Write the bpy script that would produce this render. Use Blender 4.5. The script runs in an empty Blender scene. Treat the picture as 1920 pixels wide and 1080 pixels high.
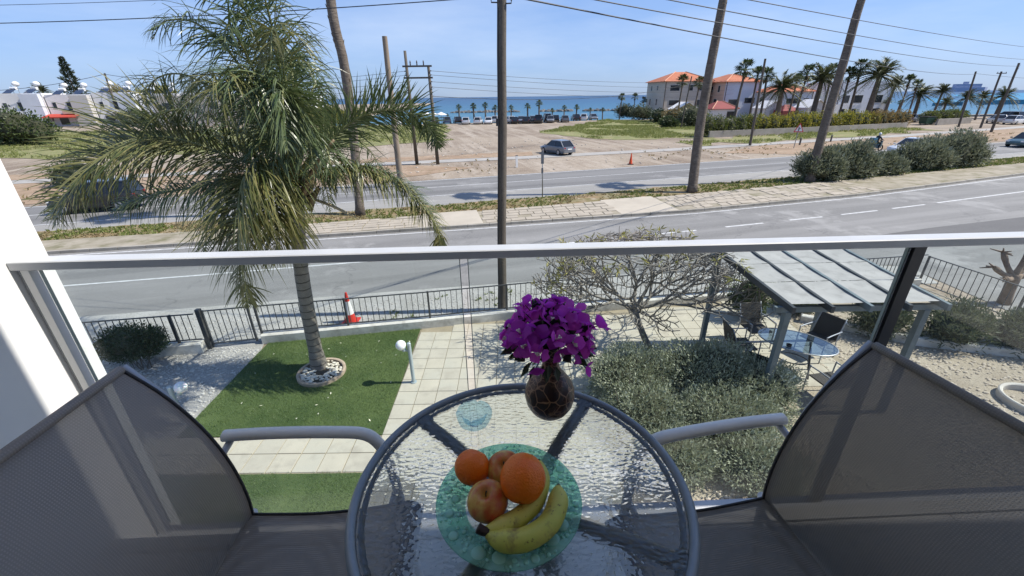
import bpy, math, random
from mathutils import Vector, Matrix, Quaternion, noise
R = math.radians
rnd = random.Random(11)
sc = bpy.context.scene
col = sc.collection

# ------------------------------------------------------------------ camera
cam_d = bpy.data.cameras.new('camera')
cam_d.sensor_width = 36.0
cam_d.lens = 36.0 * 790 / 1920
cam_d.clip_start = 0.02
cam_d.clip_end = 40000
cam = bpy.data.objects.new('camera', cam_d)
col.objects.link(cam)
PITCH, ROLL = math.atan(359 / 790), 0.0133
c_, s_ = math.cos(ROLL), math.sin(ROLL)
vr, vu = Vector((1, 0, 0)), Vector((0, math.sin(PITCH), math.cos(PITCH)))
ir, iu = vr * c_ - vu * s_, vr * s_ + vu * c_
iz = ir.cross(iu)
cam.matrix_world = Matrix(((ir.x, iu.x, iz.x, 0), (ir.y, iu.y, iz.y, 0), (ir.z, iu.z, iz.z, 5.5), (0, 0, 0, 1)))
sc.camera = cam

# ------------------------------------------------------------------ sky, sun, exposure
SUN = Vector((0.768, 0.015, 0.896)).normalized()
SUN_EL = math.asin(SUN.z)
world = bpy.data.worlds.new('World')
sc.world = world
world.use_nodes = True
wn = world.node_tree
bg = wn.nodes['Background']
sky = wn.nodes.new('ShaderNodeTexSky')
sky.sky_type = 'NISHITA'
sky.sun_disc = False
sky.sun_elevation = SUN_EL
sky.sun_rotation = math.atan2(SUN.x, SUN.y)
sky.altitude = 0
sky.air_density = 1.0
sky.dust_density = 0.5
sky.ozone_density = 8.0
# softer contrast between zenith and horizon, and a thin uneven veil of high cloud
gam = wn.nodes.new('ShaderNodeGamma')
gam.inputs['Gamma'].default_value = 0.48
tint = wn.nodes.new('ShaderNodeMix')
tint.data_type, tint.blend_type = 'RGBA', 'MULTIPLY'
tint.inputs['Factor'].default_value = 1.0
tint.inputs[7].default_value = (0.88, 1.08, 1.52, 1)
wco = wn.nodes.new('ShaderNodeTexCoord')
wmp = wn.nodes.new('ShaderNodeMapping')
wmp.inputs['Scale'].default_value = (1.0, 1.0, 5.0)
wnz = wn.nodes.new('ShaderNodeTexNoise')
wnz.inputs['Scale'].default_value = 1.7
wnz.inputs['Detail'].default_value = 6
wnz.inputs['Roughness'].default_value = 0.55
wrg = wn.nodes.new('ShaderNodeMapRange')
wrg.inputs['From Min'].default_value = 0.50
wrg.inputs['From Max'].default_value = 0.78
wrg.inputs['To Max'].default_value = 0.3
veil = wn.nodes.new('ShaderNodeMix')
veil.data_type = 'RGBA'
veil.inputs[7].default_value = (3.9, 4.2, 4.6, 1)
for a_, b_ in ((wco.outputs['Generated'], wmp.inputs['Vector']), (wmp.outputs['Vector'], wnz.inputs['Vector']), (wnz.outputs['Fac'], wrg.inputs['Value']),
               (sky.outputs['Color'], gam.inputs['Color']), (gam.outputs['Color'], tint.inputs[6]), (tint.outputs[2], veil.inputs[6]), (wrg.outputs[0], veil.inputs['Factor']), (veil.outputs[2], bg.inputs['Color'])):
    wn.links.new(a_, b_)
bg.inputs['Strength'].default_value = 0.142
sun_d = bpy.data.lights.new('sun', 'SUN')
sun_d.energy = 3.6
sun_d.angle = R(0.53)
sun_d.color = (1.0, 0.95, 0.87)
sun = bpy.data.objects.new('sun', sun_d)
col.objects.link(sun)
sun.rotation_euler = (-SUN).to_track_quat('-Z', 'Y').to_euler()
sc.view_settings.view_transform = 'Standard'
sc.view_settings.look = 'None'
sc.view_settings.gamma = 1
sc.view_settings.use_curve_mapping = False
sc.view_settings.exposure = 0.88
sc.cycles.use_denoising = True
sc.cycles.max_bounces = 10
sc.cycles.transparent_max_bounces = 24
sc.cycles.caustics_reflective = False
sc.cycles.caustics_refractive = False
sc.cycles.sample_clamp_indirect = 4

# ------------------------------------------------------------------ materials
MATS = {}
def newmat(name):
    m = bpy.data.materials.new(name)
    m.use_nodes = True
    nt = m.node_tree
    return m, nt, nt.nodes['Principled BSDF'], nt.nodes['Material Output']
def nd(nt, t, **kw):
    n = nt.nodes.new(t)
    for k, v in kw.items():
        if k[0] == 'i' and k[1:].isdigit():
            n.inputs[int(k[1:])].default_value = v
        else:
            setattr(n, k, v)
    return n
def c4(c):
    return (c[0], c[1], c[2], 1)
def coords(nt, mode='pos'):
    if mode == 'pos':
        return nt.nodes.new('ShaderNodeNewGeometry').outputs['Position']
    return nt.nodes.new('ShaderNodeTexCoord').outputs['Object']
def noise_fac(nt, co, scale, detail=4, rough=0.6, lo=0.35, hi=0.65, stretch=None):
    n = nd(nt, 'ShaderNodeTexNoise')
    n.inputs['Scale'].default_value = scale
    n.inputs['Detail'].default_value = detail
    n.inputs['Roughness'].default_value = rough
    if stretch:
        mp = nd(nt, 'ShaderNodeMapping')
        mp.inputs['Scale'].default_value = stretch
        nt.links.new(co, mp.inputs['Vector'])
        co = mp.outputs['Vector']
    nt.links.new(co, n.inputs['Vector'])
    r = nd(nt, 'ShaderNodeMapRange')
    r.inputs['From Min'].default_value = lo
    r.inputs['From Max'].default_value = hi
    nt.links.new(n.outputs['Fac'], r.inputs['Value'])
    return r.outputs['Result'], n.outputs['Fac']
def mixc(nt, fac, a, b):
    m = nd(nt, 'ShaderNodeMix', data_type='RGBA')
    if isinstance(fac, float):
        m.inputs['Factor'].default_value = fac
    else:
        nt.links.new(fac, m.inputs['Factor'])
    for v, s in ((a, 'A'), (b, 'B')):
        sock = [i for i in m.inputs if i.name == s and i.type == 'RGBA'][0]
        if isinstance(v, tuple):
            sock.default_value = c4(v)
        else:
            nt.links.new(v, sock)
    return [o for o in m.outputs if o.type == 'RGBA'][0]
def bump(nt, h, strength, dist=0.01):
    b = nd(nt, 'ShaderNodeBump')
    b.inputs['Strength'].default_value = strength
    b.inputs['Distance'].default_value = dist
    nt.links.new(h, b.inputs['Height'])
    return b.outputs['Normal']
def M(name, c1, c2=None, scale=3.0, rough=0.8, metal=0.0, bmp=0.0, bscale=None, bdist=0.01, mode='pos', spec=0.5,
      c3=None, scale3=None, stretch=None, coat=0.0):
    """plain surface: base colour with two scales of noise variation and fine relief"""
    if name in MATS:
        return MATS[name]
    m, nt, p, out = newmat(name)
    p.inputs['Roughness'].default_value = rough
    p.inputs['Metallic'].default_value = metal
    p.inputs['Specular IOR Level'].default_value = spec
    p.inputs['Coat Weight'].default_value = coat
    p.inputs['Base Color'].default_value = c4(c1)
    co = coords(nt, mode)
    if c2:
        f, raw = noise_fac(nt, co, scale, stretch=stretch)
        cc = mixc(nt, f, c1, c2)
        if c3:
            f3, _ = noise_fac(nt, co, scale3 or scale * 7, lo=0.5, hi=0.72)
            cc = mixc(nt, f3, cc, c3)
        nt.links.new(cc, p.inputs['Base Color'])
    if bmp:
        _, raw = noise_fac(nt, co, bscale or scale * 10, detail=5)
        nt.links.new(bump(nt, raw, bmp, bdist), p.inputs['Normal'])
    MATS[name] = m
    return m
def leafmat(name, ca, cb, trans=0.3, rough=0.5, tc=None):
    """foliage: each leaf its own tone, some light let through"""
    m, nt, p, out = newmat(name)
    ge = nt.nodes.new('ShaderNodeNewGeometry')
    cc = mixc(nt, ge.outputs['Random Per Island'], ca, cb)
    nt.links.new(cc, p.inputs['Base Color'])
    p.inputs['Roughness'].default_value = rough
    t = nd(nt, 'ShaderNodeBsdfTranslucent')
    if tc:
        t.inputs['Color'].default_value = c4(tc)
    else:
        nt.links.new(cc, t.inputs['Color'])
    mx = nd(nt, 'ShaderNodeMixShader')
    mx.inputs[0].default_value = trans
    nt.links.new(p.outputs[0], mx.inputs[1])
    nt.links.new(t.outputs[0], mx.inputs[2])
    nt.links.new(mx.outputs[0], out.inputs['Surface'])
    return m
def glassmat(name, tint, ior=1.45, rough=0.0, haze=0.0, hazecol=(0.7, 0.8, 0.8)):
    """thin clear pane: tinted see-through plus Fresnel reflection"""
    m, nt, p, out = newmat(name)
    tr = nd(nt, 'ShaderNodeBsdfTransparent')
    tr.inputs[0].default_value = c4(tint)
    gl = nd(nt, 'ShaderNodeBsdfGlossy')
    gl.inputs['Roughness'].default_value = rough
    lw = nd(nt, 'ShaderNodeLayerWeight')
    lw.inputs['Blend'].default_value = 0.5
    po = nd(nt, 'ShaderNodeMath', operation='POWER')
    po.inputs[1].default_value = 5
    nt.links.new(lw.outputs['Facing'], po.inputs[0])
    fr = nd(nt, 'ShaderNodeMath', operation='MULTIPLY_ADD')
    fr.inputs[1].default_value = 0.9
    fr.inputs[2].default_value = ((ior - 1) / (ior + 1)) ** 2
    nt.links.new(po.outputs[0], fr.inputs[0])
    mx = nd(nt, 'ShaderNodeMixShader')
    nt.links.new(fr.outputs[0], mx.inputs[0])
    src = tr
    if haze:
        df = nd(nt, 'ShaderNodeBsdfDiffuse')
        df.inputs[0].default_value = c4(hazecol)
        m2 = nd(nt, 'ShaderNodeMixShader')
        m2.inputs[0].default_value = haze
        nt.links.new(tr.outputs[0], m2.inputs[1])
        nt.links.new(df.outputs[0], m2.inputs[2])
        src = m2
    nt.links.new(src.outputs[0], mx.inputs[1])
    nt.links.new(gl.outputs[0], mx.inputs[2])
    nt.links.new(mx.outputs[0], out.inputs['Surface'])
    return m

# ------------------------------------------------------------------ mesh helpers
ORG = {}
def frame(t):
    t = t.normalized()
    a = Vector((0, 0, 1)) if abs(t.z) < 0.9 else Vector((1, 0, 0))
    u = t.cross(a).normalized()
    return u, u.cross(t).normalized()
class MB:
    def __init__(s):
        s.v, s.f = [], []
    def add(s, vs, fs):
        o = len(s.v)
        s.v += [tuple(v) for v in vs]
        s.f += [tuple(i + o for i in q) for q in fs]
        return s
    def box(s, c, d, rz=0.0, m=None):
        hx, hy, hz = d[0] / 2, d[1] / 2, d[2] / 2
        vs = [Vector((x, y, z)) for z in (-hz, hz) for x, y in ((-hx, -hy), (hx, -hy), (hx, hy), (-hx, hy))]
        q = m or Matrix.Rotation(rz, 3, 'Z')
        c = Vector(c)
        return s.add([q @ v + c for v in vs], [(3, 2, 1, 0), (4, 5, 6, 7), (0, 1, 5, 4), (1, 2, 6, 5), (2, 3, 7, 6), (3, 0, 4, 7)])
    def bar(s, a, b, w, h, up=(0, 0, 1)):
        a, b = Vector(a), Vector(b)
        t = (b - a)
        L = t.length
        t.normalize()
        u = t.cross(Vector(up))
        if u.length < 1e-4:
            u = t.cross(Vector((1, 0, 0)))
        u.normalize()
        n = u.cross(t)
        m = Matrix((t, -u, n)).transposed()
        return s.box((a + b) / 2, (L, w, h), m=m)
    def tube(s, pts, rad, n=8, caps=True, sq=1.0):
        pts = [Vector(p) for p in pts]
        k = len(pts)
        if not hasattr(rad, '__len__'):
            rad = [rad] * k
        vs, fs = [], []
        u = None
        for i, p in enumerate(pts):
            t = (pts[min(i + 1, k - 1)] - pts[max(i - 1, 0)])
            if t.length < 1e-9:
                t = Vector((0, 0, 1))
            t.normalize()
            if u is None:
                u, w = frame(t)
            else:
                u = (u - t * u.dot(t))
                if u.length < 1e-6:
                    u, w = frame(t)
                u.normalize()
                w = u.cross(t)
            for j in range(n):
                a = 2 * math.pi * j / n
                vs.append(p + (u * math.cos(a) + w * math.sin(a) * sq) * rad[i])
        for i in range(k - 1):
            for j in range(n):
                j2 = (j + 1) % n
                fs.append((i * n + j2, i * n + j, (i + 1) * n + j, (i + 1) * n + j2))
        if caps:
            fs.append(tuple(range(n)))
            fs.append(tuple((k - 1) * n + j for j in reversed(range(n))))
        return s.add(vs, fs)
    def lathe(s, prof, n=24, c=(0, 0, 0), wob=None):
        vs, fs = [], []
        k = len(prof)
        for i, (r, z) in enumerate(prof):
            for j in range(n):
                a = 2 * math.pi * j / n
                rr = r * (wob(a, z) if wob else 1)
                vs.append((c[0] + rr * math.cos(a), c[1] + rr * math.sin(a), c[2] + z))
        for i in range(k - 1):
            for j in range(n):
                j2 = (j + 1) % n
                fs.append((i * n + j, i * n + j2, (i + 1) * n + j2, (i + 1) * n + j))
        return s.add(vs, fs)
    def prism(s, poly, z0, z1):
        n = len(poly)
        zs0 = z0 if hasattr(z0, '__len__') else [z0] * n
        zs1 = z1 if hasattr(z1, '__len__') else [z1] * n
        vs = [(p[0], p[1], zs0[i]) for i, p in enumerate(poly)] + [(p[0], p[1], zs1[i]) for i, p in enumerate(poly)]
        fs = [tuple(reversed(range(n))), tuple(range(n, 2 * n))]
        fs += [(i, (i + 1) % n, n + (i + 1) % n, n + i) for i in range(n)]
        return s.add(vs, fs)
    def strip(s, A, B, z):
        n = len(A)
        vs = [(p[0], p[1], z) for p in A] + [(p[0], p[1], z) for p in B]
        return s.add(vs, [(i, i + 1, n + i + 1, n + i) for i in range(n - 1)])
    def blob(s, c, r, seed=0, amp=0.25, fr=1.5, sub=2, flat=None):
        vs, fs = ICO[sub]
        c = Vector(c)
        o = []
        for v in vs:
            d = 1 + amp * noise.noise(v * fr + Vector((seed * 7.3, seed * 1.7, seed * 3.1)))
            p = Vector((v.x * r[0] * d, v.y * r[1] * d, v.z * r[2] * d))
            if flat is not None and p.z < flat:
                p.z = flat
            o.append(c + p)
        return s.add(o, fs)
    def build(s, name, mat, parent=None, smooth=False, label=None, auto=None):
        me = bpy.data.meshes.new(name)
        o_ = ORG.get(parent.name, Vector()) if parent else Vector()
        me.from_pydata([(v[0] - o_.x, v[1] - o_.y, v[2] - o_.z) for v in s.v], [], s.f)
        if smooth:
            me.polygons.foreach_set('use_smooth', [True] * len(me.polygons))
        me.validate()
        me.update()
        if mat:
            me.materials.append(mat)
        ob = bpy.data.objects.new(name, me)
        col.objects.link(ob)
        if parent:
            ob.parent = parent
            ORG[ob.name] = o_
        else:
            ORG[ob.name] = Vector()
        if smooth and auto:
            me.set_sharp_from_angle(angle=R(auto))
        if label:
            ob['label'] = label
        return ob
def ico(sub):
    t = (1 + 5 ** 0.5) / 2
    vs = [Vector(v).normalized() for v in ((-1, t, 0), (1, t, 0), (-1, -t, 0), (1, -t, 0), (0, -1, t), (0, 1, t), (0, -1, -t), (0, 1, -t), (t, 0, -1), (t, 0, 1), (-t, 0, -1), (-t, 0, 1))]
    fs = [(0, 11, 5), (0, 5, 1), (0, 1, 7), (0, 7, 10), (0, 10, 11), (1, 5, 9), (5, 11, 4), (11, 10, 2), (10, 7, 6), (7, 1, 8), (3, 9, 4), (3, 4, 2), (3, 2, 6), (3, 6, 8), (3, 8, 9), (4, 9, 5), (2, 4, 11), (6, 2, 10), (8, 6, 7), (9, 8, 1)]
    for _ in range(sub):
        mid, nf = {}, []
        def m_(a, b):
            k = (min(a, b), max(a, b))
            if k not in mid:
                mid[k] = len(vs)
                vs.append((vs[a] + vs[b]).normalized())
            return mid[k]
        for a, b, c in fs:
            x, y, z = m_(a, b), m_(b, c), m_(c, a)
            nf += [(a, x, z), (b, y, x), (c, z, y), (x, y, z)]
        fs = nf
    return vs, fs
ICO = {i: ico(i) for i in range(4)}
def thing(name, label, cat, loc=(0, 0, 0), group=None, rz=0.0):
    o = bpy.data.objects.new(name, None)
    col.objects.link(o)
    o.location = loc
    o.rotation_euler = (0, 0, rz)
    ORG[o.name] = Vector(loc)
    o['label'] = label
    o['category'] = cat
    if group:
        o['group'] = group
    return o
def local_thing(name, label, cat, loc=(0, 0, 0), group=None, rz=0.0):
    """a thing whose parts are written in its own coordinates"""
    o = thing(name, label, cat, loc, group, rz)
    ORG[o.name] = Vector()
    return o
def tag(o, label, cat, group=None):
    o['label'] = label
    o['category'] = cat
    if group:
        o['group'] = group
    return o
def kind(o, k):
    o['kind'] = k
    return o
def copy_tree(o, loc=None, rz=None, label=None, scale=None, parent=None):
    c = o.copy()
    col.objects.link(c)
    if parent is not None:
        c.parent = parent
    for ch in o.children:
        copy_tree(ch, parent=c)
    if loc is not None:
        c.location = loc
    if rz is not None:
        c.rotation_euler = (0, 0, rz)
    if scale:
        c.scale = (scale,) * 3 if not hasattr(scale, '__len__') else scale
    if label:
        c['label'] = label
    return c
def bez(pts, n):
    """smooth curve through the points"""
    P = [Vector(p) for p in pts]
    P = [P[0] * 2 - P[1]] + P + [P[-1] * 2 - P[-2]]
    out = []
    seg = len(P) - 3
    for i in range(n + 1):
        t = i / n * seg
        k = min(int(t), seg - 1)
        u = t - k
        a, b, c, d = P[k:k + 4]
        out.append(0.5 * ((2 * b) + (c - a) * u + (2 * a - 5 * b + 4 * c - d) * u * u + (3 * b - a - 3 * c + d) * u ** 3))
    return out
def rvec(r=rnd):
    while True:
        v = Vector((r.uniform(-1, 1), r.uniform(-1, 1), r.uniform(-1, 1)))
        if 0.05 < v.length < 1:
            return v.normalized()
def leafquad(mb, p, d, L, w, up=None, fold=0.0):
    """a pointed leaf of two triangles pairs"""
    d = d.normalized()
    u = d.cross(up if up else rvec())
    if u.length < 1e-3:
        u = d.orthogonal()
    u.normalize()
    n = u.cross(d)
    m = p + d * L * 0.45
    mb.add([p, m + u * w - n * fold, p + d * L, m - u * w - n * fold], [(0, 1, 2, 3)])
ORDW = ['first', 'second', 'third', 'fourth', 'fifth', 'sixth', 'seventh', 'eighth', 'ninth', 'tenth', 'eleventh', 'twelfth', 'thirteenth', 'fourteenth', 'fifteenth', 'sixteenth', 'seventeenth', 'eighteenth', 'nineteenth', 'twentieth', 'twenty-first', 'twenty-second', 'twenty-third', 'twenty-fourth', 'twenty-fifth', 'twenty-sixth', 'twenty-seventh', 'twenty-eighth']
def interp(poly, x):
    for (x0, y0), (x1, y1) in zip(poly, poly[1:]):
        if x0 <= x <= x1:
            return y0 + (y1 - y0) * (x - x0) / (x1 - x0)
    return poly[0][1] if x < poly[0][0] else poly[-1][1]

# shared materials
m_white = M('white_render', (0.80, 0.80, 0.78), (0.74, 0.74, 0.725), 2.5, 0.85, bmp=0.25, bscale=160, bdist=0.002, c3=(0.68, 0.675, 0.65), scale3=4.5)
m_alu = M('grey_metal', (0.38, 0.40, 0.44), (0.33, 0.35, 0.39), 6, 0.42, metal=0.35, mode='obj')
m_dark = M('dark_metal', (0.03, 0.03, 0.033), (0.05, 0.05, 0.05), 8, 0.5, mode='obj')
m_rubber = M('black_rubber', (0.018, 0.018, 0.018), None, rough=0.8)
m_chrome = M('bright_metal', (0.6, 0.6, 0.6), None, rough=0.25, metal=1.0)

# ================================================================== GROUND, ROADS, SEA
def road_mat(name, c1, c2, c3, crack=True):
    m, nt, p, out = newmat(name)
    co = coords(nt)
    f, _ = noise_fac(nt, co, 0.35, detail=6, stretch=(0.35, 1.3, 1))
    c = mixc(nt, f, c1, c2)
    # wheel tracks and old patches drawn out along the road
    mp = nd(nt, 'ShaderNodeMapping', vector_type='TEXTURE')
    mp.inputs['Rotation'].default_value = (0, 0, R(16.5))
    nt.links.new(co, mp.inputs['Vector'])
    fs, _ = noise_fac(nt, mp.outputs['Vector'], 0.9, detail=4, lo=0.42, hi=0.68, stretch=(0.03, 1.0, 1))
    c = mixc(nt, fs, c, tuple(v * 0.72 for v in c1))
    fp_, _ = noise_fac(nt, co, 0.23, detail=8, rough=0.7, lo=0.56, hi=0.62)
    c = mixc(nt, fp_, c, tuple(v * 1.12 for v in c2))
    f2, raw = noise_fac(nt, co, 60, detail=3, lo=0.45, hi=0.75)
    c = mixc(nt, f2, c, c3)
    vo = nd(nt, 'ShaderNodeTexVoronoi', feature='DISTANCE_TO_EDGE')
    vo.inputs['Scale'].default_value = 0.16
    dn = nd(nt, 'ShaderNodeTexNoise')
    dn.inputs['Scale'].default_value = 1.2
    dn.inputs['Detail'].default_value = 5
    nt.links.new(co, dn.inputs['Vector'])
    ad = nd(nt, 'ShaderNodeVectorMath', operation='MULTIPLY_ADD')
    ad.inputs[1].default_value = (2.5, 2.5, 0)
    nt.links.new(dn.outputs['Color'], ad.inputs[0])
    nt.links.new(co, ad.inputs[2])
    nt.links.new(ad.outputs[0], vo.inputs['Vector'])
    r = nd(nt, 'ShaderNodeMapRange')
    r.inputs['From Min'].default_value = 0.0
    r.inputs['From Max'].default_value = 0.006
    r.inputs['To Min'].default_value = 0.4 if crack else 0.0
    r.inputs['To Max'].default_value = 0.0
    nt.links.new(vo.outputs['Distance'], r.inputs['Value'])
    c = mixc(nt, r.outputs[0], c, (0.05, 0.05, 0.05))
    nt.links.new(c, p.inputs['Base Color'])
    p.inputs['Roughness'].default_value = 0.85
    nt.links.new(bump(nt, raw, 0.25, 0.004), p.inputs['Normal'])
    return m
m_road = road_mat('worn_asphalt', (0.172, 0.168, 0.158), (0.228, 0.222, 0.21), (0.285, 0.277, 0.26))
m_main = road_mat('main_asphalt', (0.145, 0.142, 0.136), (0.195, 0.19, 0.182), (0.23, 0.225, 0.215), False)
m_should = road_mat('shoulder_asphalt', (0.24, 0.235, 0.22), (0.30, 0.29, 0.265), (0.36, 0.34, 0.30), False)
m_patch = road_mat('new_asphalt', (0.085, 0.083, 0.08), (0.12, 0.117, 0.112), (0.155, 0.15, 0.145), False)
m_sand, nt, p, out = newmat('sandy_earth')
co = coords(nt)
f, _ = noise_fac(nt, co, 0.09, detail=8, rough=0.62, lo=0.42, hi=0.60)
c = mixc(nt, f, (0.295, 0.24, 0.178), (0.18, 0.135, 0.095))
mp = nd(nt, 'ShaderNodeMapping', vector_type='TEXTURE')
mp.inputs['Rotation'].default_value = (0, 0, R(14))
nt.links.new(co, mp.inputs['Vector'])
f, _ = noise_fac(nt, mp.outputs['Vector'], 0.75, detail=5, lo=0.47, hi=0.66, stretch=(1.0, 0.06, 1))
c = mixc(nt, f, c, (0.35, 0.295, 0.232))
f, _ = noise_fac(nt, co, 0.9, detail=8, rough=0.7, lo=0.52, hi=0.68)
c = mixc(nt, f, c, (0.20, 0.155, 0.11))
f, _ = noise_fac(nt, co, 6.0, detail=4, lo=0.55, hi=0.75)
c = mixc(nt, f, c, (0.44, 0.38, 0.31))
nt.links.new(c, p.inputs['Base Color'])
p.inputs['Roughness'].default_value = 0.95
_, raw = noise_fac(nt, co, 2.2, detail=7)
nt.links.new(bump(nt, raw, 0.8, 0.09), p.inputs['Normal'])
m_soil = M('brown_soil', (0.26, 0.175, 0.11), (0.34, 0.25, 0.17), 0.5, 0.95, bmp=0.8, bscale=4, bdist=0.05, c3=(0.19, 0.14, 0.075), scale3=1.6)
m_path = M('pale_asphalt_path', (0.36, 0.34, 0.31), (0.30, 0.285, 0.26), 0.7, 0.9, bmp=0.2, bscale=40)
m_grassg = M('field_grass_ground', (0.15, 0.165, 0.05), (0.21, 0.205, 0.08), 0.35, 0.95, bmp=0.8, bscale=6, bdist=0.06, c3=(0.30, 0.24, 0.13), scale3=0.8)
m_vergeg = M('verge_ground', (0.12, 0.12, 0.035), (0.25, 0.17, 0.09), 0.9, 0.95, bmp=0.8, bscale=10, bdist=0.04, c3=(0.33, 0.27, 0.19), scale3=2.2)
m_paint = M('worn_white_paint', (0.62, 0.62, 0.60), (0.42, 0.42, 0.41), 5, 0.7)
m_gravelp = M('pale_gravel', (0.42, 0.41, 0.38), (0.33, 0.32, 0.29), 1.2, 0.95, bmp=1.0, bscale=38, bdist=0.02, c3=(0.17, 0.165, 0.15), scale3=26)

g_ = MB()
nx, ny = 160, 60
coast = lambda x: 124 + 0.06 * x + 2.5 * math.sin(x * 0.05) + max(0.0, min(400.0, (-50 - x) * 12))
vs = []
for j in range(ny + 1):
    for i in range(nx + 1):
        x = -420 + 840 * i / nx
        y = -25 + (coast(x) + 25) * j / ny
        cy = coast(x)
        vs.append((x, y, -0.012 if y < cy - 16 else -0.012 - (y - cy + 16) / 16 * 1.1))
g_.add(vs, [(j * (nx + 1) + i, j * (nx + 1) + i + 1, (j + 1) * (nx + 1) + i + 1, (j + 1) * (nx + 1) + i) for j in range(ny) for i in range(nx)])
kind(g_.build('ground', m_sand), 'structure')

m, nt, p, out = newmat('sea_water')
co = coords(nt)
sp = nd(nt, 'ShaderNodeSeparateXYZ')
nt.links.new(co, sp.inputs[0])
rp = nd(nt, 'ShaderNodeValToRGB')
mr = nd(nt, 'ShaderNodeMapRange')
mr.inputs['From Min'].default_value = 118
mr.inputs['From Max'].default_value = 1500
nt.links.new(sp.outputs['Y'], mr.inputs['Value'])
nz, _ = noise_fac(nt, co, 0.006, detail=3, lo=0.3, hi=0.7, stretch=(0.4, 2, 1))
ma = nd(nt, 'ShaderNodeMath', operation='MULTIPLY_ADD')
ma.inputs[1].default_value = 0.10
nt.links.new(nz, ma.inputs[0])
nt.links.new(mr.outputs[0], ma.inputs[2])
nt.links.new(ma.outputs[0], rp.inputs['Fac'])
e = rp.color_ramp.elements
e[0].position, e[0].color = 0.0, (0.10, 0.215, 0.255, 1)
e[1].position, e[1].color = 1.0, (0.010, 0.05, 0.115, 1)
k = rp.color_ramp.elements.new(0.09)
k.color = (0.035, 0.13, 0.20, 1)
k = rp.color_ramp.elements.new(0.3)
k.color = (0.016, 0.08, 0.155, 1)
nt.links.new(rp.outputs['Color'], p.inputs['Base Color'])
p.inputs['Roughness'].default_value = 0.35
p.inputs['Specular IOR Level'].default_value = 0.35
_, raw = noise_fac(nt, co, 0.8, detail=5, stretch=(0.35, 1, 1))
nt.links.new(bump(nt, raw, 0.6, 0.35), p.inputs['Normal'])
s_ = MB()
s_.add([(-16000, 110, -0.9), (16000, 110, -0.9), (16000, 16000, -0.9), (-16000, 16000, -0.9)], [(0, 1, 2, 3)])
kind(s_.build('sea', m), 'structure')

# --- the roads: polylines in metres, left to right
KERB = [(-60, 6.5), (-18.47, 15.9), (-8.56, 17.66), (-2.42, 18.84), (5.88, 20.5), (9.32, 21.2), (20, 24.3), (36.4, 30.3), (75, 45)]
WALK = [(-60, 8.3), (-19.7, 17.5), (-9.31, 19.5), (-2.94, 21.1), (6.12, 23.6), (9.8, 24.6), (20, 27.9), (41.6, 35.0), (80, 49.5)]
VERG = [(-60, 9.3), (-20.7, 19.2), (-10.15, 21.6), (-2.89, 23.4), (1.96, 24.9), (8, 26.6), (20, 30.3), (45, 38.4), (82, 51)]
MAIN_N = [(x, 27.15 + 0.297 * x) for x in (-60, -20.7, -10.15, -2.89, 1.96, 8, 20, 45, 85)]
MAIN_F = [(x, 33.2 + 0.312 * x) for x in (-62, -22, -11, -3.5, 1.5, 8, 20, 47, 90)]
PATH_N = [(-62, 25), (-22, 36.3), (-4.85, 40.7), (2.24, 42.4), (17.3, 46.9), (34.9, 53.1), (52.9, 59.3), (81, 70.5), (120, 87)]
PATH_F = [(x - 0.5, y + 1.9) for x, y in PATH_N]
EDGE = [(-60, 1.0), (-14, 10.0), (-11.85, 10.4), (-8.65, 10.9), (-4.5, 11.6), (0.7, 12.5), (7, 13.3), (13.2, 13.6), (13.6, 13.0)]
def jag(A, n, amp, seed):
    """resample a polyline with an uneven edge"""
    o = []
    for i in range(n + 1):
        x = A[0][0] + (A[-1][0] - A[0][0]) * i / n
        o.append((x, interp(A, x) + amp * noise.noise(Vector((x * 0.9, seed, 0)))  + amp * 0.6 * noise.noise(Vector((x * 3.1, seed + 5, 0)))))
    return o
near = MB()
near.strip(EDGE + [(30, 13)], KERB + [(76, 45.5)], 0.004)
near.add([(13.4, 2, 0.004), (60, 2, 0.004), (78, 45.4, 0.004), (29.9, 13, 0.004), (13.6, 13.0, 0.004)], [(0, 1, 2, 3, 4)])
kind(near.build('near_road', m_road), 'structure')
mk = MB()
def line(mb, pts, w, z):
    for a, b in zip(pts, pts[1:]):
        a, b = Vector((a[0], a[1], 0)), Vector((b[0], b[1], 0))
        n = Vector((-(b - a).y, (b - a).x, 0)).normalized() * w / 2
        mb.add([(a - n)[:2] + (z,), (b - n)[:2] + (z,), (b + n)[:2] + (z,), (a + n)[:2] + (z,)], [(0, 1, 2, 3)])
off = [(x, y - 0.32) for x, y in KERB]
line(mk, off, 0.10, 0.010)
line(mk, [(-40, 7.0), (-14.67, 12.74), (-10.7, 13.52), (-4.57, 14.8), (0.5, 16.0), (4.0, 16.9)], 0.11, 0.010)
for a, b in (((6.2, 17.5), (8.2, 18.0)), ((9.7, 18.45), (11.7, 19.0)), ((13.19, 19.44), (15.1, 19.95)), ((16.26, 20.3), (18.6, 21.0)), ((19.65, 21.35), (22.0, 22.1)), ((22.98, 22.45), (30.31, 24.9)), ((30.31, 24.9), (60, 36))):
    line(mk, [a, b], 0.12, 0.010)
o = mk.build('road_marking', m_paint)
kind(o, 'structure')
pt = MB()
pt.add([(13.2, 15.9, 0.008), (17.0, 15.5, 0.008), (22, 15.9, 0.008), (42, 18.5, 0.008), (44, 24.6, 0.008), (24.5, 19.5, 0.008), (18.5, 17.9, 0.008), (15.2, 16.9, 0.008)], [(0, 1, 2, 3, 4, 5, 6, 7)])
kind(pt.build('asphalt_patch', m_patch), 'structure')
pt = MB()
pt.add([(9.8, 15.7, 0.008), (11.0, 15.1, 0.008), (12.9, 15.3, 0.008), (13.0, 15.85, 0.008), (11.6, 15.75, 0.008)], [(0, 1, 2, 3, 4)])
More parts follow.
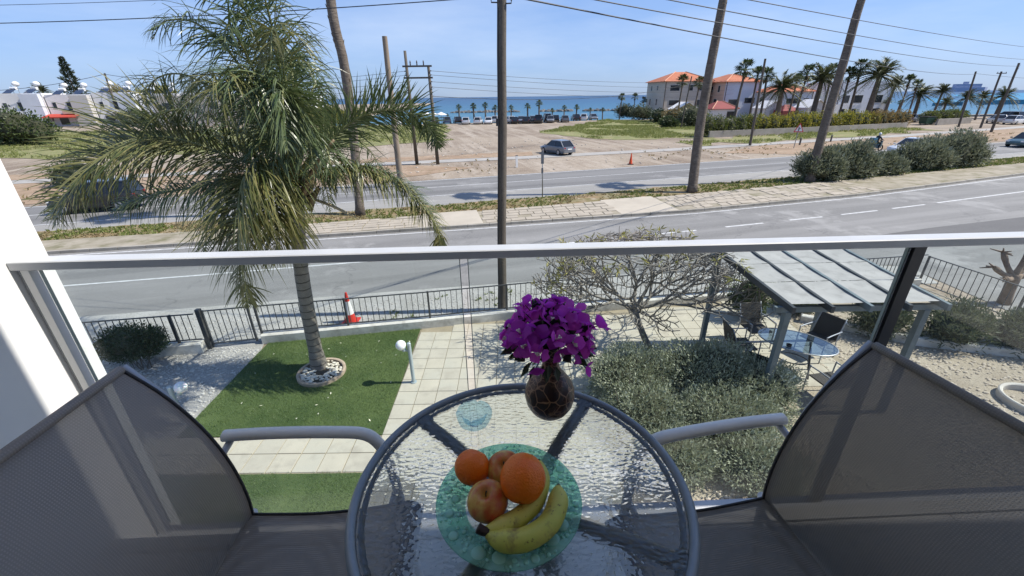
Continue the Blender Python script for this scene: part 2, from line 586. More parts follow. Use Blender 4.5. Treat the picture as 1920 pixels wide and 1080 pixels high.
kind(pt.build('asphalt_repair', road_mat('repair_asphalt', (0.10, 0.10, 0.10), (0.16, 0.16, 0.16), (0.22, 0.22, 0.22), False)), 'structure')

main = MB()
main.strip(MAIN_N, MAIN_F, 0.004)
kind(main.build('main_road', m_main), 'structure')
sh = MB()
sh.strip(VERG, MAIN_N, 0.0)
kind(sh.build('road_shoulder', m_should), 'structure')
mm = MB()
line(mm, [(x, y + 0.12) for x, y in MAIN_N], 0.12, 0.010)
line(mm, [(x, y - 0.25) for x, y in MAIN_F], 0.12, 0.010)
MID = [(a[0], (a[1] + interp(MAIN_F, a[0])) / 2) for a in MAIN_N]
line(mm, MID, 0.10, 0.010)
kind(mm.build('main_road_marking', m_paint), 'structure')
fp = MB()
fp.strip(PATH_N, PATH_F, 0.016)
kind(fp.build('footpath', m_path), 'structure')
so = MB()
A = jag([(x, y + 0.9) for x, y in MAIN_F], 160, 0.55, 1)
B = jag([(x, interp(PATH_N, x) - 0.1) for x, _ in MAIN_F], 160, 0.25, 2)
def taper(A_, B_, lo, hi):
    o1, o2 = [], []
    for k in range(lo, hi):
        w_ = min(1.0, (k - lo + 0.02) / 7, (hi - 1 - k + 0.02) / 7)
        m_ = (A_[k][1] + B_[k][1]) / 2
        o1.append((A_[k][0], m_ + (A_[k][1] - m_) * w_))
        o2.append((B_[k][0], m_ + (B_[k][1] - m_) * w_))
    so.strip(o1, o2, 0.006)
taper(A, B, 0, 63)
taper(A, B, 88, 161)
so.strip(jag([(x, y + 0.2) for x, y in PATH_F], 160, 0.3, 3)[:58], jag([(x, y + 3.6) for x, y in PATH_F], 160, 2.2, 4)[:58], 0.006)
kind(so.build('soil_verge', m_soil), 'structure')

# --- kerb and paved walk beyond the near road
m_kerb = M('kerb_concrete', (0.36, 0.33, 0.28), (0.25, 0.23, 0.19), 1.5, 0.9, bmp=0.4, bscale=20)
m_walk = M('walk_bed', (0.34, 0.30, 0.23), (0.23, 0.20, 0.14), 1.1, 0.95, bmp=0.6, bscale=16, c3=(0.14, 0.13, 0.06), scale3=1.3)
m_paver = M('cream_paver', (0.40, 0.35, 0.275), (0.32, 0.28, 0.22), 1.3, 0.85, bmp=0.3, bscale=22, c3=(0.36, 0.31, 0.24), scale3=3.0)
m_ramp = M('cream_concrete', (0.45, 0.40, 0.32), (0.39, 0.345, 0.275), 0.8, 0.85, bmp=0.2, bscale=20)
wk = MB()
n = len(KERB)
for i in range(n - 1):
    wk.prism([(KERB[i][0], KERB[i][1] + 0.16), (KERB[i + 1][0], KERB[i + 1][1] + 0.16), WALK[i + 1], WALK[i]], 0.0, 0.115)
walk = kind(wk.build('pavement', m_walk), 'structure')
kb = 0
x = -22.0
while x < 46:
    L = 0.98
    a, b = (x, interp(KERB, x)), (x + L, interp(KERB, x + L))
    k = MB()
    dz = rnd.uniform(-0.008, 0.008)
    k.prism([a, b, (b[0], b[1] + 0.155), (a[0], a[1] + 0.155)], 0.0, 0.125 + dz)
    k.build('kerb_stone', m_kerb, walk)
    x += 1.0
RAMPS = ((-4.0, -1.3), (5.5, 8.6))
cnt = 0
for row in range(5):
    x = -11.0 + rnd.uniform(0, 0.4)
    while x < 22:
        w = rnd.uniform(0.42, 0.75)
        t0, t1 = row / 5 + 0.012, (row + 1) / 5 - 0.012
        def P(xx, t):
            y0, y1 = interp(KERB, xx) + 0.2, interp(WALK, xx)
            return (xx + t * -0.25, y0 + (y1 - y0) * t)
        xm = x + w / 2
        skip = any(a - 0.2 < xm < b + 0.2 for a, b in RAMPS) or (rnd.random() < 0.05) or (x > 13 and rnd.random() < 0.35)
        if not skip and cnt < 235:
            q = MB()
            j = lambda: rnd.uniform(-0.018, 0.018)
            h = 0.135 + rnd.uniform(-0.007, 0.012)
            poly = [P(x + 0.022 + j(), t0), P(x + w - 0.022 + j(), t0), P(x + w - 0.022 + j(), t1), P(x + 0.022 + j(), t1)]
            q.prism(poly, 0.10, [h, h + rnd.uniform(-0.006, 0.006), h, h])
            q.build('paver', m_paver, walk)
            cnt += 1
        x += w
for a, b in RAMPS:
    q = MB()
    ya, yb = interp(KERB, a) + 0.17, interp(KERB, b) + 0.17
    q.prism([(a, ya), (b, yb), (b - 0.5, interp(WALK, b - 0.5) + 0.25), (a - 0.5, interp(WALK, a - 0.5) + 0.25)], 0.0, [0.119, 0.119, 0.15, 0.15])
    q.build('concrete_slab', m_ramp, walk)

# --- verge between the walk and the main road
vg = MB()
A = jag([(x, y + 0.04) for x, y in WALK], 200, 0.10, 7)
B = jag([(x, interp(VERG, x) + 0.25) for x, _ in WALK], 200, 0.5, 8)
vg.strip(A, B, 0.05)
kind(vg.build('verge', m_vergeg), 'structure')
m_gb = leafmat('grass_blades', (0.10, 0.145, 0.025), (0.22, 0.24, 0.06), 0.35, 0.6)
m_gdry = leafmat('dry_grass_blades', (0.20, 0.16, 0.07), (0.36, 0.28, 0.14), 0.3, 0.7)
def tufts(name, mat, spots, h, w, per=4, r=rnd):
    mb = MB()
    for (x, y, z) in spots:
        hh = h * r.uniform(0.5, 1.3)
        for k in range(per):
            a = r.uniform(0, 6.28)
            d = Vector((math.cos(a) * 0.6, math.sin(a) * 0.6, r.uniform(0.6, 1.2))).normalized()
            leafquad(mb, Vector((x + r.uniform(-w, w) * 2, y + r.uniform(-w, w) * 2, z)), d, hh, w)
    o = mb.build(name, mat)
    return kind(o, 'stuff')
sp_g, sp_d = [], []
for i in range(5200):
    x = rnd.uniform(-22, 48)
    t = rnd.random()
    y0, y1 = interp(WALK, x), interp(VERG, x)
    y = y0 + (y1 - y0) * t
    k = noise.noise(Vector((x * 0.35, y * 0.5, 3)))
    if k > -0.05 or x > 12:
        sp_g.append((x, y, 0.04))
    elif k > -0.4:
        sp_d.append((x, y, 0.04))
tufts('verge_grass', m_gb, sp_g, 0.15, 0.022, 5)
tufts('dry_verge_grass', m_gdry, sp_d, 0.11, 0.02, 5)

# --- fields
def field(name, poly, z, amp, mat, seed):
    pts = []
    n = len(poly)
    for i in range(n):
        a, b = Vector(poly[i]), Vector(poly[(i + 1) % n])
        k = max(2, int((b - a).length / 1.5))
        for j in range(k):
            p_ = a + (b - a) * j / k
            d = Vector((noise.noise(Vector((p_.x * 0.25, p_.y * 0.25, seed))), noise.noise(Vector((p_.x * 0.25, p_.y * 0.25, seed + 9))))) * amp
            pts.append((p_.x + d.x, p_.y + d.y * 2))
    mb = MB()
    mb.add([(x, y, z) for x, y in pts], [tuple(range(len(pts)))])
    kind(mb.build(name, mat), 'structure')
    return pts
def inside(p, poly):
    c = False
    n = len(poly)
    for i in range(n):
        (x0, y0), (x1, y1) = poly[i], poly[i - 1]
        if (y0 > p[1]) != (y1 > p[1]) and p[0] < (x1 - x0) * (p[1] - y0) / (y1 - y0) + x0:
            c = not c
    return c
F1 = [(4.5, 74), (14, 92), (24, 112), (31, 104), (40, 96), (38, 80), (29.5, 68), (28, 62), (20, 60.5), (14, 59.5), (9, 66)]
F2 = [(22, 51.6), (38, 57), (52, 62.5), (66, 69), (66, 73.5), (43, 66), (27.5, 60), (21, 56)]
F3 = [(-8.5, 62), (-14, 98), (-36, 100), (-75, 92), (-96, 92), (-84, 74), (-66, 54), (-57, 46.5), (-40, 48), (-22, 53.5)]
F4 = [(-90, 62), (-135, 90), (-140, 104), (-108, 98), (-92, 78)]
m_field = leafmat('field_grass', (0.15, 0.185, 0.04), (0.29, 0.30, 0.10), 0.4, 0.6)
pf = []
for i, f in enumerate((F1, F2, F3, F4)):
    q = field('grass_field', f, 0.02 + 0.001 * i, 1.6, m_grassg, i * 3 + 1)
    xs, ys = [p_[0] for p_ in q], [p_[1] for p_ in q]
    for k in range((19000, 7000, 17000, 4000)[i]):
        x, y = rnd.uniform(min(xs), max(xs)), rnd.uniform(min(ys), max(ys))
        if inside((x, y), q) and noise.noise(Vector((x * 0.16, y * 0.16, 2))) > (-0.12 if i != 2 else -0.3):
            pf.append((x, y, 0.0))
tufts('field_grass_tufts', m_field, pf, 0.36, 0.032, 4)
wsp = []
for i in range(900):
    x = rnd.uniform(-40, 70)
    y = interp(MAIN_F, x) + rnd.uniform(1.0, 9)
    if not -1 < x < 12 and noise.noise(Vector((x * 0.3, y * 0.5, 7))) > 0.0:
        wsp.append((x, y, 0))
tufts('dry_roadside_weeds', m_gdry, wsp, 0.22, 0.04, 4)
# loose stones on the bare earth
st = MB()
for i in range(420):
    x = rnd.uniform(-30, 45)
    y = interp(MAIN_F, x) + rnd.uniform(0.6, 30)
    s = rnd.uniform(0.03, 0.10)
    st.blob((x, y, s * 0.3), (s * 1.3, s, s * 0.7), seed=i, sub=0)
kind(st.build('loose_stones', M('pale_stone', (0.5, 0.46, 0.4), (0.4, 0.36, 0.3), 3, 0.9)), 'stuff')
# ================================================================== THE BALCONY
YAW = 0.037
def bl(x, y, z):
    """balcony coordinates (x along the rail) to the world"""
    return (x * math.cos(YAW) - y * math.sin(YAW), x * math.sin(YAW) + y * math.cos(YAW), z)
FL = 4.02
def bbox(mb, x0, x1, y0, y1, z0, z1):
    return mb.prism([bl(x0, y0, 0), bl(x1, y0, 0), bl(x1, y1, 0), bl(x0, y1, 0)], z0, z1)
m_floor = M('balcony_tiles', (0.58, 0.57, 0.545), (0.52, 0.51, 0.49), 3, 0.4, bmp=0.1, bscale=40, bdist=0.002)
m_floort = M('balcony_edge_tile', (0.50, 0.49, 0.46), (0.44, 0.43, 0.40), 3, 0.5, bmp=0.1, bscale=50, bdist=0.002)
apt = thing('apartment_building', 'white rendered balcony end wall rising at the left edge', 'building', bl(-1.6, 0, 0))
w = MB()
bbox(w, -1.72, -1.455, -0.9, 1.352, 2.6, 6.75)
w.build('side_wall', m_white, apt)
w = MB()
bbox(w, -1.44, 5.4, -0.9, 1.095, FL - 0.22, FL - 0.0125)
w.build('floor_slab', m_white, apt)
w = MB()
w.prism([bl(-1.9, -0.9, 0), bl(5.6, -0.9, 0), bl(5.6, 0.92, 0), bl(-1.9, 1.178, 0)], 6.76, 6.98)
w.build('ceiling_slab', m_white, apt)
w = MB()
bbox(w, -1.44, -0.75, -1.1, -0.91, FL, 6.75)
bbox(w, 1.15, 5.4, -1.1, -0.91, FL, 6.75)
bbox(w, -0.75, 1.15, -1.1, -0.91, FL + 2.25, 6.75)
w.build('rear_wall', m_white, apt)
w = MB()
bbox(w, -1.9, 5.6, -1.1, -0.1, 0, FL - 0.23)
w.build('ground_floor_wall', m_white, apt)
w = MB()
bbox(w, -0.74, 1.14, -1.02, -1.0, FL, FL + 2.24)
w.build('door_glass', M('dark_window', (0.02, 0.025, 0.03), None, rough=0.05), apt)
w = MB()
bbox(w, -1.44, 5.39, 1.045, 1.098, FL - 0.012, FL + 0.006)
w.build('floor_edge', m_floort, apt)
for i in range(-3, 12):
    for j in range(-2, 3):
        x0, y0 = i * 0.452 - 0.1, j * 0.452 - 0.14
        y1 = min(y0 + 0.448, 1.04)
        xl = max(x0, -1.44)
        if y0 < 1.0 and x0 + 0.448 > xl + 0.02:
            w = MB()
            bbox(w, xl, x0 + 0.448, y0, y1, FL - 0.012, FL)
            w.build('floor_tile', m_floor, apt)

# --- glass railing
rail = thing('balcony_railing', 'grey metal handrail over clear glass panels across the balcony', 'railing', bl(0, 1.26, 3.9))
m_rail = M('rail_paint', (0.52, 0.53, 0.54), (0.47, 0.48, 0.49), 5, 0.4, metal=0.0, mode='obj')
RY = 1.255
h = MB()
pr = []
for sx in (-1.452, 3.9):
    pr.append([bl(sx, RY + dy, z) for dy, z in ((-0.027, 5.046), (-0.027, 5.068), (-0.024, 5.071), (0.024, 5.071), (0.027, 5.068), (0.027, 5.046), (0.024, 5.043), (-0.024, 5.043))])
h.add(pr[0] + pr[1], [(i, (i + 1) % 8, 8 + (i + 1) % 8, 8 + i) for i in range(8)] + [tuple(range(8))[::-1], tuple(range(8, 16))])
h.build('handrail', m_rail, rail)
m_pane = glassmat('clear_glass', (0.935, 0.965, 0.955), 1.27)
m_paneedge = M('glass_edge', (0.30, 0.36, 0.34), None, rough=0.15)
for a, b in ((-1.395, -0.118), (-0.092, 1.345), (1.40, 2.7), (2.73, 3.85)):
    q = MB()
    bbox(q, a, b, RY - 0.004, RY + 0.004, 3.9, 5.042)
    po = q.build('glass_panel', m_pane, rail)
    for xx in (a, b):
        q = MB()
        bbox(q, xx - 0.0012, xx + 0.0012, RY - 0.005, RY + 0.005, 3.9, 5.042)
        q.build('panel_edge', m_paneedge, po)
m_postd = M('post_dark', (0.008, 0.008, 0.009), None, rough=0.35)
for xx, mt in ((-1.428, M('wall_post_lit', (0.66, 0.66, 0.655), None, rough=0.5)), (1.375, m_postd), (3.88, m_rail)):  # wall post's sunlit look is put into its pale colour
    q = MB()
    if xx < 0:
        bbox(q, xx - 0.012, xx + 0.012, RY - 0.014, RY + 0.012, 3.80, 5.043)
    else:
        bbox(q, xx - 0.020, xx + 0.020, RY - 0.016, RY + 0.016, 3.80, 5.043)
    pst = q.build('post', mt, rail)
    q = MB()
    bbox(q, xx - 0.028, xx - 0.0215, RY - 0.008, RY + 0.008, 3.80, 5.0425)
    q.build('glazing_bead', m_chrome if xx > 0 else m_rail, pst)
q = MB()
bbox(q, -1.44, 3.9, 1.098, RY + 0.02, 3.80, 3.86)
q.build('fixing_channel', m_rail, rail)

# --- round table
TX, TY, TZ, TR = 0.0134, 0.647, 4.74, 0.358
tbl = thing('bistro_table', 'round table with blue-grey metal rim and hammered glass top', 'table', (TX, TY, FL))
m_tbl = M('table_metal', (0.235, 0.27, 0.295), (0.285, 0.315, 0.335), 9, 0.42, metal=0.15, mode='obj', bmp=0.08, bscale=60, bdist=0.002)
q = MB()
prof = []
for k in range(14):
    a = 2 * math.pi * k / 14
    prof.append((TR - 0.0105 + 0.0105 * math.cos(a), TZ - 0.010 + 0.014 * math.sin(a)))
prof.append(prof[0])
q.lathe(prof, 96, (TX, TY, 0))
q.lathe([(TR - 0.024, TZ - 0.013), (TR - 0.036, TZ - 0.013), (TR - 0.036, TZ - 0.016), (TR - 0.024, TZ - 0.016)], 96, (TX, TY, 0))
q.build('rim', m_tbl, tbl, smooth=True)
m, nt, p, out = newmat('hammered_glass')
co = coords(nt, 'obj')
mp = nd(nt, 'ShaderNodeMapping')
mp.inputs['Scale'].default_value = (1, 1.7, 1)
nt.links.new(co, mp.inputs['Vector'])
nz = nd(nt, 'ShaderNodeTexNoise')
nz.inputs['Scale'].default_value = 40
nz.inputs['Detail'].default_value = 1
nt.links.new(mp.outputs[0], nz.inputs['Vector'])
ad = nd(nt, 'ShaderNodeVectorMath', operation='MULTIPLY_ADD')
ad.inputs[1].default_value = (0.02, 0.02, 0)
nt.links.new(nz.outputs['Color'], ad.inputs[0])
nt.links.new(mp.outputs[0], ad.inputs[2])
vo = nd(nt, 'ShaderNodeTexVoronoi', feature='SMOOTH_F1')
vo.inputs['Scale'].default_value = 72
vo.inputs['Smoothness'].default_value = 0.45
nt.links.new(ad.outputs[0], vo.inputs['Vector'])
nrm = bump(nt, vo.outputs['Distance'], 0.85, 0.0055)
rf = nd(nt, 'ShaderNodeBsdfRefraction')
rf.inputs['IOR'].default_value = 1.28
rf.inputs['Roughness'].default_value = 0.02
rf.inputs['Color'].default_value = (0.95, 0.98, 0.98, 1)
gl = nd(nt, 'ShaderNodeBsdfGlossy')
gl.inputs['Roughness'].default_value = 0.03
tr = nd(nt, 'ShaderNodeBsdfTransparent')
tr.inputs[0].default_value = (0.93, 0.97, 0.97, 1)
nt.links.new(nrm, rf.inputs['Normal'])
nt.links.new(nrm, gl.inputs['Normal'])
fr = nd(nt, 'ShaderNodeFresnel')
fr.inputs['IOR'].default_value = 1.5
nt.links.new(nrm, fr.inputs['Normal'])
m1 = nd(nt, 'ShaderNodeMixShader')
m1.inputs[0].default_value = 0.25
nt.links.new(rf.outputs[0], m1.inputs[1])
nt.links.new(tr.outputs[0], m1.inputs[2])
m2 = nd(nt, 'ShaderNodeMixShader')
nt.links.new(fr.outputs[0], m2.inputs[0])
fz = nd(nt, 'ShaderNodeBsdfDiffuse')
fz.inputs['Color'].default_value = (0.72, 0.76, 0.78, 1)
nt.links.new(nrm, fz.inputs['Normal'])
m3 = nd(nt, 'ShaderNodeMixShader')
m3.inputs[0].default_value = 0.05
nt.links.new(m1.outputs[0], m3.inputs[1])
nt.links.new(fz.outputs[0], m3.inputs[2])
nt.links.new(m3.outputs[0], m2.inputs[1])
nt.links.new(gl.outputs[0], m2.inputs[2])
nt.links.new(m2.outputs[0], out.inputs['Surface'])
q = MB()
q.add([(TX + (TR - 0.02) * math.cos(2 * math.pi * k / 96), TY + (TR - 0.02) * math.sin(2 * math.pi * k / 96), TZ - 0.003) for k in range(96)], [tuple(range(96))])
q.build('glass_top', m, tbl)
for ax, ay in ((-0.237, 0.867, 4.720)[:2], (0.216, 0.952, 4.720)[:2], (0.313, 0.481, 4.720)[:2], (-0.098, 0.447, 4.720)[:2]):
    d = Vector((ax - TX, ay - TY, 0)).normalized()
    B_ = Vector((TX, TY, 0))
    q = MB()
    pts = [B_ + d * 0.335 + Vector((0, 0, 4.718)), B_ + d * 0.20 + Vector((0, 0, 4.706)), B_ + d * 0.09 + Vector((0, 0, 4.66)), B_ + d * 0.07 + Vector((0, 0, 4.45)), B_ + d * 0.13 + Vector((0, 0, 4.2)), B_ + d * 0.27 + Vector((0, 0, FL + 0.016))]
    q.tube(bez(pts, 22), 0.0175, 12)
    lg = q.build('leg', m_tbl, tbl, smooth=True, auto=50)
    q = MB()
    q.box(B_ + d * 0.33 + Vector((0, 0, 4.724)), (0.03, 0.036, 0.018), rz=math.atan2(d.y, d.x))
    q.build('bracket', m_tbl, lg)
    q = MB()
    q.tube([B_ + d * 0.245 + Vector((0, 0, 4.715)), B_ + d * 0.245 + Vector((0, 0, 4.728))], 0.006, 8)
    q.build('bolt', m_dark, lg)
q = MB()
q.lathe([(0.085 + 0.008 * math.cos(2 * math.pi * k / 8), 4.46 + 0.008 * math.sin(2 * math.pi * k / 8)) for k in range(9)], 32, (TX, TY, 0))
q.build('brace_ring', m_tbl, tbl, smooth=True)

# --- mesh-fabric chairs
def fabric(name, ca, cb, open_):
    m, nt, p, out = newmat(name)
    co = coords(nt, 'obj')
    fs = []
    for ax in ('Y', 'Z'):
        wv = nd(nt, 'ShaderNodeTexWave', wave_type='BANDS', bands_direction=ax)
        wv.inputs['Scale'].default_value = 62 if ax == 'Y' else 80
        wv.inputs['Distortion'].default_value = 0.3
        nt.links.new(co, wv.inputs['Vector'])
        fs.append(wv.outputs['Fac'])
    mu = nd(nt, 'ShaderNodeMath', operation='MULTIPLY')
    nt.links.new(fs[0], mu.inputs[0])
    nt.links.new(fs[1], mu.inputs[1])
    f, _ = noise_fac(nt, co, 5, lo=0.3, hi=0.7)
    c = mixc(nt, mu.outputs[0], ca, cb)
    c = mixc(nt, f, c, tuple(v * 1.25 for v in ca))
    nt.links.new(c, p.inputs['Base Color'])
    p.inputs['Roughness'].default_value = 0.55
    p.inputs['Specular IOR Level'].default_value = 0.4
    nt.links.new(bump(nt, mu.outputs[0], 0.35, 0.001), p.inputs['Normal'])
    tr = nd(nt, 'ShaderNodeBsdfTransparent')
    mx = nd(nt, 'ShaderNodeMixShader')
    mr = nd(nt, 'ShaderNodeMapRange')
    mr.inputs['To Min'].default_value = 1 - open_ * 1.6
    mr.inputs['To Max'].default_value = 1 - open_ * 0.2
    nt.links.new(mu.outputs[0], mr.inputs['Value'])
    nt.links.new(mr.outputs[0], mx.inputs[0])
    nt.links.new(tr.outputs[0], mx.inputs[1])
    nt.links.new(p.outputs[0], mx.inputs[2])
    nt.links.new(mx.outputs[0], out.inputs['Surface'])
    return m
m_fab = fabric('grey_mesh_fabric', (0.25, 0.21, 0.175), (0.40, 0.345, 0.295), 0.04)
m_fab2 = fabric('taupe_mesh_fabric', (0.185, 0.16, 0.13), (0.305, 0.268, 0.225), 0.04)
m_arm = M('chair_paint', (0.88, 0.845, 0.79), (0.83, 0.795, 0.745), 5, 0.32, metal=0.0, mode='obj')
m_pipe = M('fabric_piping', (0.045, 0.043, 0.045), None, rough=0.7)
BACK = [(0.005, 0.40), (0.012, 0.50), (0.002, 0.62), (-0.03, 0.74), (-0.085, 0.85), (-0.145, 0.93)]
SEAT = [(-0.005, 0.43), (0.06, 0.425), (0.2, 0.422), (0.36, 0.438), (0.44, 0.455), (0.475, 0.44)]
def make_chair(label, loc, rz, fab):
    t = local_thing('balcony_chair', label, 'chair', loc, None, rz)
    W = 0.268
    for nm, prof in (('backrest', BACK), ('seat', SEAT)):
        pts = bez([(a, 0, b) for a, b in prof], 18)
        q = MB()
        ny = 14
        vs = []
        for i, p_ in enumerate(pts):
            for j in range(ny + 1):
                u = -1 + 2 * j / ny
                wd = W * (1 - 0.06 * (i / 18) ** 3 if nm == 'backrest' else 1)
                sag = 0.020 * (1 - u * u)
                vs.append((p_.x - (sag if nm == 'backrest' else 0), u * wd, p_.z - (sag if nm == 'seat' else 0)))
        q.add(vs, [(i * (ny + 1) + j, i * (ny + 1) + j + 1, (i + 1) * (ny + 1) + j + 1, (i + 1) * (ny + 1) + j) for i in range(18) for j in range(ny)])
        o = q.build(nm, fab, t, smooth=True)
        for s in (-1, 1):
            q = MB()
            q.tube([(p_.x, s * W * (1 - 0.06 * (i / 18) ** 3 if nm == 'backrest' else 1), p_.z) for i, p_ in enumerate(pts)], 0.0042, 6)
            q.build('edge_piping', m_pipe, o, smooth=True)
        q = MB()
        e = pts[-1]
        wd = W * (0.94 if nm == 'backrest' else 1)
        q.tube([(e.x, wd * (-1 + 2 * j / 8), e.z) for j in range(9)], 0.010, 8)
        q.build('edge_bar', fab if nm == 'backrest' else m_pipe, o, smooth=True)
    for s in (-1, 1):
        ya = s * 0.318
        q = MB()
        pts = [(-0.03, ya, 0.668), (0.1, ya, 0.672), (0.26, ya, 0.668), (0.345, ya, 0.655), (0.385, ya, 0.60)]
        q.tube(bez(pts, 20), 0.018, 12, sq=0.8)
        q.build('armrest', m_arm, t, smooth=True, auto=50)
        q = MB()
        q.tube(bez([(0.385, ya, 0.60), (0.40, ya, 0.45), (0.425, ya, 0.0)], 10), 0.0135, 10)
        q.build('leg', m_arm, t, smooth=True, auto=50)
        q = MB()
        q.tube(bez([(0.0, s * (W + 0.012), 0.42), (-0.02, s * (W + 0.02), 0.36), (-0.05, s * (W + 0.03), 0.2), (-0.11, s * (W + 0.035), 0.0)], 12), 0.0125, 10)
        q.build('leg', m_arm, t, smooth=True, auto=50)
        q = MB()
        q.tube([(x - 0.012, s * W, z - 0.004) for x, z in BACK], 0.010, 8)
        q.tube([(x, s * W, z - 0.014) for x, z in SEAT], 0.010, 8)
        q.tube([(0.39, ya, 0.43), (0.39, s * W, 0.43)], 0.009, 8)
        q.tube([(-0.015, ya, 0.655), (-0.02, s * W, 0.64)], 0.009, 8)
        q.build('side_frame', m_alu, t, smooth=True, auto=50)
    for x, z in ((0.40, 0.40), (-0.02, 0.34)):
        q = MB()
        hw_ = 0.318 if x > 0 else 0.285
        q.tube([(x, -hw_, z), (x, hw_, z)], 0.010, 8)
        q.build('cross_bar', m_alu, t, smooth=True, auto=50)
    return t
make_chair('grey mesh-fabric armchair beside the white wall at left of the table', (-0.732, 0.545, FL), R(1.5), m_fab)
make_chair('taupe mesh-fabric armchair at right of the glass table', (0.761, 0.580, FL), R(189.5), m_fab2)

# --- vase and bougainvillea
VX, VY = 0.093, 0.872
m, nt, p, out = newmat('crackled_glaze')
co = coords(nt, 'obj')
dn = nd(nt, 'ShaderNodeTexNoise')
dn.inputs['Scale'].default_value = 30
nt.links.new(co, dn.inputs['Vector'])
ad = nd(nt, 'ShaderNodeVectorMath', operation='MULTIPLY_ADD')
ad.inputs[1].default_value = (0.018, 0.018, 0.018)
nt.links.new(dn.outputs['Color'], ad.inputs[0])
nt.links.new(co, ad.inputs[2])
fa = []
for s_, wd in ((34, 0.06), (75, 0.09)):
    vo = nd(nt, 'ShaderNodeTexVoronoi', feature='DISTANCE_TO_EDGE')
    vo.inputs['Scale'].default_value = s_
    nt.links.new(ad.outputs[0], vo.inputs['Vector'])
    r = nd(nt, 'ShaderNodeMapRange')
    r.inputs['From Max'].default_value = wd
    r.inputs['To Min'].default_value = 1
    r.inputs['To Max'].default_value = 0
    nt.links.new(vo.outputs['Distance'], r.inputs['Value'])
    fa.append(r.outputs[0])
f, _ = noise_fac(nt, co, 14, lo=0.45, hi=0.6)
mu = nd(nt, 'ShaderNodeMath', operation='MULTIPLY')
nt.links.new(fa[1], mu.inputs[0])
nt.links.new(f, mu.inputs[1])
mxm = nd(nt, 'ShaderNodeMath', operation='MAXIMUM')
nt.links.new(fa[0], mxm.inputs[0])
nt.links.new(mu.outputs[0], mxm.inputs[1])
base = mixc(nt, f, (0.028, 0.012, 0.008), (0.085, 0.024, 0.012))
nt.links.new(mixc(nt, mxm.outputs[0], base, (0.42, 0.25, 0.14)), p.inputs['Base Color'])
p.inputs['Roughness'].default_value = 0.32
nt.links.new(bump(nt, mxm.outputs[0], 0.4, 0.001), p.inputs['Normal'])
vase = MB()
prof = [(0.0, 0.0), (0.026, 0.0), (0.034, 0.004), (0.048, 0.018), (0.059, 0.038), (0.0635, 0.060), (0.062, 0.080), (0.054, 0.102), (0.041, 0.120), (0.029, 0.134), (0.022, 0.148), (0.0195, 0.168), (0.020, 0.19), (0.0235, 0.208), (0.026, 0.212), (0.024, 0.214), (0.019, 0.20), (0.016, 0.17)]
vase.lathe(prof, 40)
vo_ = vase.build('vase', m, None, smooth=True)
vo_.location = (VX, VY, TZ + 0.001)
tag(vo_, 'round dark crackle-glazed vase on the glass table', 'vase')
bq = thing('bougainvillea_bouquet', 'bunch of purple bougainvillea flowers standing in the dark vase', 'flowers', (VX, VY, TZ + 0.2))
m, nt, p, out = newmat('bougainvillea_bract')
ge = nt.nodes.new('ShaderNodeNewGeometry')
co = coords(nt, 'obj')
oi = nt.nodes.new('ShaderNodeObjectInfo')
cc = mixc(nt, oi.outputs['Random'], (0.32, 0.016, 0.42), (0.98, 0.16, 0.76))
cc = mixc(nt, ge.outputs['Random Per Island'], cc, (0.55, 0.06, 0.60))
nt.links.new(cc, p.inputs['Base Color'])
p.inputs['Roughness'].default_value = 0.6
_, raw = noise_fac(nt, co, 160)
nt.links.new(bump(nt, raw, 0.4, 0.002), p.inputs['Normal'])
tl = nd(nt, 'ShaderNodeBsdfTranslucent')
nt.links.new(mixc(nt, 0.35, cc, (0.75, 0.05, 0.70)), tl.inputs['Color'])
mx = nd(nt, 'ShaderNodeMixShader')
mx.inputs[0].default_value = 0.55
nt.links.new(p.outputs[0], mx.inputs[1])
nt.links.new(tl.outputs[0], mx.inputs[2])
nt.links.new(mx.outputs[0], out.inputs['Surface'])
m_bract = m
m_fstem = M('woody_stem', (0.03, 0.035, 0.015), None, rough=0.8)
m_fleaf = leafmat('bougainvillea_leaf', (0.02, 0.035, 0.012), (0.04, 0.06, 0.02), 0.2, 0.4)
m_fcore = M('flower_tube', (0.75, 0.68, 0.55), None, rough=0.6)
def bract(mb, base, ax, out_, L, Wd, curl):
    side = ax.cross(out_).normalized()
    rows = []
    for i in range(6):
        t = i / 5
        wd = Wd * (0.28, 0.82, 1.0, 0.86, 0.45, 0.0)[i]
        ang = 0.30 + curl * t
        c = base + ax * (L * t * math.cos(ang)) + out_ * (L * t * math.sin(ang) + 0.002)
        rf = fr_.uniform(-0.22, 0.22)
        rows.append([c - side * wd + out_ * wd * (0.35 + rf) + ax * wd * fr_.uniform(-0.2, 0.2), c, c + side * wd + out_ * wd * (0.35 - rf) + ax * wd * fr_.uniform(-0.2, 0.2)])
    vs, fs = [], []
    for r in rows:
        vs += r
    for i in range(5):
        for j in range(2):
            fs.append((i * 3 + j, i * 3 + j + 1, i * 3 + 4 + j, i * 3 + 3 + j))
    mb.add(vs, fs)
fr_ = random.Random(5)
BC = Vector((0.086, 0.872, 4.985))
placed = []
tries = 0
while len(placed) < 58 and tries < 6000:
    tries += 1
    v = rvec(fr_)
    v.z = abs(v.z) * 0.9 - 0.32
    v.normalize()
    k = fr_.uniform(0.62, 1.0)
    c = BC + Vector((v.x * 0.101 * k, v.y * 0.094 * k, v.z * 0.072 * k + 0.002))
    if v.z < -0.3 and abs(v.x) < 0.45:
        continue
    if all((c - q_).length > 0.0235 for q_ in placed):
        placed.append(c)
placed += [Vector(q_) for q_ in ((0.108, 0.900, 5.053), (0.174, 0.840, 4.905), (0.031, 0.900, 5.046), (0.199, 0.860, 5.008), (0.054, 0.820, 4.921))]
stems = MB()
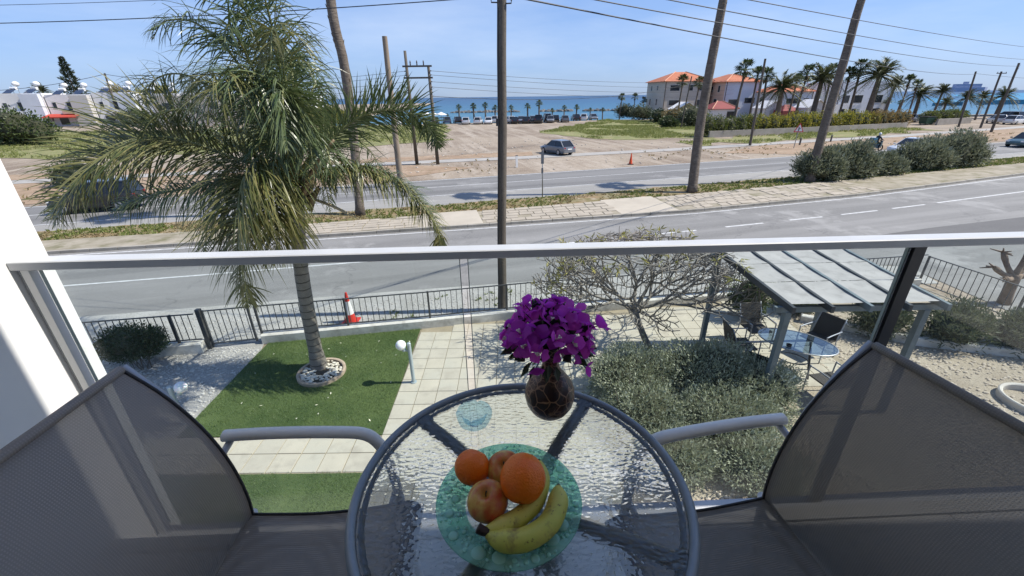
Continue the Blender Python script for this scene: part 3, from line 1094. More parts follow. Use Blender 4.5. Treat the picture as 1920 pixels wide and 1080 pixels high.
for i, c in enumerate(placed):
    ax = ((c - BC) * 1.0 + Vector((0, 0, 0.03)) + rvec(fr_) * 0.045).normalized()
    u, w_ = frame(ax)
    q = MB()
    a0 = fr_.uniform(0, 6.28)
    L = fr_.uniform(0.025, 0.035)
    for k in range(3):
        a = a0 + k * 2.094
        bract(q, c, ax, u * math.cos(a) + w_ * math.sin(a), L, L * 0.52, fr_.uniform(0.3, 1.2))
    fo = q.build('flower', m_bract, bq, smooth=True)
    if i % 2 == 0:
        q = MB()
        for k in range(3):
            a = a0 + 1 + k * 2.094
            d = u * math.cos(a) + w_ * math.sin(a)
            q.tube([c, c + ax * 0.012 + d * 0.002, c + ax * 0.019 + d * 0.003], [0.001, 0.0012, 0.0022], 5)
        q.build('tube_flower', m_fcore, fo)
    b0 = Vector((VX + fr_.uniform(-0.01, 0.01), VY + fr_.uniform(-0.01, 0.01), TZ + 0.17))
    stems.tube(bez([b0, b0 + Vector((0, 0, 0.055)), (b0 + c) / 2 + Vector((0, 0, 0.03)), c], 6), 0.0014, 4, caps=False)
stems.build('stem', m_fstem, bq)
lv = MB()
for i in range(70):
    v = rvec(fr_)
    c = BC + Vector((v.x * 0.085, v.y * 0.08, v.z * 0.06 - 0.02))
    leafquad(lv, c, (v + Vector((0, 0, -0.2))), fr_.uniform(0.025, 0.045), fr_.uniform(0.008, 0.013), fold=0.003)
for i in range(55):
    c = Vector((VX + fr_.uniform(-0.02, 0.02), VY + fr_.uniform(-0.02, 0.02), TZ + fr_.uniform(0.19, 0.26)))
    leafquad(lv, c, Vector((fr_.uniform(-1, 1), fr_.uniform(-1, 1), 0.6)), fr_.uniform(0.03, 0.05), 0.012, fold=0.003)
kind(lv.build('leaves', m_fleaf, bq), 'stuff')

# --- ashtray
m_blue = newmat('pale_blue_glass')
m, nt, p, out = m_blue
p.inputs['Base Color'].default_value = (0.45, 0.70, 0.85, 1)
p.inputs['Roughness'].default_value = 0.05
tr = nd(nt, 'ShaderNodeBsdfTransparent')
tr.inputs[0].default_value = (0.80, 0.93, 0.98, 1)
lw = nd(nt, 'ShaderNodeLayerWeight')
lw.inputs['Blend'].default_value = 0.35
mr = nd(nt, 'ShaderNodeMapRange')
mr.inputs['To Min'].default_value = 0.04
mr.inputs['To Max'].default_value = 0.38
nt.links.new(lw.outputs['Facing'], mr.inputs['Value'])
mx = nd(nt, 'ShaderNodeMixShader')
nt.links.new(mr.outputs[0], mx.inputs[0])
nt.links.new(tr.outputs[0], mx.inputs[1])
nt.links.new(p.outputs[0], mx.inputs[2])
nt.links.new(mx.outputs[0], out.inputs['Surface'])
ash = MB()
def notch(a, z):
    return 1.0
prof = [(0.0, 0.008), (0.022, 0.008), (0.029, 0.012), (0.034, 0.034), (0.036, 0.036), (0.043, 0.036), (0.0465, 0.032), (0.045, 0.016), (0.040, 0.004), (0.036, 0.0), (0.0, 0.0)]
n_ = 48
vs, fs = [], []
for r_, z_ in prof:
    for j in range(n_):
        a = 2 * math.pi * j / n_
        zz = z_
        if z_ > 0.03:
            zz -= 0.008 * max(0, math.cos(4 * a + 0.6)) ** 10
        fl = 1 - 0.035 * abs(math.sin(4 * a)) if r_ > 0.03 else 1
        vs.append((r_ * fl * math.cos(a), r_ * fl * math.sin(a), zz))
fs = [(i * n_ + j, i * n_ + (j + 1) % n_, (i + 1) * n_ + (j + 1) % n_, (i + 1) * n_ + j) for i in range(len(prof) - 1) for j in range(n_)]
ash.add(vs, fs)
o = ash.build('ashtray', m, None, smooth=True, auto=35)
o.location = (-0.101, 0.845, TZ + 0.0005)
tag(o, 'pale blue glass ashtray on the table left of the vase', 'ashtray')

# --- green glass plate
PX, PY = -0.012, 0.600
plate = thing('glass_plate', 'turquoise glass plate with bubbled rim holding the fruit', 'plate', (PX, PY, TZ))
m, nt, p, out = newmat('turquoise_glass')
co = coords(nt, 'obj')
vo = nd(nt, 'ShaderNodeTexVoronoi', feature='SMOOTH_F1')
vo.inputs['Scale'].default_value = 95
nt.links.new(co, vo.inputs['Vector'])
f, _ = noise_fac(nt, co, 30, lo=0.35, hi=0.65)
nrm = bump(nt, vo.outputs['Distance'], 0.6, 0.004)
nt.links.new(mixc(nt, f, (0.34, 0.64, 0.50), (0.52, 0.80, 0.67)), p.inputs['Base Color'])
p.inputs['Roughness'].default_value = 0.12
nt.links.new(nrm, p.inputs['Normal'])
tr = nd(nt, 'ShaderNodeBsdfTransparent')
nt.links.new(mixc(nt, f, (0.48, 0.82, 0.72), (0.68, 0.92, 0.85)), tr.inputs[0])
mx = nd(nt, 'ShaderNodeMixShader')
mx.inputs[0].default_value = 0.32
nt.links.new(tr.outputs[0], mx.inputs[1])
nt.links.new(p.outputs[0], mx.inputs[2])
nt.links.new(mx.outputs[0], out.inputs['Surface'])
m_turq = m
q = MB()
q.lathe([(0.088, 0.006), (0.098, 0.010), (0.120, 0.015), (0.1445, 0.019), (0.1465, 0.021), (0.145, 0.0235), (0.120, 0.0195), (0.098, 0.0145), (0.088, 0.0105)], 72, (PX, PY, TZ))
q.build('bubbled_rim', m_turq, plate, smooth=True)
m_clear = glassmat('plate_clear_glass', (0.86, 0.93, 0.92), 1.5, 0.05, haze=0.22, hazecol=(0.6, 0.66, 0.64))
q = MB()
q.lathe([(0.0, 0.005), (0.07, 0.005), (0.088, 0.0085)], 56, (PX, PY, TZ))
q.build('clear_centre', m_clear, plate, smooth=True)
m_bub, nt, p, out = newmat('bubble_glass')
p.inputs['Base Color'].default_value = (0.48, 0.80, 0.68, 1)
p.inputs['Roughness'].default_value = 0.06
tr = nd(nt, 'ShaderNodeBsdfTransparent')
tr.inputs[0].default_value = (0.5, 0.85, 0.76, 1)
mx = nd(nt, 'ShaderNodeMixShader')
mx.inputs[0].default_value = 0.55
nt.links.new(tr.outputs[0], mx.inputs[1])
nt.links.new(p.outputs[0], mx.inputs[2])
nt.links.new(mx.outputs[0], out.inputs['Surface'])
br = random.Random(3)
bl_ = []
t_ = 0
while len(bl_) < 150 and t_ < 8000:
    t_ += 1
    a, r_ = br.uniform(0, 6.283), br.uniform(0.097, 0.140)
    s = br.choice((0.0145, 0.009, 0.007, 0.005, 0.004, 0.003, 0.003)) if t_ > 30 else br.choice((0.0145, 0.010))
    c = Vector((r_ * math.cos(a), r_ * math.sin(a), 0))
    if r_ + s > 0.143 or r_ - s < 0.094:
        continue
    if all((c - d).length > s + e + 0.001 for d, e in bl_):
        bl_.append((c, s))
for c, s in bl_:
    q = MB()
    z0 = TZ + 0.0105 + (c.length - 0.088) * 0.235
    q.lathe([(s, -0.001), (s * 0.94, 0.0012 + s * 0.08), (s * 0.8, 0.0015 + s * 0.16), (s * 0.45, 0.0016 + s * 0.22), (0.0, 0.0016 + s * 0.24)], 14, (PX + c.x, PY + c.y, z0))
    q.build('bubble', m_bub, plate, smooth=True)

# --- fruit
m, nt, p, out = newmat('orange_peel')
co = coords(nt, 'obj')
f, raw = noise_fac(nt, co, 18, lo=0.3, hi=0.7)
nt.links.new(mixc(nt, f, (0.88, 0.15, 0.002), (0.95, 0.21, 0.004)), p.inputs['Base Color'])
vo = nd(nt, 'ShaderNodeTexVoronoi', feature='SMOOTH_F1')
vo.inputs['Scale'].default_value = 310
nt.links.new(co, vo.inputs['Vector'])
nt.links.new(bump(nt, vo.outputs['Distance'], 0.7, 0.0019), p.inputs['Normal'])
p.inputs['Roughness'].default_value = 0.42
p.inputs['Subsurface Weight'].default_value = 0.1
p.inputs['Subsurface Radius'].default_value = (0.01, 0.004, 0.002)
m_or = m
def orange(loc, r, tilt, label, squash):
    q = MB()
    vs, fs = ICO[3]
    o_ = []
    for v in vs:
        d = 1 + 0.02 * noise.noise(v * 2 + Vector(loc) * 9)
        dim = 0.10 * math.exp(-((1 - v.z) / 0.035))
        d -= dim
        if v.z > 0.6:
            d += 0.012 * math.cos(9 * math.atan2(v.y, v.x)) * math.exp(-((1 - v.z) - 0.1) ** 2 / 0.012)
        o_.append((v.x * r * d, v.y * r * d, v.z * r * squash * d))
    q.add(o_, fs)
    t = local_thing('orange', label, 'fruit', loc, 'oranges on the plate')
    b = q.build('peel', m_or, t, smooth=True)
    b.rotation_euler = tilt
    q = MB()
    q.lathe([(0.0, 0.002), (0.0022, 0.0015), (0.003, 0.0)], 8, (0, 0, r * squash * 0.895))
    st = q.build('stem_scar', M('stem_scar', (0.16, 0.11, 0.04), None, rough=0.8), t)
    st.rotation_euler = tilt
orange((-0.088, 0.648, 4.795), 0.0375, (R(-50), R(28), 0), 'smaller orange at the far left of the fruit plate', 0.95)
orange((0.016, 0.585, 4.833), 0.0435, (R(120), R(20), 0), 'larger orange on top of the fruit pile', 1.06)
m, nt, p, out = newmat('apple_skin')
co = coords(nt, 'obj')
f, _ = noise_fac(nt, co, 16, lo=0.35, hi=0.68)
f2, _ = noise_fac(nt, co, 55, lo=0.4, hi=0.7, stretch=(1, 1, 0.12))
c = mixc(nt, f, (0.75, 0.56, 0.12), (0.50, 0.03, 0.018))
c = mixc(nt, f2, c, (0.55, 0.09, 0.03))
nt.links.new(c, p.inputs['Base Color'])
p.inputs['Roughness'].default_value = 0.33
m_ap = m
def apple(loc, r, tilt, label):
    prof = []
    for k in range(25):
        a = -math.pi / 2 + math.pi * k / 24
        rr = r * math.cos(a) * (1 + 0.06 * math.sin(a))
        zz = r * 0.92 * math.sin(a)
        zz -= r * 0.42 * math.exp(-(rr / (r * 0.24)) ** 2) if a > 0 else -r * 0.25 * math.exp(-(rr / (r * 0.22)) ** 2)
        prof.append((max(rr, 0.0), zz))
    t = local_thing('apple', label, 'fruit', loc, 'apples on the plate')
    q = MB()
    q.lathe(prof, 32, wob=lambda a, z: 1 + 0.018 * math.cos(5 * a) * (0.6 - z / r * 0.5))
    b = q.build('skin', m_ap, t, smooth=True)
    b.rotation_euler = tilt
    q = MB()
    z0 = r * 0.5
    q.tube([(0, 0, z0), (0.001, 0, z0 + 0.009), (0.004, 0.001, z0 + 0.018)], [0.0012, 0.0012, 0.0018], 6)
    s = q.build('stalk', m_fstem, t)
    s.rotation_euler = tilt
apple((-0.052, 0.568, 4.792), 0.0395, (R(14), R(-8), 0), 'red and yellow apple in front of the oranges')
apple((-0.020, 0.646, 4.790), 0.0375, (R(10), R(-25), 1), 'apple half hidden behind the larger orange')
m, nt, p, out = newmat('banana_skin')
co = coords(nt, 'obj')
f, _ = noise_fac(nt, co, 9, lo=0.35, hi=0.65)
c = mixc(nt, f, (0.72, 0.60, 0.13), (0.52, 0.54, 0.09))
f2, _ = noise_fac(nt, co, 85, detail=3, lo=0.62, hi=0.72)
c = mixc(nt, f2, c, (0.16, 0.09, 0.03))
f3, _ = noise_fac(nt, co, 26, detail=4, lo=0.60, hi=0.72, stretch=(1, 1, 0.5))
c = mixc(nt, f3, c, (0.30, 0.22, 0.07))
nt.links.new(c, p.inputs['Base Color'])
p.inputs['Roughness'].default_value = 0.5
m_ba = m
bn = thing('bananas', 'two joined yellow-green bananas curved along the front of the plate', 'fruit', (-0.059, 0.515, 4.775))
m_btip = M('banana_stem', (0.035, 0.018, 0.012), None, rough=0.7)
for path, rad in (([(-0.051, 0.506, 4.785), (-0.025, 0.496, 4.782), (0.018, 0.497, 4.782), (0.060, 0.522, 4.785), (0.081, 0.562, 4.790), (0.087, 0.597, 4.795)], 0.0195),
                  ([(-0.056, 0.511, 4.787), (-0.030, 0.520, 4.782), (0.002, 0.536, 4.782), (0.036, 0.567, 4.785), (0.052, 0.603, 4.800), (0.052, 0.646, 4.810)], 0.0175)):
    pts = bez(path, 26)
    rr = []
    for i in range(27):
        t = i / 26
        k = min(1, 0.34 + t * 3.0) if t < 0.3 else (1 if t < 0.8 else max(0.30, 1 - ((t - 0.8) / 0.2) ** 2 * 0.7))
        rr.append(rad * k)
    q = MB()
    vs_n = 10
    q.tube(pts, rr, vs_n)
    for i in range(len(q.v)):
        if i % 2 == 0:
            k = i // vs_n
            c0 = pts[k]
            q.v[i] = tuple(c0 + (Vector(q.v[i]) - c0) * 1.07)
    b = q.build('banana', m_ba, bn, smooth=True)
    q = MB()
    q.tube([pts[-1], pts[-1] + (pts[-1] - pts[-2]).normalized() * 0.005], [rr[-1] * 0.9, rr[-1] * 0.5], 8)
    q.build('tip', m_btip, b)
q = MB()
s0 = Vector((-0.054, 0.508, 4.787))
q.tube([s0 + Vector((0.006, 0, 0)), s0 + Vector((-0.004, 0.001, 0.003)), s0 + Vector((-0.013, 0.003, 0.008))], [0.0075, 0.0085, 0.0095], 8)
q.build('stem', m_btip, bn, smooth=True)
# ================================================================== THE GARDEN
m_tile = []
for i, (a, b) in enumerate((((0.50, 0.455, 0.36), (0.45, 0.41, 0.325)), ((0.47, 0.43, 0.345), (0.42, 0.385, 0.31)), ((0.44, 0.415, 0.34), (0.48, 0.44, 0.35)))):
    m_tile.append(M('paving_tile_%d' % i, a, b, 2.2, 0.8, bmp=0.25, bscale=30, bdist=0.003, c3=(0.37, 0.335, 0.27), scale3=3.2))
m_joint = M('tile_joint', (0.34, 0.29, 0.21), (0.27, 0.23, 0.16), 2, 0.95)
m_wgrav = M('white_gravel', (0.43, 0.41, 0.38), (0.32, 0.305, 0.28), 2, 0.95, bmp=1.0, bscale=45, bdist=0.02, c3=(0.22, 0.22, 0.21), scale3=32)
m_tgrav = M('tan_gravel', (0.44, 0.38, 0.29), (0.34, 0.285, 0.21), 1.5, 0.95, bmp=1.0, bscale=34, bdist=0.025, c3=(0.19, 0.155, 0.115), scale3=26)
WALL = [(-7.2, 8.86), (-6.2, 9.06), (-2.3, 9.72), (0.72, 10.30), (6.35, 11.1), (12.6, 11.95)]
WALL_L = [(-14.0, 7.7), (-7.42, 8.70)]
# ground sheets
q = MB()
q.add([(x, y, 0.002) for x, y in ((-16, 3), (-6.1, 3), (-6.02, 6.0), (-6.05, 8.6), (-6.2, 9.1), (-7.2, 8.9), (-14, 7.8), (-16, 7.4))], [tuple(range(8))])
kind(q.build('gravel_bed', m_wgrav), 'structure')
q = MB()
q.add([(x, y, 0.002) for x, y in ((1.2, 2.5), (12.9, 2.5), (13.0, 9), (12.6, 12.0), (7.3, 11.2), (7.3, 7.0), (1.2, 7.6))], [tuple(range(7))])
kind(q.build('tan_gravel_bed', m_tgrav), 'structure')
q = MB()
q.strip([(-14.5, 7.6), (-7.2, 8.9), (-2.3, 9.8), (6.35, 11.15), (12.6, 12.0), (13.4, 12.0)], jag(EDGE, 5, 0, 1)[:0] + [(-14.0, 10.2), (-8.65, 11.1), (-4.0, 11.9), (4.0, 13.1), (12.0, 13.7), (13.7, 13.4)], 0.008)
kind(q.build('roadside_gravel', m_gravelp), 'structure')
ws = MB()
gr = random.Random(21)
for i in range(2600):
    x = gr.uniform(-9.5, -6.1)
    y = gr.uniform(4.5, 8.8)
    s = gr.uniform(0.012, 0.03)
    ws.blob((x, y, s * 0.35), (s * 1.25, s, s * 0.7), seed=i, sub=0)
kind(ws.build('white_pebbles', M('white_pebble', (0.56, 0.54, 0.50), (0.38, 0.365, 0.34), 30, 0.8)), 'stuff')
ws = MB()
for i in range(4600):
    x = gr.uniform(6.8, 12.8)
    y = gr.uniform(4.6, 10.6)
    if gr.random() < 0.3:
        x, y = gr.uniform(1.4, 5.6), gr.uniform(3.8, 7.2)
    s = gr.uniform(0.012, 0.036)
    ws.blob((x, y, s * 0.35), (s * 1.3, s, s * 0.7), seed=i, sub=0)
kind(ws.build('tan_pebbles', M('tan_pebble', (0.56, 0.49, 0.39), (0.40, 0.33, 0.25), 30, 0.85)), 'stuff')
ws = MB()
for i in range(2600):
    x = gr.uniform(-10, 12)
    y0 = interp([(-14.5, 7.6)] + WALL, x) + 0.15
    y = gr.uniform(y0, y0 + 1.7)
    s = gr.uniform(0.012, 0.032)
    ws.blob((x, y, s * 0.4), (s * 1.25, s, s * 0.7), seed=i, sub=0)
kind(ws.build('roadside_pebbles', M('grey_pebble', (0.46, 0.44, 0.41), (0.3, 0.29, 0.27), 30, 0.85)), 'stuff')
sp_ = []
for i in range(420):
    x = gr.uniform(-5, 12)
    y0 = interp(WALL, x) + 0.2
    y = gr.uniform(y0, y0 + 1.6)
    if noise.noise(Vector((x * 0.8, y * 0.8, 4))) > 0.12:
        sp_.append((x, y, 0))
tufts('roadside_weeds', m_gb, sp_, 0.10, 0.014, 6, gr)

# paved terrace of single tiles
terr = MB()
terr.add([(x, y, 0.004) for x, y in ((-2.37, 3.0), (1.62, 3.0), (1.62, 7.3), (7.4, 7.0), (7.4, 11.2), (0.72, 10.25), (-2.37, 9.66))], [tuple(range(7))])
terr.add([(x, y, 0.004) for x, y in ((-9.0, 4.96), (-2.371, 4.96), (-2.371, 5.79), (-9.0, 5.79))], [(0, 1, 2, 3)])
terrace = kind(terr.build('garden_path', m_joint), 'structure')
tile_me = {}
def tile(x, y, w=0.4, d=0.4):
    k = (round(w, 3), round(d, 3), rnd.randrange(3))
    if k not in tile_me:
        me = bpy.data.meshes.new('tile')
        b = MB()
        hx, hy = w / 2 - 0.004, d / 2 - 0.004
        b.add([(-hx, -hy, 0), (hx, -hy, 0), (hx, hy, 0), (-hx, hy, 0), (-hx + .004, -hy + .004, 0.018), (hx - .004, -hy + .004, 0.018), (hx - .004, hy - .004, 0.018), (-hx + .004, hy - .004, 0.018)], [(4, 5, 6, 7), (0, 1, 5, 4), (1, 2, 6, 5), (2, 3, 7, 6), (3, 0, 4, 7)])
        me.from_pydata(b.v, [], b.f)
        me.materials.append(m_tile[k[2]])
        tile_me[k] = me
    o = bpy.data.objects.new('tile', tile_me[k])
    col.objects.link(o)
    o.location = (x, y, rnd.uniform(-0.002, 0.003))
    o.rotation_euler = (rnd.uniform(-0.004, 0.004), rnd.uniform(-0.004, 0.004), 0)
    o.parent = terrace
for i in range(10):
    for j in range(15):
        x, y = -2.16 + i * 0.4, 4.0 + j * 0.4
        if y < interp(WALL, x) - 0.25 and not (x > 1.2 and y < 4.4):
            tile(x, y)
for i in range(14):
    for j in range(10):
        x, y = 1.84 + i * 0.4, 7.2 + j * 0.4
        if y < interp(WALL, x) - 0.25:
            tile(x, y)
for i in range(10):
    for j in range(2):
        tile(-2.58 - i * 0.415, 5.175 + j * 0.405, 0.41, 0.4)

# lawns
m_turfb = M('lawn_base', (0.046, 0.08, 0.018), (0.09, 0.128, 0.035), 0.9, 0.95, bmp=0.9, bscale=60, bdist=0.02)
m_turf = leafmat('turf_blades', (0.046, 0.098, 0.018), (0.15, 0.205, 0.07), 0.25, 0.5)
LAWN1 = [(-6.03, 5.80), (-2.36, 5.80), (-2.40, 9.66), (-6.05, 9.0), (-6.06, 8.4)]
LAWN2 = [(-6.2, 3.2), (-2.38, 3.2), (-2.38, 4.955), (-6.2, 4.955)]
for nm, poly in (('lawn', LAWN1), ('lawn', LAWN2)):
    q = MB()
    q.prism(poly, 0.0, 0.018)
    kind(q.build(nm, m_turfb), 'structure')
tb = MB()
lr = random.Random(8)
for i in range(52000):
    x, y = lr.uniform(-6.1, -2.36), lr.uniform(4.0, 9.7)
    P_ = (x + lr.uniform(-0.05, 0.05), y + lr.uniform(-0.05, 0.05))
    if not (inside(P_, LAWN1) or inside(P_, LAWN2)):
        continue
    if (x + 4.22) ** 2 + (y - 7.68) ** 2 < 0.27:
        continue
    if noise.noise(Vector((x * 1.3, y * 1.3, 0))) < -0.35 and lr.random() < 0.6:
        continue
    a = lr.uniform(0, 6.28)
    lean = lr.uniform(0.2, 0.9)
    h = lr.uniform(0.02, 0.042)
    w_ = 0.0035
    tb.add([(x - w_ * math.sin(a), y + w_ * math.cos(a), 0.017), (x + w_ * math.sin(a), y - w_ * math.cos(a), 0.017), (x + lean * h * math.cos(a), y + lean * h * math.sin(a), 0.017 + h)], [(0, 1, 2)])
kind(tb.build('lawn_grass', m_turf), 'stuff')
ps = MB()
for i in range(26):
    x, y = lr.uniform(-5.9, -2.5), lr.uniform(5.9, 9.5)
    d = Vector((lr.uniform(-1, 1), lr.uniform(-1, 1), 0.3))
    if inside((x, y), LAWN1):
        leafquad(ps, Vector((x, y, 0.045)), d, lr.uniform(0.03, 0.07), 0.012, up=Vector((0, 0, 1)))
kind(ps.build('fallen_petals', M('pale_petal', (0.75, 0.70, 0.55), None, rough=0.7)), 'stuff')

# low boundary wall and fences
m_wall = M('whitewashed_wall', (0.66, 0.64, 0.59), (0.52, 0.50, 0.45), 1.6, 0.9, bmp=0.5, bscale=18, bdist=0.01, c3=(0.36, 0.34, 0.30), scale3=3.5)
def wall_strip(name, line_, w_, h_, label, cat):
    q = MB()
    L, Rr = [], []
    for i, (x, y) in enumerate(line_):
        a, b = Vector(line_[max(i - 1, 0)]), Vector(line_[min(i + 1, len(line_) - 1)])
        t = (b - a).normalized()
        nrm = Vector((-t.y, t.x)) * w_ / 2
        L.append((x + nrm.x, y + nrm.y))
        Rr.append((x - nrm.x, y - nrm.y))
    n = len(line_)
    vs = [(p_[0], p_[1], 0) for p_ in Rr] + [(p_[0], p_[1], h_ - 0.02) for p_ in Rr] + [(p_[0] * 0.85 + o_[0] * 0.15, p_[1] * 0.85 + o_[1] * 0.15, h_) for p_, o_ in zip(Rr, L)] + [(p_[0] * 0.85 + o_[0] * 0.15, p_[1] * 0.85 + o_[1] * 0.15, h_) for p_, o_ in zip(L, Rr)] + [(p_[0], p_[1], h_ - 0.02) for p_ in L] + [(p_[0], p_[1], 0) for p_ in L]
    fs = []
    for r in range(5):
        fs += [(r * n + i, r * n + i + 1, (r + 1) * n + i + 1, (r + 1) * n + i) for i in range(n - 1)]
    fs += [tuple(r * n for r in range(6))[::-1], tuple(r * n + n - 1 for r in range(6))]
    q.add(vs, fs)
    return tag(q.build(name, m_wall), label, cat)
wall_strip('low_wall', WALL[1:], 0.24, 0.24, 'long low whitewashed wall below the dark fence by the street', 'wall')
wall_strip('low_wall', WALL_L, 0.26, 0.26, 'short low white wall beside the clipped shrub at left', 'wall')
m_fence = M('fence_paint', (0.045, 0.048, 0.05), (0.07, 0.07, 0.068), 6, 0.55, mode='obj')
bar_me = {}
def fence(label, line_, z0, z1, step, posts, name='metal_fence'):
    t = thing(name, label, 'fence', (line_[0][0], line_[0][1], 0))
    o_ = ORG[t.name]
    for zz in (z0 + 0.06, z1):
        q = MB()
        for a, b in zip(line_, line_[1:]):
            q.bar((a[0], a[1], zz), (b[0], b[1], zz), 0.035, 0.022)
        q.build('rail', m_fence, t)
    key = round(z1 - z0, 3)
    if key not in bar_me:
        b = MB()
        b.box((0, 0, (z1 - z0 - 0.06) / 2), (0.014, 0.014, z1 - z0 - 0.06))
        me = bpy.data.meshes.new('bar')
        me.from_pydata(b.v, [], b.f)
        me.materials.append(m_fence)
        bar_me[key] = me
    s = 0.0
    acc = 0.0
    for a, b in zip(line_, line_[1:]):
        A_, B_ = Vector(a), Vector(b)
        L = (B_ - A_).length
        while s < acc + L:
            p_ = A_ + (B_ - A_) * ((s - acc) / L)
            o = bpy.data.objects.new('bar', bar_me[key])
            col.objects.link(o)
            o.parent = t
            o.location = (p_.x - o_.x, p_.y - o_.y, z0 + 0.06)
            o.rotation_euler = (0, 0, math.atan2((B_ - A_).y, (B_ - A_).x))
            s += step
        acc += L
    s = 0.0
    while s <= acc + 0.01:
        x_ = 0.0
        for a, b in zip(line_, line_[1:]):
            A_, B_ = Vector(a), Vector(b)
            L = (B_ - A_).length
            if x_ <= s <= x_ + L + 1e-6:
                p_ = A_ + (B_ - A_) * ((s - x_) / L)
                q = MB()
                q.box((p_.x, p_.y, z0 + (z1 + 0.02 - z0) / 2), (0.045, 0.045, z1 + 0.02 - z0), rz=math.atan2((B_ - A_).y, (B_ - A_).x))
                q.build('post', m_fence, t)
                break
            x_ += L
        s += posts
    return t
fence('dark metal bar fence running along the street on the low wall', WALL[1:], 0.24, 0.99, 0.142, 2.05)
fence('dark bar fence behind the clipped shrub at the left wall', WALL_L, 0.26, 0.99, 0.142, 2.05)
fence('dark bar fence along the driveway beyond the pergola', [(12.62, 11.9), (12.9, 10.0), (13.2, 7.0)], 0.05, 0.95, 0.16, 2.4)
gt = fence('dark metal garden gate next to the palm', [(-7.30, 8.82), (-6.30, 9.02)], 0.06, 1.0, 0.13, 0.98, name='garden_gate')
gt['category'] = 'gate'
q = MB()
q.box((-7.36, 8.80, 0.53), (0.10, 0.10, 1.06))
gp = tag(q.build('gate_post', m_fence), 'thick dark square post between the left fence and the gate', 'post')

# --- traffic cones
m_cred = M('cone_red', (0.55, 0.035, 0.02), (0.45, 0.03, 0.02), 4, 0.55, mode='obj')
m_corg = M('cone_orange', (0.72, 0.085, 0.02), (0.62, 0.07, 0.02), 4, 0.55, mode='obj')
m_cwht = M('cone_white', (0.72, 0.72, 0.70), (0.6, 0.6, 0.58), 4, 0.5, mode='obj')
def cone(loc, h, label, body, band):
    t = local_thing('traffic_cone', label, 'traffic cone', loc)
    q = MB()
    q.box((0, 0, 0.02), (h * 0.46, h * 0.46, 0.04))
    q.build('base', m_rubber if not band else body, t)
    f = lambda z: h * 0.165 * (1 - z / h) + 0.022 * z / h + 0.004
    segs = [(0.035, 0.30, body), (0.30, 0.72, m_cwht), (0.72, 1.0, body)] if band else [(0.035, 1.0, body)]
    for a, b, mt in segs:
        q = MB()
        z0, z1 = a * h if a > 0.04 else 0.035, b * h
        pr = [(f(z0), z0), (f((z0 + z1) / 2), (z0 + z1) / 2), (f(z1), z1)]
        if b == 1.0:
            pr.append((0.001, h + 0.004))
        q.lathe(pr, 18)
        q.build('sleeve' if mt is m_cwht else 'cone_body', mt, t, smooth=True, auto=50)
cone((-4.36, 10.02, 0.0), 0.88, 'red and white traffic cone just behind the street fence', m_cred, True)
cone((10.46, 37.8, 0.0), 0.95, 'plain orange traffic cone on the sand beside the main road', m_corg, False)

# --- pillar lamps with globe heads
m_lamp = M('lamp_post_paint', (0.36, 0.43, 0.45), (0.42, 0.48, 0.5), 5, 0.45, metal=0.2, mode='obj')
m, nt, p, out = newmat('opal_globe')
p.inputs['Base Color'].default_value = (0.86, 0.86, 0.84, 1)
p.inputs['Roughness'].default_value = 0.2
p.inputs['Subsurface Weight'].default_value = 0.3
m_opal = m
def lamp(loc, h, ang, label):
    t = local_thing('garden_lamp', label, 'lamp', loc, 'globe lamps in the garden', ang)
    q = MB()
    q.tube([(0, 0, 0), (0, 0, h)], 0.038, 14)
    q.lathe([(0.038, h), (0.03, h + 0.012), (0.0, h + 0.018)], 14)
    q.build('post', m_lamp, t, smooth=True, auto=50)
    q = MB()
    q.tube(bez([(0, 0, h - 0.16), (-0.06, 0, h - 0.18), (-0.10, 0, h - 0.15)], 6), 0.014, 8)
    q.tube([(-0.10, 0, h - 0.17), (-0.13, 0, h - 0.11)], [0.045, 0.05], 12)
    q.build('bracket', m_lamp, t, smooth=True, auto=50)
    q = MB()
    q.blob((-0.165, 0, h - 0.04), (0.105, 0.105, 0.105), amp=0, sub=3)
    q.build('globe', m_opal, t, smooth=True)
    q = MB()
    q.tube([(0, 0, 0), (0, 0, 0.02)], 0.065, 14)
    q.build('foot', m_lamp, t)
lamp((-2.105, 7.31, 0.018), 0.96, R(2), 'globe lamp at the edge of the paved path near the palm')
lamp((-6.15, 6.15, 0.0), 0.84, R(200), 'globe lamp on the white gravel by the left chair')

# --- the queen palm
palm = thing('palm_tree', 'big windswept feather palm standing in the lawn at left', 'tree', (-4.320, 7.857, 0.000))
m_trunk, nt, p, out = newmat('ringed_palm_bark')
co = coords(nt)
sp = nd(nt, 'ShaderNodeSeparateXYZ')
nt.links.new(co, sp.inputs[0])
wv = nd(nt, 'ShaderNodeTexWave', wave_type='BANDS', bands_direction='Z', wave_profile='SAW')
wv.inputs['Scale'].default_value = 1.9
wv.inputs['Distortion'].default_value = 1.1
wv.inputs['Detail'].default_value = 2
wv.inputs['Detail Scale'].default_value = 2.0
nt.links.new(co, wv.inputs['Vector'])
f, raw = noise_fac(nt, co, 9, lo=0.3, hi=0.7)
c = mixc(nt, f, (0.27, 0.245, 0.21), (0.19, 0.17, 0.145))
r = nd(nt, 'ShaderNodeMapRange')
r.inputs['From Min'].default_value = 0.80
r.inputs['From Max'].default_value = 0.95
nt.links.new(wv.outputs['Fac'], r.inputs['Value'])
c = mixc(nt, r.outputs[0], c, (0.055, 0.045, 0.038))
nt.links.new(c, p.inputs['Base Color'])
p.inputs['Roughness'].default_value = 0.9
nt.links.new(bump(nt, wv.outputs['Fac'], 0.6, 0.04), p.inputs['Normal'])
tr_pts = [(-4.353, 7.900, -0.074), (-4.337, 7.900, 0.697), (-4.290, 7.900, 1.729), (-4.219, 7.900, 2.556), (-4.102, 7.900, 3.320), (-3.964, 7.900, 4.029)]
q = MB()
pts = bez(tr_pts, 40)
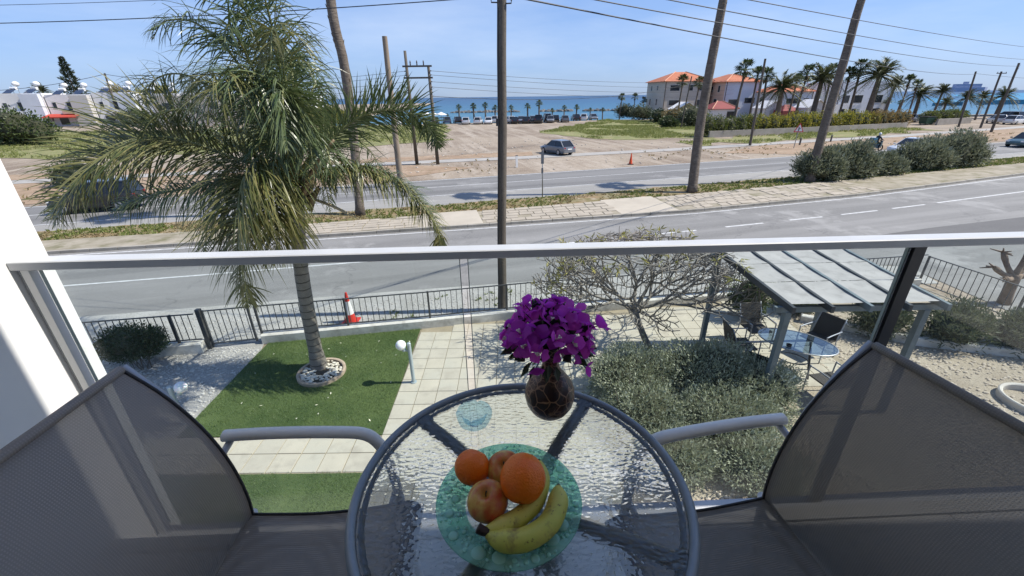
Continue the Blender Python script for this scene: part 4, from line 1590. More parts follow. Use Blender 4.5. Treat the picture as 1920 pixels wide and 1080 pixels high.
q.tube(pts, [0.20 - 0.055 * min(1, i / 6) - 0.015 * i / 40 + 0.006 * noise.noise(Vector((i * 0.7, 0, 0))) for i in range(41)], 18)
q.build('trunk', m_trunk, palm, smooth=True)
m_boot = M('palm_boot_fibre', (0.13, 0.10, 0.06), (0.22, 0.18, 0.11), 9, 0.95, bmp=0.8, bscale=30, bdist=0.03, stretch=(1, 1, 0.2))
m_fr1 = leafmat('palm_leaflet', (0.04, 0.07, 0.02), (0.16, 0.195, 0.085), 0.28, 0.32)
m_fr2 = leafmat('yellowing_palm_leaflet', (0.055, 0.08, 0.02), (0.26, 0.24, 0.09), 0.28, 0.34)
m_rach = M('palm_rachis', (0.22, 0.23, 0.09), (0.15, 0.16, 0.06), 8, 0.6, mode='obj')
m_deadb = M('dry_spathe', (0.22, 0.155, 0.09), (0.30, 0.22, 0.14), 7, 0.85, mode='obj', bmp=0.4, bscale=40)
HEART = Vector((-3.953, 7.900, 4.078))
pr_ = random.Random(4)
def frond(ctrl, mat, leafL=0.62, n=95, droop=0.5, side=1.0, wind=Vector((-0.25, 0, 0)), r0=0.028, start=0.12, wide=1.0, twist=0.0):
    q = MB()
    pts = bez(ctrl, 40)
    q.tube(pts, [r0 * (1 - i / 44) + 0.003 for i in range(41)], 6)
    rc = q.build('frond', m_rach, palm, smooth=True)
    lf = MB()
    for i in range(n):
        t = start + (1 - start) * (i + pr_.random()) / n
        k = min(int(t * 40), 39)
        p0 = pts[k].lerp(pts[k + 1], t * 40 - k)
        tan = (pts[min(k + 2, 40)] - pts[max(k - 1, 0)]).normalized()
        s0 = tan.cross(Vector((0, 0, 1)))
        if s0.length < 0.1:
            s0 = tan.cross(Vector((0, 1, 0)))
        s0.normalize()
        up = s0.cross(tan)
        s0, up = s0 * math.cos(twist) + up * math.sin(twist), up * math.cos(twist) - s0 * math.sin(twist)
        L = leafL * (math.sin(math.pi * min(1, 0.22 + t * 0.80)) ** 0.6) * pr_.uniform(0.7, 1.15)
        for sgn in (-1, 1):
            d = (s0 * sgn * side * pr_.uniform(0.5, 1.1) + tan * pr_.uniform(0.25, 1.1) + up * pr_.uniform(-0.45, 0.85)).normalized()
            w0 = pr_.uniform(0.009, 0.0165) * wide
            P = p0.copy()
            prev = None
            seg = 5
            dr = droop * pr_.uniform(0.3, 1.5)
            vs = []
            for g2 in range(seg + 1):
                u = g2 / seg
                dd = (d + Vector((0, 0, -1)) * dr * u * 2.2 + wind * u * pr_.uniform(0.6, 1.4)).normalized()
                sd = dd.cross(up)
                if sd.length < 1e-3:
                    sd = dd.orthogonal()
                sd.normalize()
                wd = w0 * (1 - u) ** 0.55 * (0.55 + u * 1.4 if u < 0.3 else 1)
                vs += [P - sd * wd, P + sd * wd]
                P = P + dd * L / seg
            lf.add(vs, [(2 * k2, 2 * k2 + 1, 2 * k2 + 3, 2 * k2 + 2) for k2 in range(seg)])
    lo = lf.build('leaflets', mat, rc)
    kind(lo, 'stuff')
H0 = (-3.921, 7.900, 4.222)
FR = [
 # left reaching arches
 ([H0, (-4.793, 7.700, 4.561), (-5.364, 7.400, 4.889), (-5.841, 7.200, 4.970), (-6.454, 7.000, 4.722), (-7.031, 6.800, 4.239), (-7.492, 6.700, 3.617)], 1.0, 150, 0.42, m_fr2),
 ([H0, (-4.561, 7.400, 4.269), (-5.133, 7.000, 4.218), (-5.803, 6.800, 4.113), (-6.362, 6.600, 3.893)], 0.68, 100, 1.1, m_fr1),
 ([H0, (-5.303, 8.400, 4.748), (-6.529, 8.900, 5.161), (-7.799, 9.300, 5.158), (-9.072, 9.600, 4.733)], 0.7, 90, 0.55, m_fr1),
 # front, hanging toward the balcony
 ([H0, (-4.027, 7.200, 4.514), (-4.118, 6.700, 4.426), (-4.153, 6.350, 3.927), (-4.235, 6.200, 3.203), (-4.307, 6.150, 2.336)], 1.05, 170, 0.85, m_fr2),
 ([H0, (-3.910, 7.400, 4.306), (-3.890, 7.000, 3.937), (-3.909, 6.800, 3.446), (-4.094, 6.800, 2.874)], 0.85, 110, 0.9, m_fr2),
 ([H0, (-4.425, 7.500, 4.296), (-4.858, 7.200, 4.086), (-5.153, 7.000, 3.590), (-5.379, 7.000, 3.015)], 0.5, 80, 0.9, m_fr1),
 # right
 ([H0, (-3.393, 8.000, 4.671), (-2.767, 8.100, 5.153), (-2.079, 8.100, 5.319), (-1.534, 8.100, 5.111), (-1.262, 8.100, 4.586)], 0.66, 130, 0.16, m_fr1),
 ([H0, (-3.294, 7.800, 4.278), (-2.503, 7.600, 4.327), (-1.793, 7.400, 4.004), (-1.336, 7.300, 3.404), (-1.310, 7.300, 2.796)], 0.66, 125, 1.1, m_fr2),
 ([H0, (-3.372, 7.900, 4.329), (-2.602, 7.800, 4.390), (-1.917, 7.700, 4.088), (-1.471, 7.600, 3.520), (-1.289, 7.600, 2.846)], 0.66, 125, 1.0, m_fr1),
 ([H0, (-3.696, 8.500, 4.423), (-3.496, 9.200, 4.647), (-3.153, 9.800, 4.472), (-2.996, 10.200, 3.823)], 0.55, 60, 0.8, m_fr1),
 # the tall upright bunch
 ([H0, (-3.949, 7.700, 5.144), (-4.002, 7.400, 6.008), (-3.961, 7.100, 6.398), (-3.885, 6.800, 6.424), (-3.830, 6.500, 6.108)], 0.95, 150, 0.9, m_fr1),
 ([H0, (-4.116, 7.800, 5.226), (-4.400, 7.700, 6.107), (-4.781, 7.600, 6.573), (-5.190, 7.500, 6.599), (-5.407, 7.400, 6.346)], 0.80, 140, 0.8, m_fr1),
 ([H0, (-4.035, 8.000, 5.216), (-4.108, 8.000, 6.203), (-4.157, 7.900, 6.786), (-4.315, 7.800, 7.184), (-4.637, 7.700, 7.232)], 0.85, 130, 0.7, m_fr1),
 ([H0, (-3.895, 8.000, 5.215), (-3.843, 8.000, 6.200), (-3.754, 7.800, 6.836), (-3.666, 7.500, 7.178), (-3.478, 7.000, 7.126)], 0.80, 130, 0.75, m_fr1),
 ([H0, (-3.771, 7.800, 5.136), (-3.555, 7.500, 6.009), (-3.384, 7.100, 6.391), (-3.229, 6.700, 6.341), (-3.175, 6.400, 5.999)], 0.95, 140, 0.95, m_fr2),
 ([H0, (-4.281, 7.900, 4.962), (-4.853, 7.900, 5.567), (-5.423, 7.900, 5.898), (-5.939, 7.900, 5.824), (-6.315, 7.900, 5.419)], 0.75, 120, 0.75, m_fr1),
 ([H0, (-4.252, 7.600, 4.813), (-4.737, 7.400, 5.210), (-5.146, 7.200, 5.380), (-5.503, 7.000, 5.238), (-5.739, 6.900, 4.900)], 0.70, 110, 0.8, m_fr1),
 ([H0, (-3.902, 7.400, 5.078), (-3.960, 7.000, 5.628), (-3.995, 6.600, 5.759), (-4.051, 6.300, 5.556), (-4.160, 6.200, 5.157)], 0.9, 130, 0.95, m_fr2),
 ([H0, (-3.778, 7.500, 5.070), (-3.675, 7.100, 5.699), (-3.676, 6.800, 5.831), (-3.681, 6.500, 5.552), (-3.771, 6.400, 5.068)], 0.95, 140, 1.0, m_fr1),
 ([H0, (-3.664, 7.500, 4.985), (-3.484, 7.200, 5.512), (-3.353, 6.900, 5.620), (-3.324, 6.700, 5.262), (-3.333, 6.600, 4.747)], 0.85, 130, 1.0, m_fr1),
 ([H0, (-3.957, 8.300, 4.928), (-4.009, 8.700, 5.738), (-4.131, 9.100, 6.249), (-4.315, 9.600, 6.336), (-4.472, 10.000, 5.874)], 0.85, 110, 0.9, m_fr1),
 ([H0, (-4.480, 8.600, 4.816), (-5.100, 9.200, 5.667), (-5.874, 9.800, 6.082), (-6.815, 10.300, 5.912), (-7.595, 10.600, 5.267)], 0.85, 110, 0.8, m_fr1),
 ([H0, (-3.737, 8.100, 4.850), (-3.597, 8.300, 5.465), (-3.512, 8.500, 5.728), (-3.501, 8.700, 5.552), (-3.550, 8.800, 4.984)], 0.6, 80, 0.9, m_fr1),
 ([H0, (-4.736, 8.200, 4.572), (-5.612, 8.500, 4.934), (-6.434, 8.800, 4.922), (-7.115, 9.000, 4.610)], 0.6, 80, 0.8, m_fr1),
 # short hanging ones that hide the heart
 ([H0, (-3.425, 7.600, 4.627), (-3.122, 7.400, 4.818), (-2.973, 7.200, 4.585), (-2.978, 7.100, 4.170)], 0.6, 70, 1.0, m_fr1),
 ([H0, (-3.539, 7.400, 4.738), (-3.258, 7.100, 5.010), (-3.118, 6.900, 4.788), (-3.107, 6.800, 4.313)], 0.75, 80, 1.1, m_fr1),
 ([H0, (-3.687, 7.300, 4.667), (-3.572, 7.000, 4.903), (-3.659, 6.800, 4.647), (-3.788, 6.700, 4.258)], 0.8, 90, 1.1, m_fr1),
 ([H0, (-4.044, 7.600, 4.546), (-4.309, 7.500, 4.737), (-4.635, 7.400, 4.493), (-4.893, 7.300, 4.020)], 0.7, 80, 1.1, m_fr1),
 # low back ones
 ([H0, (-3.907, 8.600, 4.104), (-3.997, 9.200, 3.779), (-4.123, 9.500, 3.119)], 0.5, 50, 0.9, m_fr1),
 ([H0, (-4.832, 8.500, 4.029), (-5.880, 9.000, 3.617), (-6.773, 9.200, 2.989)], 0.5, 60, 0.9, m_fr1),
]
TW = {150: 0.95, 100: 0.3, 130: 1.0, 125: 0.25}
for ctrl, L, n, dr, mt in FR:
    low = n in (150, 100, 170, 110, 130, 125) and L in (1.0, 0.68, 1.05, 0.85, 0.66)
    frond(ctrl, mt, L * (1.22 if low else 1.08), int(n * (1.6 if low else 0.52)), dr, wind=Vector((-0.12, 0, 0.0)), wide=1.08 if low else 1.0, twist=TW.get(n, 0.0) if low else pr_.uniform(-0.6, 0.6))
q = MB()
for i in range(26):
    a = pr_.uniform(0, 6.28)
    z = pr_.uniform(-0.55, 0.25)
    b0 = HEART + Vector((math.cos(a) * 0.12, math.sin(a) * 0.12, z))
    q.tube([b0, b0 + Vector((math.cos(a) * 0.12, math.sin(a) * 0.12, 0.22)), b0 + Vector((math.cos(a) * 0.26, math.sin(a) * 0.26, 0.40))], [0.06, 0.045, 0.02], 6)
kind(q.build('leaf_bases', m_boot, palm, smooth=True), 'stuff')
q = MB()
a_, b_, c__ = Vector((-3.687, 7.550, 3.951)), Vector((-3.339, 7.450, 4.425)), Vector((-2.923, 7.400, 4.883))
q.tube(bez([a_, b_, c__], 12), [0.03 + 0.055 * math.sin(math.pi * (i / 12) ** 0.8) for i in range(13)], 10, sq=0.45)
q.build('spathe', m_deadb, palm, smooth=True)
q = MB()
q.tube(bez([(-3.645, 7.600, 3.892), (-3.185, 7.400, 3.788), (-2.732, 7.300, 3.588)], 8), [0.03, 0.034, 0.036, 0.036, 0.035, 0.034, 0.033, 0.03, 0.012], 8, sq=0.6)
q.build('cut_leaf_stalk', M('cut_stalk', (0.52, 0.42, 0.24), (0.42, 0.33, 0.18), 8, 0.8, mode='obj'), palm, smooth=True)

# ring of edging round the palm, with pebbles
PB = Vector((-4.2, 7.68, 0))
m_ring = M('terracotta_edging', (0.46, 0.36, 0.27), (0.36, 0.28, 0.20), 6, 0.9, bmp=0.4, bscale=30)
q = MB()
q.lathe([(0.44, 0.0), (0.44, 0.085), (0.455, 0.095), (0.49, 0.095), (0.505, 0.085), (0.505, 0.0)], 48, PB)
tag(q.build('planter_ring', m_ring, None, smooth=True, auto=40), 'round stone edging ring at the foot of the big palm', 'planter')
q = MB()
q.lathe([(0.0, 0.04), (0.44, 0.04)], 32, PB)
kind(q.build('planter_soil', M('dark_soil', (0.06, 0.045, 0.03), (0.10, 0.08, 0.055), 12, 0.95, bmp=0.6, bscale=40)), 'structure')
m_peb = leafmat('cream_pebble', (0.52, 0.46, 0.36), (0.74, 0.70, 0.60), 0.0, 0.6)
cnt = 0
for i in range(900):
    a, r_ = lr.uniform(0, 6.283), 0.42 * math.sqrt(lr.random())
    if r_ < 0.16 or cnt > 150:
        continue
    s = lr.uniform(0.018, 0.036)
    cnt += 1
    if cnt == 1:
        pebs = MB()
    pebs.blob((PB.x + r_ * math.cos(a), PB.y + r_ * math.sin(a), 0.045 + s * 0.4), (s * 1.3, s, s * 0.7), seed=i, sub=1, amp=0.2)
kind(pebs.build('palm_pebbles', m_peb, None, smooth=True), 'stuff')

# --- generic leafy shrub
def leaf_mass(mb, core, c, rad, n, L, w, seed, up=0.3, lump=0.32, fr=1.6, low=0.06, r=rnd):
    c = Vector(c)
    for i in range(n):
        v = rvec(r)
        d = 1 + lump * noise.noise(v * fr + Vector((seed * 3.7, seed, 0))) + lump * 0.5 * noise.noise(v * fr * 2.7 + Vector((seed, 5, seed)))
        k = d * (r.uniform(0.5, 1.08) ** 0.5) * (1.0 if r.random() < 0.9 else r.uniform(1.0, 1.16))
        p_ = c + Vector((v.x * rad[0] * k, v.y * rad[1] * k, v.z * rad[2] * k))
        if p_.z < low:
            continue
        dr = (v * 0.8 + rvec(r) * 0.9 + Vector((0, 0, up)))
        leafquad(mb, p_, dr, L * r.uniform(0.6, 1.3), w * r.uniform(0.7, 1.2), fold=w * 0.3)
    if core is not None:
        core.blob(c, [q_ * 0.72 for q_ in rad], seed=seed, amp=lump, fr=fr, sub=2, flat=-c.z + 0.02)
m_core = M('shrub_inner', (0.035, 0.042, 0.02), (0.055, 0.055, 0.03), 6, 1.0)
m_twig = M('grey_twig', (0.16, 0.13, 0.10), (0.11, 0.09, 0.07), 10, 0.9)
def shrub(name, label, loc, blobs, n, L, w, mat, cat='shrub', core=True, low=0.06, up=0.3, stems=5, group=None, sr=None, lump=0.32):
    t = thing(name, label, cat, loc, group)
    r = random.Random(sr or hash(label) % 9999)
    lf, co_ = MB(), MB()
    tot = sum(b[1][0] * b[1][1] + b[1][2] ** 2 for b in blobs)
    for i, (c, rad) in enumerate(blobs):
        cc = (loc[0] + c[0], loc[1] + c[1], loc[2] + c[2])
        leaf_mass(lf, co_ if core else None, cc, rad, int(n * (rad[0] * rad[1] + rad[2] ** 2) / tot), L, w, i + len(label) * 0.37, up=up, low=loc[2] + low, r=r, lump=lump)
    st_ = MB()
    for i in range(stems):
        b = blobs[i % len(blobs)]
        a = r.uniform(0, 6.28)
        e_ = Vector(loc) + Vector(b[0]) + Vector((math.cos(a) * b[1][0] * 0.5, math.sin(a) * b[1][1] * 0.5, 0))
        b0 = Vector(loc) + Vector((b[0][0] * 0.6 + math.cos(a) * 0.05, b[0][1] * 0.6 + math.sin(a) * 0.05, 0))
        rr = 0.018 * max(b[1])
        st_.tube(bez([b0, (b0 + e_) / 2 + Vector((math.cos(a) * 0.1, 0, 0.1)), e_], 5), [rr, rr, rr, rr * 0.8, rr * 0.6, rr * 0.4], 6)
    st_.build('stems', m_twig, t)
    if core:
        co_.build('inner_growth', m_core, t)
    kind(lf.build('foliage', mat, t), 'stuff')
    return t
m_olive = leafmat('olive_leaf', (0.19, 0.215, 0.115), (0.52, 0.54, 0.40), 0.25, 0.42)
m_clip = leafmat('clipped_leaf', (0.02, 0.04, 0.012), (0.05, 0.08, 0.025), 0.2, 0.4)
m_bush = leafmat('bush_leaf', (0.035, 0.06, 0.015), (0.09, 0.12, 0.035), 0.25, 0.45)
m_olea = leafmat('oleander_leaf', (0.05, 0.068, 0.03), (0.16, 0.18, 0.095), 0.22, 0.45)
shrub('olive_shrub', 'wide silvery olive shrub beside the glass table and pergola', (3.3, 6.3, 0.0),
      [((-0.9, 0.55, 0.42), (0.95, 0.75, 0.55)), ((0.45, 0.45, 0.5), (1.05, 0.85, 0.62)), ((1.25, 0.2, 0.42), (0.75, 0.75, 0.55)), ((-0.95, -0.35, 0.34), (0.75, 0.75, 0.42)), ((0.3, -0.6, 0.36), (1.05, 0.75, 0.46)), ((-0.75, -1.25, 0.25), (0.62, 0.6, 0.34)), ((0.45, -1.45, 0.25), (0.72, 0.6, 0.36))],
      62000, 0.074, 0.0108, m_olive, core=True, up=0.55, stems=40, low=0.02)
ol = bpy.data.objects['olive_shrub']
q = MB()
for i in range(140):
    x, y = 3.3 + gr.uniform(-1.5, 1.6), 6.3 + gr.uniform(-1.6, 1.0)
    h = gr.uniform(0.5, 1.0) * (1 if y > 5.8 else 0.62)
    d = Vector((gr.uniform(-0.25, 0.25), gr.uniform(-0.25, 0.25), h))
    q.tube([Vector((x, y, 0.05)), Vector((x, y, 0.05)) + d * 0.5, Vector((x, y, 0.05)) + d], [0.008, 0.006, 0.003], 4)
kind(q.build('twigs', m_twig, ol), 'stuff')
q = MB()
for i in range(60):
    x, y = 3.3 + gr.uniform(-1.5, 1.6), 6.3 + gr.uniform(-0.9, 1.2)
    b0 = Vector((x, y, gr.uniform(0.6, 0.85)))
    tip = Vector((gr.uniform(-0.2, 0.2), gr.uniform(-0.2, 0.2), gr.uniform(0.25, 0.5)))
    for k in range(16):
        leafquad(q, b0 + tip * k / 16, rvec(gr) + Vector((0, 0, 0.8)), 0.06, 0.008)
kind(q.build('upright_shoots', m_olive, ol), 'stuff')
shrub('clipped_shrub', 'dark clipped dome shrub beside the white wall and left fence', (-8.35, 7.95, 0.0),
      [((0.05, 0.0, 0.70), (0.56, 0.5, 0.36)), ((-0.35, 0.05, 0.62), (0.42, 0.42, 0.36)), ((0.3, 0.02, 0.66), (0.36, 0.36, 0.3))], 8000, 0.05, 0.015, m_clip, low=0.28, stems=12)
shrub('laurel_shrub', 'small glossy shrub behind the pergola beside the bare tree', (6.35, 9.95, 0.0),
      [((0, 0, 0.75), (0.42, 0.4, 0.42)), ((-0.25, 0.1, 0.55), (0.35, 0.35, 0.35)), ((0.1, 0.05, 0.3), (0.3, 0.3, 0.3))], 2600, 0.075, 0.02, m_bush, stems=5)
for i, (x, y, s, lb) in enumerate(((9.0, 9.0, 0.85, 'leafy oleander shrub just right of the pergola post'), (10.35, 8.55, 0.95, 'leafy oleander shrub in front of the driveway fence'), (11.6, 8.2, 0.85, 'leafy oleander shrub at the right edge of the gravel bed'), (7.75, 10.3, 0.75, 'dark shrub in the shade behind the pergola'))):
    shrub('oleander_shrub', lb, (x, y, 0), [((0, 0, 0.5 * s), (0.75 * s, 0.6 * s, 0.5 * s)), ((0.35 * s, 0.2, 0.6 * s), (0.5 * s, 0.5 * s, 0.45 * s))], 3200, 0.13, 0.014, m_olea, stems=6, up=0.6, group='shrubs behind the pergola')
wall_strip('border_kerb', [(7.6, 9.75), (9.6, 8.55), (12.6, 7.6)], 0.16, 0.20, 'pale low border running through the gravel behind the shrubs', 'border')
# stone ring pots
for c, r_, lb in (((2.62, 7.62, 0), 0.36, 'pale stone ring round the foot of the bare tree'), ((10.0, 6.35, 0), 0.55, 'pale stone planting ring on the gravel at the right edge')):
    q = MB()
    q.lathe([(r_ - 0.07, 0.0), (r_ - 0.07, 0.12), (r_ - 0.05, 0.14), (r_ - 0.02, 0.14), (r_, 0.12), (r_, 0.0)], 36, c)
    tag(q.build('stone_ring', m_ring if r_ < 0.4 else M('pale_ring', (0.60, 0.56, 0.48), (0.5, 0.46, 0.4), 5, 0.9), None, smooth=True, auto=40), lb, 'planter')

# --- bare frangipani
fg = thing('frangipani_tree', 'bare spreading tree with grey tangled branches over the terrace', 'tree', (3.17, 8.3, 0))
m_frb = M('frangipani_bark', (0.26, 0.235, 0.20), (0.18, 0.16, 0.135), 8, 0.85, bmp=0.3, bscale=40)
tw = random.Random(12)
limbs = []
tips = []
def grow(p_, d, L, r_, lvl, mb):
    d = d.normalized()
    mid = p_ + d * L * 0.5 + rvec(tw) * L * 0.07
    dd = (d + Vector((0, 0, 0.14 if lvl < 3 else 0.05)) + rvec(tw) * 0.22).normalized()
    e_ = mid + dd * L * 0.55
    mb.tube(bez([p_, mid, e_], 4), [r_, r_ * 0.96, r_ * 0.9, r_ * 0.86, r_ * 0.84], 6, caps=lvl == 0)
    if lvl >= 7:
        tips.append((e_, dd))
        return
    n = 2 if tw.random() < 0.60 else 3
    a0 = tw.uniform(0, 6.28)
    u, w_ = frame(dd)
    ctr = Vector((3.05, 8.6, 1.0))
    for k in range(n):
        a = a0 + k * 6.283 / n
        sp_r = tw.uniform(0.55, 0.95)
        nd_ = dd + (u * math.cos(a) + w_ * math.sin(a)) * sp_r
        out_ = (e_ - ctr)
        out_.z *= 0.45
        nd_ = nd_.normalized() + out_.normalized() * 0.30
        q_ = (e_.x - ctr.x) ** 2 / 5.2 + (e_.y - ctr.y) ** 2 / 3.2 + max(0, e_.z - 1.1) ** 2 / 1.9
        if q_ > 0.9:
            nd_ += Vector((0, 0, 0.35 if e_.z < 2.3 else -0.7)) - out_.normalized() * 0.55
        if nd_.z < -0.35:
            nd_.z = -0.1
        grow(e_, nd_, L * tw.uniform(0.76, 0.92), r_ * (0.79 if n == 2 else 0.74), lvl + 1, mb)
q = MB()
t0 = [Vector((3.247, 8.321, 0.000)), Vector((3.067, 8.450, 0.359)), Vector((2.884, 8.500, 0.787)), Vector((2.814, 8.550, 1.106))]
q.tube(bez(t0, 10), [0.085 - 0.003 * i for i in range(11)], 10)
q.build('trunk', m_frb, fg, smooth=True)
top = t0[-1]
for k, (d, L) in enumerate((((-1, -0.2, 0.22), 0.52), ((-0.7, 0.5, 0.5), 0.5), ((0.9, -0.3, 0.28), 0.55), ((0.8, 0.4, 0.45), 0.52), ((0.05, 0.5, 0.8), 0.5), ((-0.1, -0.6, 0.35), 0.45), ((0.2, -0.1, 0.9), 0.45))):
    q = MB()
    grow(top - Vector((0, 0, 0.14 if k % 2 else 0.03)), Vector(d), L, 0.042, 1, q)
    q.build('branch', m_frb, fg, smooth=True)
m_fyl = leafmat('frangipani_leaf', (0.24, 0.25, 0.055), (0.42, 0.36, 0.11), 0.35, 0.45)
lv = MB()
for e_, d in tips:
    if (e_.z > 2.4 and tw.random() < 0.3) or (e_.x < 1.3 and e_.z > 1.4 and tw.random() < 0.15):
        for k in range(tw.randrange(3, 6)):
            leafquad(lv, e_, d * 0.5 + rvec(tw) * 0.9 + Vector((0, 0, -0.1)), tw.uniform(0.12, 0.20), tw.uniform(0.013, 0.020), fold=0.008)
kind(lv.build('leaves', m_fyl, fg), 'stuff')

# --- pollarded tree at the right edge
pl = thing('pollarded_tree', 'knobbly pruned bare tree beyond the driveway fence at right', 'tree', (13.9, 10.6, 0))
m_pol = M('pollard_bark', (0.24, 0.17, 0.12), (0.17, 0.12, 0.085), 7, 0.9, bmp=0.5, bscale=25)
q = MB()
b0 = Vector((13.9, 10.6, 0))
q.tube(bez([b0, b0 + Vector((-0.05, 0, 0.5)), b0 + Vector((-0.1, 0, 0.9))], 6), [0.15, 0.14, 0.13, 0.13, 0.13, 0.14, 0.15], 10)
q.build('trunk', m_pol, pl, smooth=True)
for k, (dx, dy, dz) in enumerate(((-0.75, 0, 0.35), (-0.45, 0.2, 0.75), (0.1, 0, 0.95), (0.55, 0.1, 0.6), (-0.6, -0.3, 0.1), (0.6, -0.2, 0.3))):
    q = MB()
    s0 = b0 + Vector((-0.1, 0, 0.8))
    e_ = s0 + Vector((dx, dy, dz)) * 0.9
    q.tube(bez([s0, (s0 + e_) / 2 + Vector((0, 0, -0.05)), e_], 6), [0.09, 0.075, 0.065, 0.06, 0.065, 0.075, 0.05], 8)
    for j in range(5):
        d = Vector((dx, dy, dz)).normalized() * 0.6 + rvec(tw)
        q.tube([e_, e_ + d.normalized() * tw.uniform(0.12, 0.3)], [0.03, 0.012], 5)
    q.build('branch', m_pol, pl, smooth=True)

# --- pergola with fabric roof
pg = thing('pergola', 'grey timber pergola with pale fabric roof over the garden table', 'pergola', (4.5, 6.1, 0))
m_pg = M('pergola_paint', (0.15, 0.185, 0.195), (0.11, 0.14, 0.15), 5, 0.6, bmp=0.2, bscale=40)
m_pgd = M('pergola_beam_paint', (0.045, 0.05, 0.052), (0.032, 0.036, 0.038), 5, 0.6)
m_cloth = M('shade_cloth', (0.40, 0.385, 0.36), (0.325, 0.312, 0.293), 2.2, 0.9, c3=(0.28, 0.268, 0.25), scale3=5.0, bmp=0.2, bscale=60, bdist=0.004)
FLc, FRc, BRc, BLc = Vector((4.50, 6.10, 2.28)), Vector((7.02, 6.14, 2.28)), Vector((7.32, 8.85, 2.28)), Vector((4.56, 8.80, 2.28))
for p_ in (FLc + Vector((0.08, 0.1, 0)), FRc + Vector((-0.1, 0.1, 0)), BRc + Vector((-0.1, -0.1, 0)), BLc + Vector((0.05, 0.0, 0))):
    q = MB()
    q.box((p_.x, p_.y, 1.09), (0.10, 0.10, 2.18))
    q.build('post', m_pg, pg)
for a, b in ((FLc + Vector((-0.15, 0.1, -0.05)), FRc + Vector((0.25, 0.1, -0.05))), (BLc + Vector((-0.15, -0.05, -0.05)), BRc + Vector((0.2, -0.05, -0.05)))):
    q = MB()
    q.bar(a, b, 0.07, 0.10)
    q.build('beam', m_pg, pg)
NR = 5
for i in range(NR):
    t = i / (NR - 1)
    a, b = FLc.lerp(FRc, t) + Vector((0, -0.15, 0.05)), BLc.lerp(BRc, t) + Vector((0, 0.1, 0.05))
    q = MB()
    q.bar(a, b, 0.055, 0.11)
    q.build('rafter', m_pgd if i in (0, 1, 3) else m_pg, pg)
for i in range(NR - 1):
    for j in range(3):
        t0_, t1_ = i / (NR - 1), (i + 1) / (NR - 1)
        v0, v1 = j / 3, (j + 1) / 3
        q = MB()
        vs = []
        nn = 8
        for a in range(nn + 1):
            for b in range(nn + 1):
                t = t0_ + (t1_ - t0_) * a / nn
                v = v0 + (v1 - v0) * (0.012 + 0.976 * b / nn)
                p_ = FLc.lerp(FRc, t).lerp(BLc.lerp(BRc, t), v)
                sag = 0.018 * math.sin(math.pi * b / nn) + 0.006 * math.sin(math.pi * a / nn)
                vs.append(p_ + Vector((0, 0, 0.092 - sag + 0.006 * noise.noise(p_ * 6))))
        q.add(vs, [(a * (nn + 1) + b, (a + 1) * (nn + 1) + b, (a + 1) * (nn + 1) + b + 1, a * (nn + 1) + b + 1) for a in range(nn) for b in range(nn)])
        q.build('shade_panel', m_cloth, pg, smooth=True)

# --- table and chairs under the pergola
gtb = thing('garden_table', 'oval glass garden table with metal rim under the pergola', 'table', (6.02, 7.62, 0))
q = MB()
GC = Vector((6.0, 7.60, 0))
def oval(rx, ry, z, n=48):
    return [(GC.x + (rx * math.cos(a) * 0.83 - ry * math.sin(a) * -0.55), GC.y + (-rx * math.cos(a) * 0.55 + ry * math.sin(a) * 0.83), z) for a in [2 * math.pi * k / n for k in range(n)]]
ov = oval(0.72, 0.47, 0.72)
q.tube(ov + [ov[0]], 0.014, 8, caps=False)
q.build('rim', M('table_rim_grey', (0.45, 0.47, 0.49), None, rough=0.35, metal=0.5), gtb, smooth=True)
q = MB()
q.add(oval(0.715, 0.465, 0.725), [tuple(range(48))])
q.build('glass_top', glassmat('blue_table_glass', (0.34, 0.48, 0.64), 3.4), gtb)
for sx, sy in ((1, 1), (1, -1), (-1, 1), (-1, -1)):
    q = MB()
    a = GC + Vector((sx * 0.36 * 0.83 + sy * 0.2 * 0.55, -sx * 0.36 * 0.55 + sy * 0.2 * 0.83, 0))
    q.tube([a + Vector((0, 0, 0.015)), a * 0.7 + GC * 0.3 + Vector((0, 0, 0.71))], 0.018, 8)
    q.build('leg', m_dark, gtb)
q = MB()
rg = oval(0.30, 0.22, 0.3, 24)
q.tube(rg + [rg[0]], 0.012, 6, caps=False)
q.build('brace_ring', m_dark, gtb)
m_wick = M('dark_woven', (0.030, 0.027, 0.024), (0.05, 0.045, 0.04), 30, 0.7, bmp=0.5, bscale=90, mode='obj')
gc = local_thing('garden_chair', '', 'chair', (0, 0, 0), 'chairs round the garden table')
q = MB()
q.prism([(-0.24, -0.25), (0.24, -0.25), (0.24, 0.25), (-0.24, 0.25)], 0.42, 0.45)
q.build('seat', m_wick, gc)
q = MB()
q.add([(-0.22, -0.25, 0.44), (-0.22, 0.25, 0.44), (-0.36, 0.24, 0.92), (-0.36, -0.24, 0.92), (-0.25, -0.25, 0.44), (-0.25, 0.25, 0.44), (-0.385, 0.24, 0.92), (-0.385, -0.24, 0.92)], [(0, 1, 2, 3), (7, 6, 5, 4), (3, 2, 6, 7), (0, 3, 7, 4), (1, 5, 6, 2), (0, 4, 5, 1)])
q.build('backrest', m_wick, gc)
for s in (-1, 1):
    q = MB()
    q.tube(bez([(0.24, s * 0.29, 0.0), (0.24, s * 0.29, 0.60), (0.18, s * 0.29, 0.66), (-0.30, s * 0.28, 0.66)], 14), 0.014, 8)
    q.build('arm_frame', m_alu, gc, smooth=True)
    q = MB()
    q.tube(bez([(-0.34, s * 0.27, 0.0), (-0.22, s * 0.27, 0.45), (-0.385, s * 0.255, 0.94)], 10), 0.013, 8)
    q.build('back_leg', m_alu, gc, smooth=True)
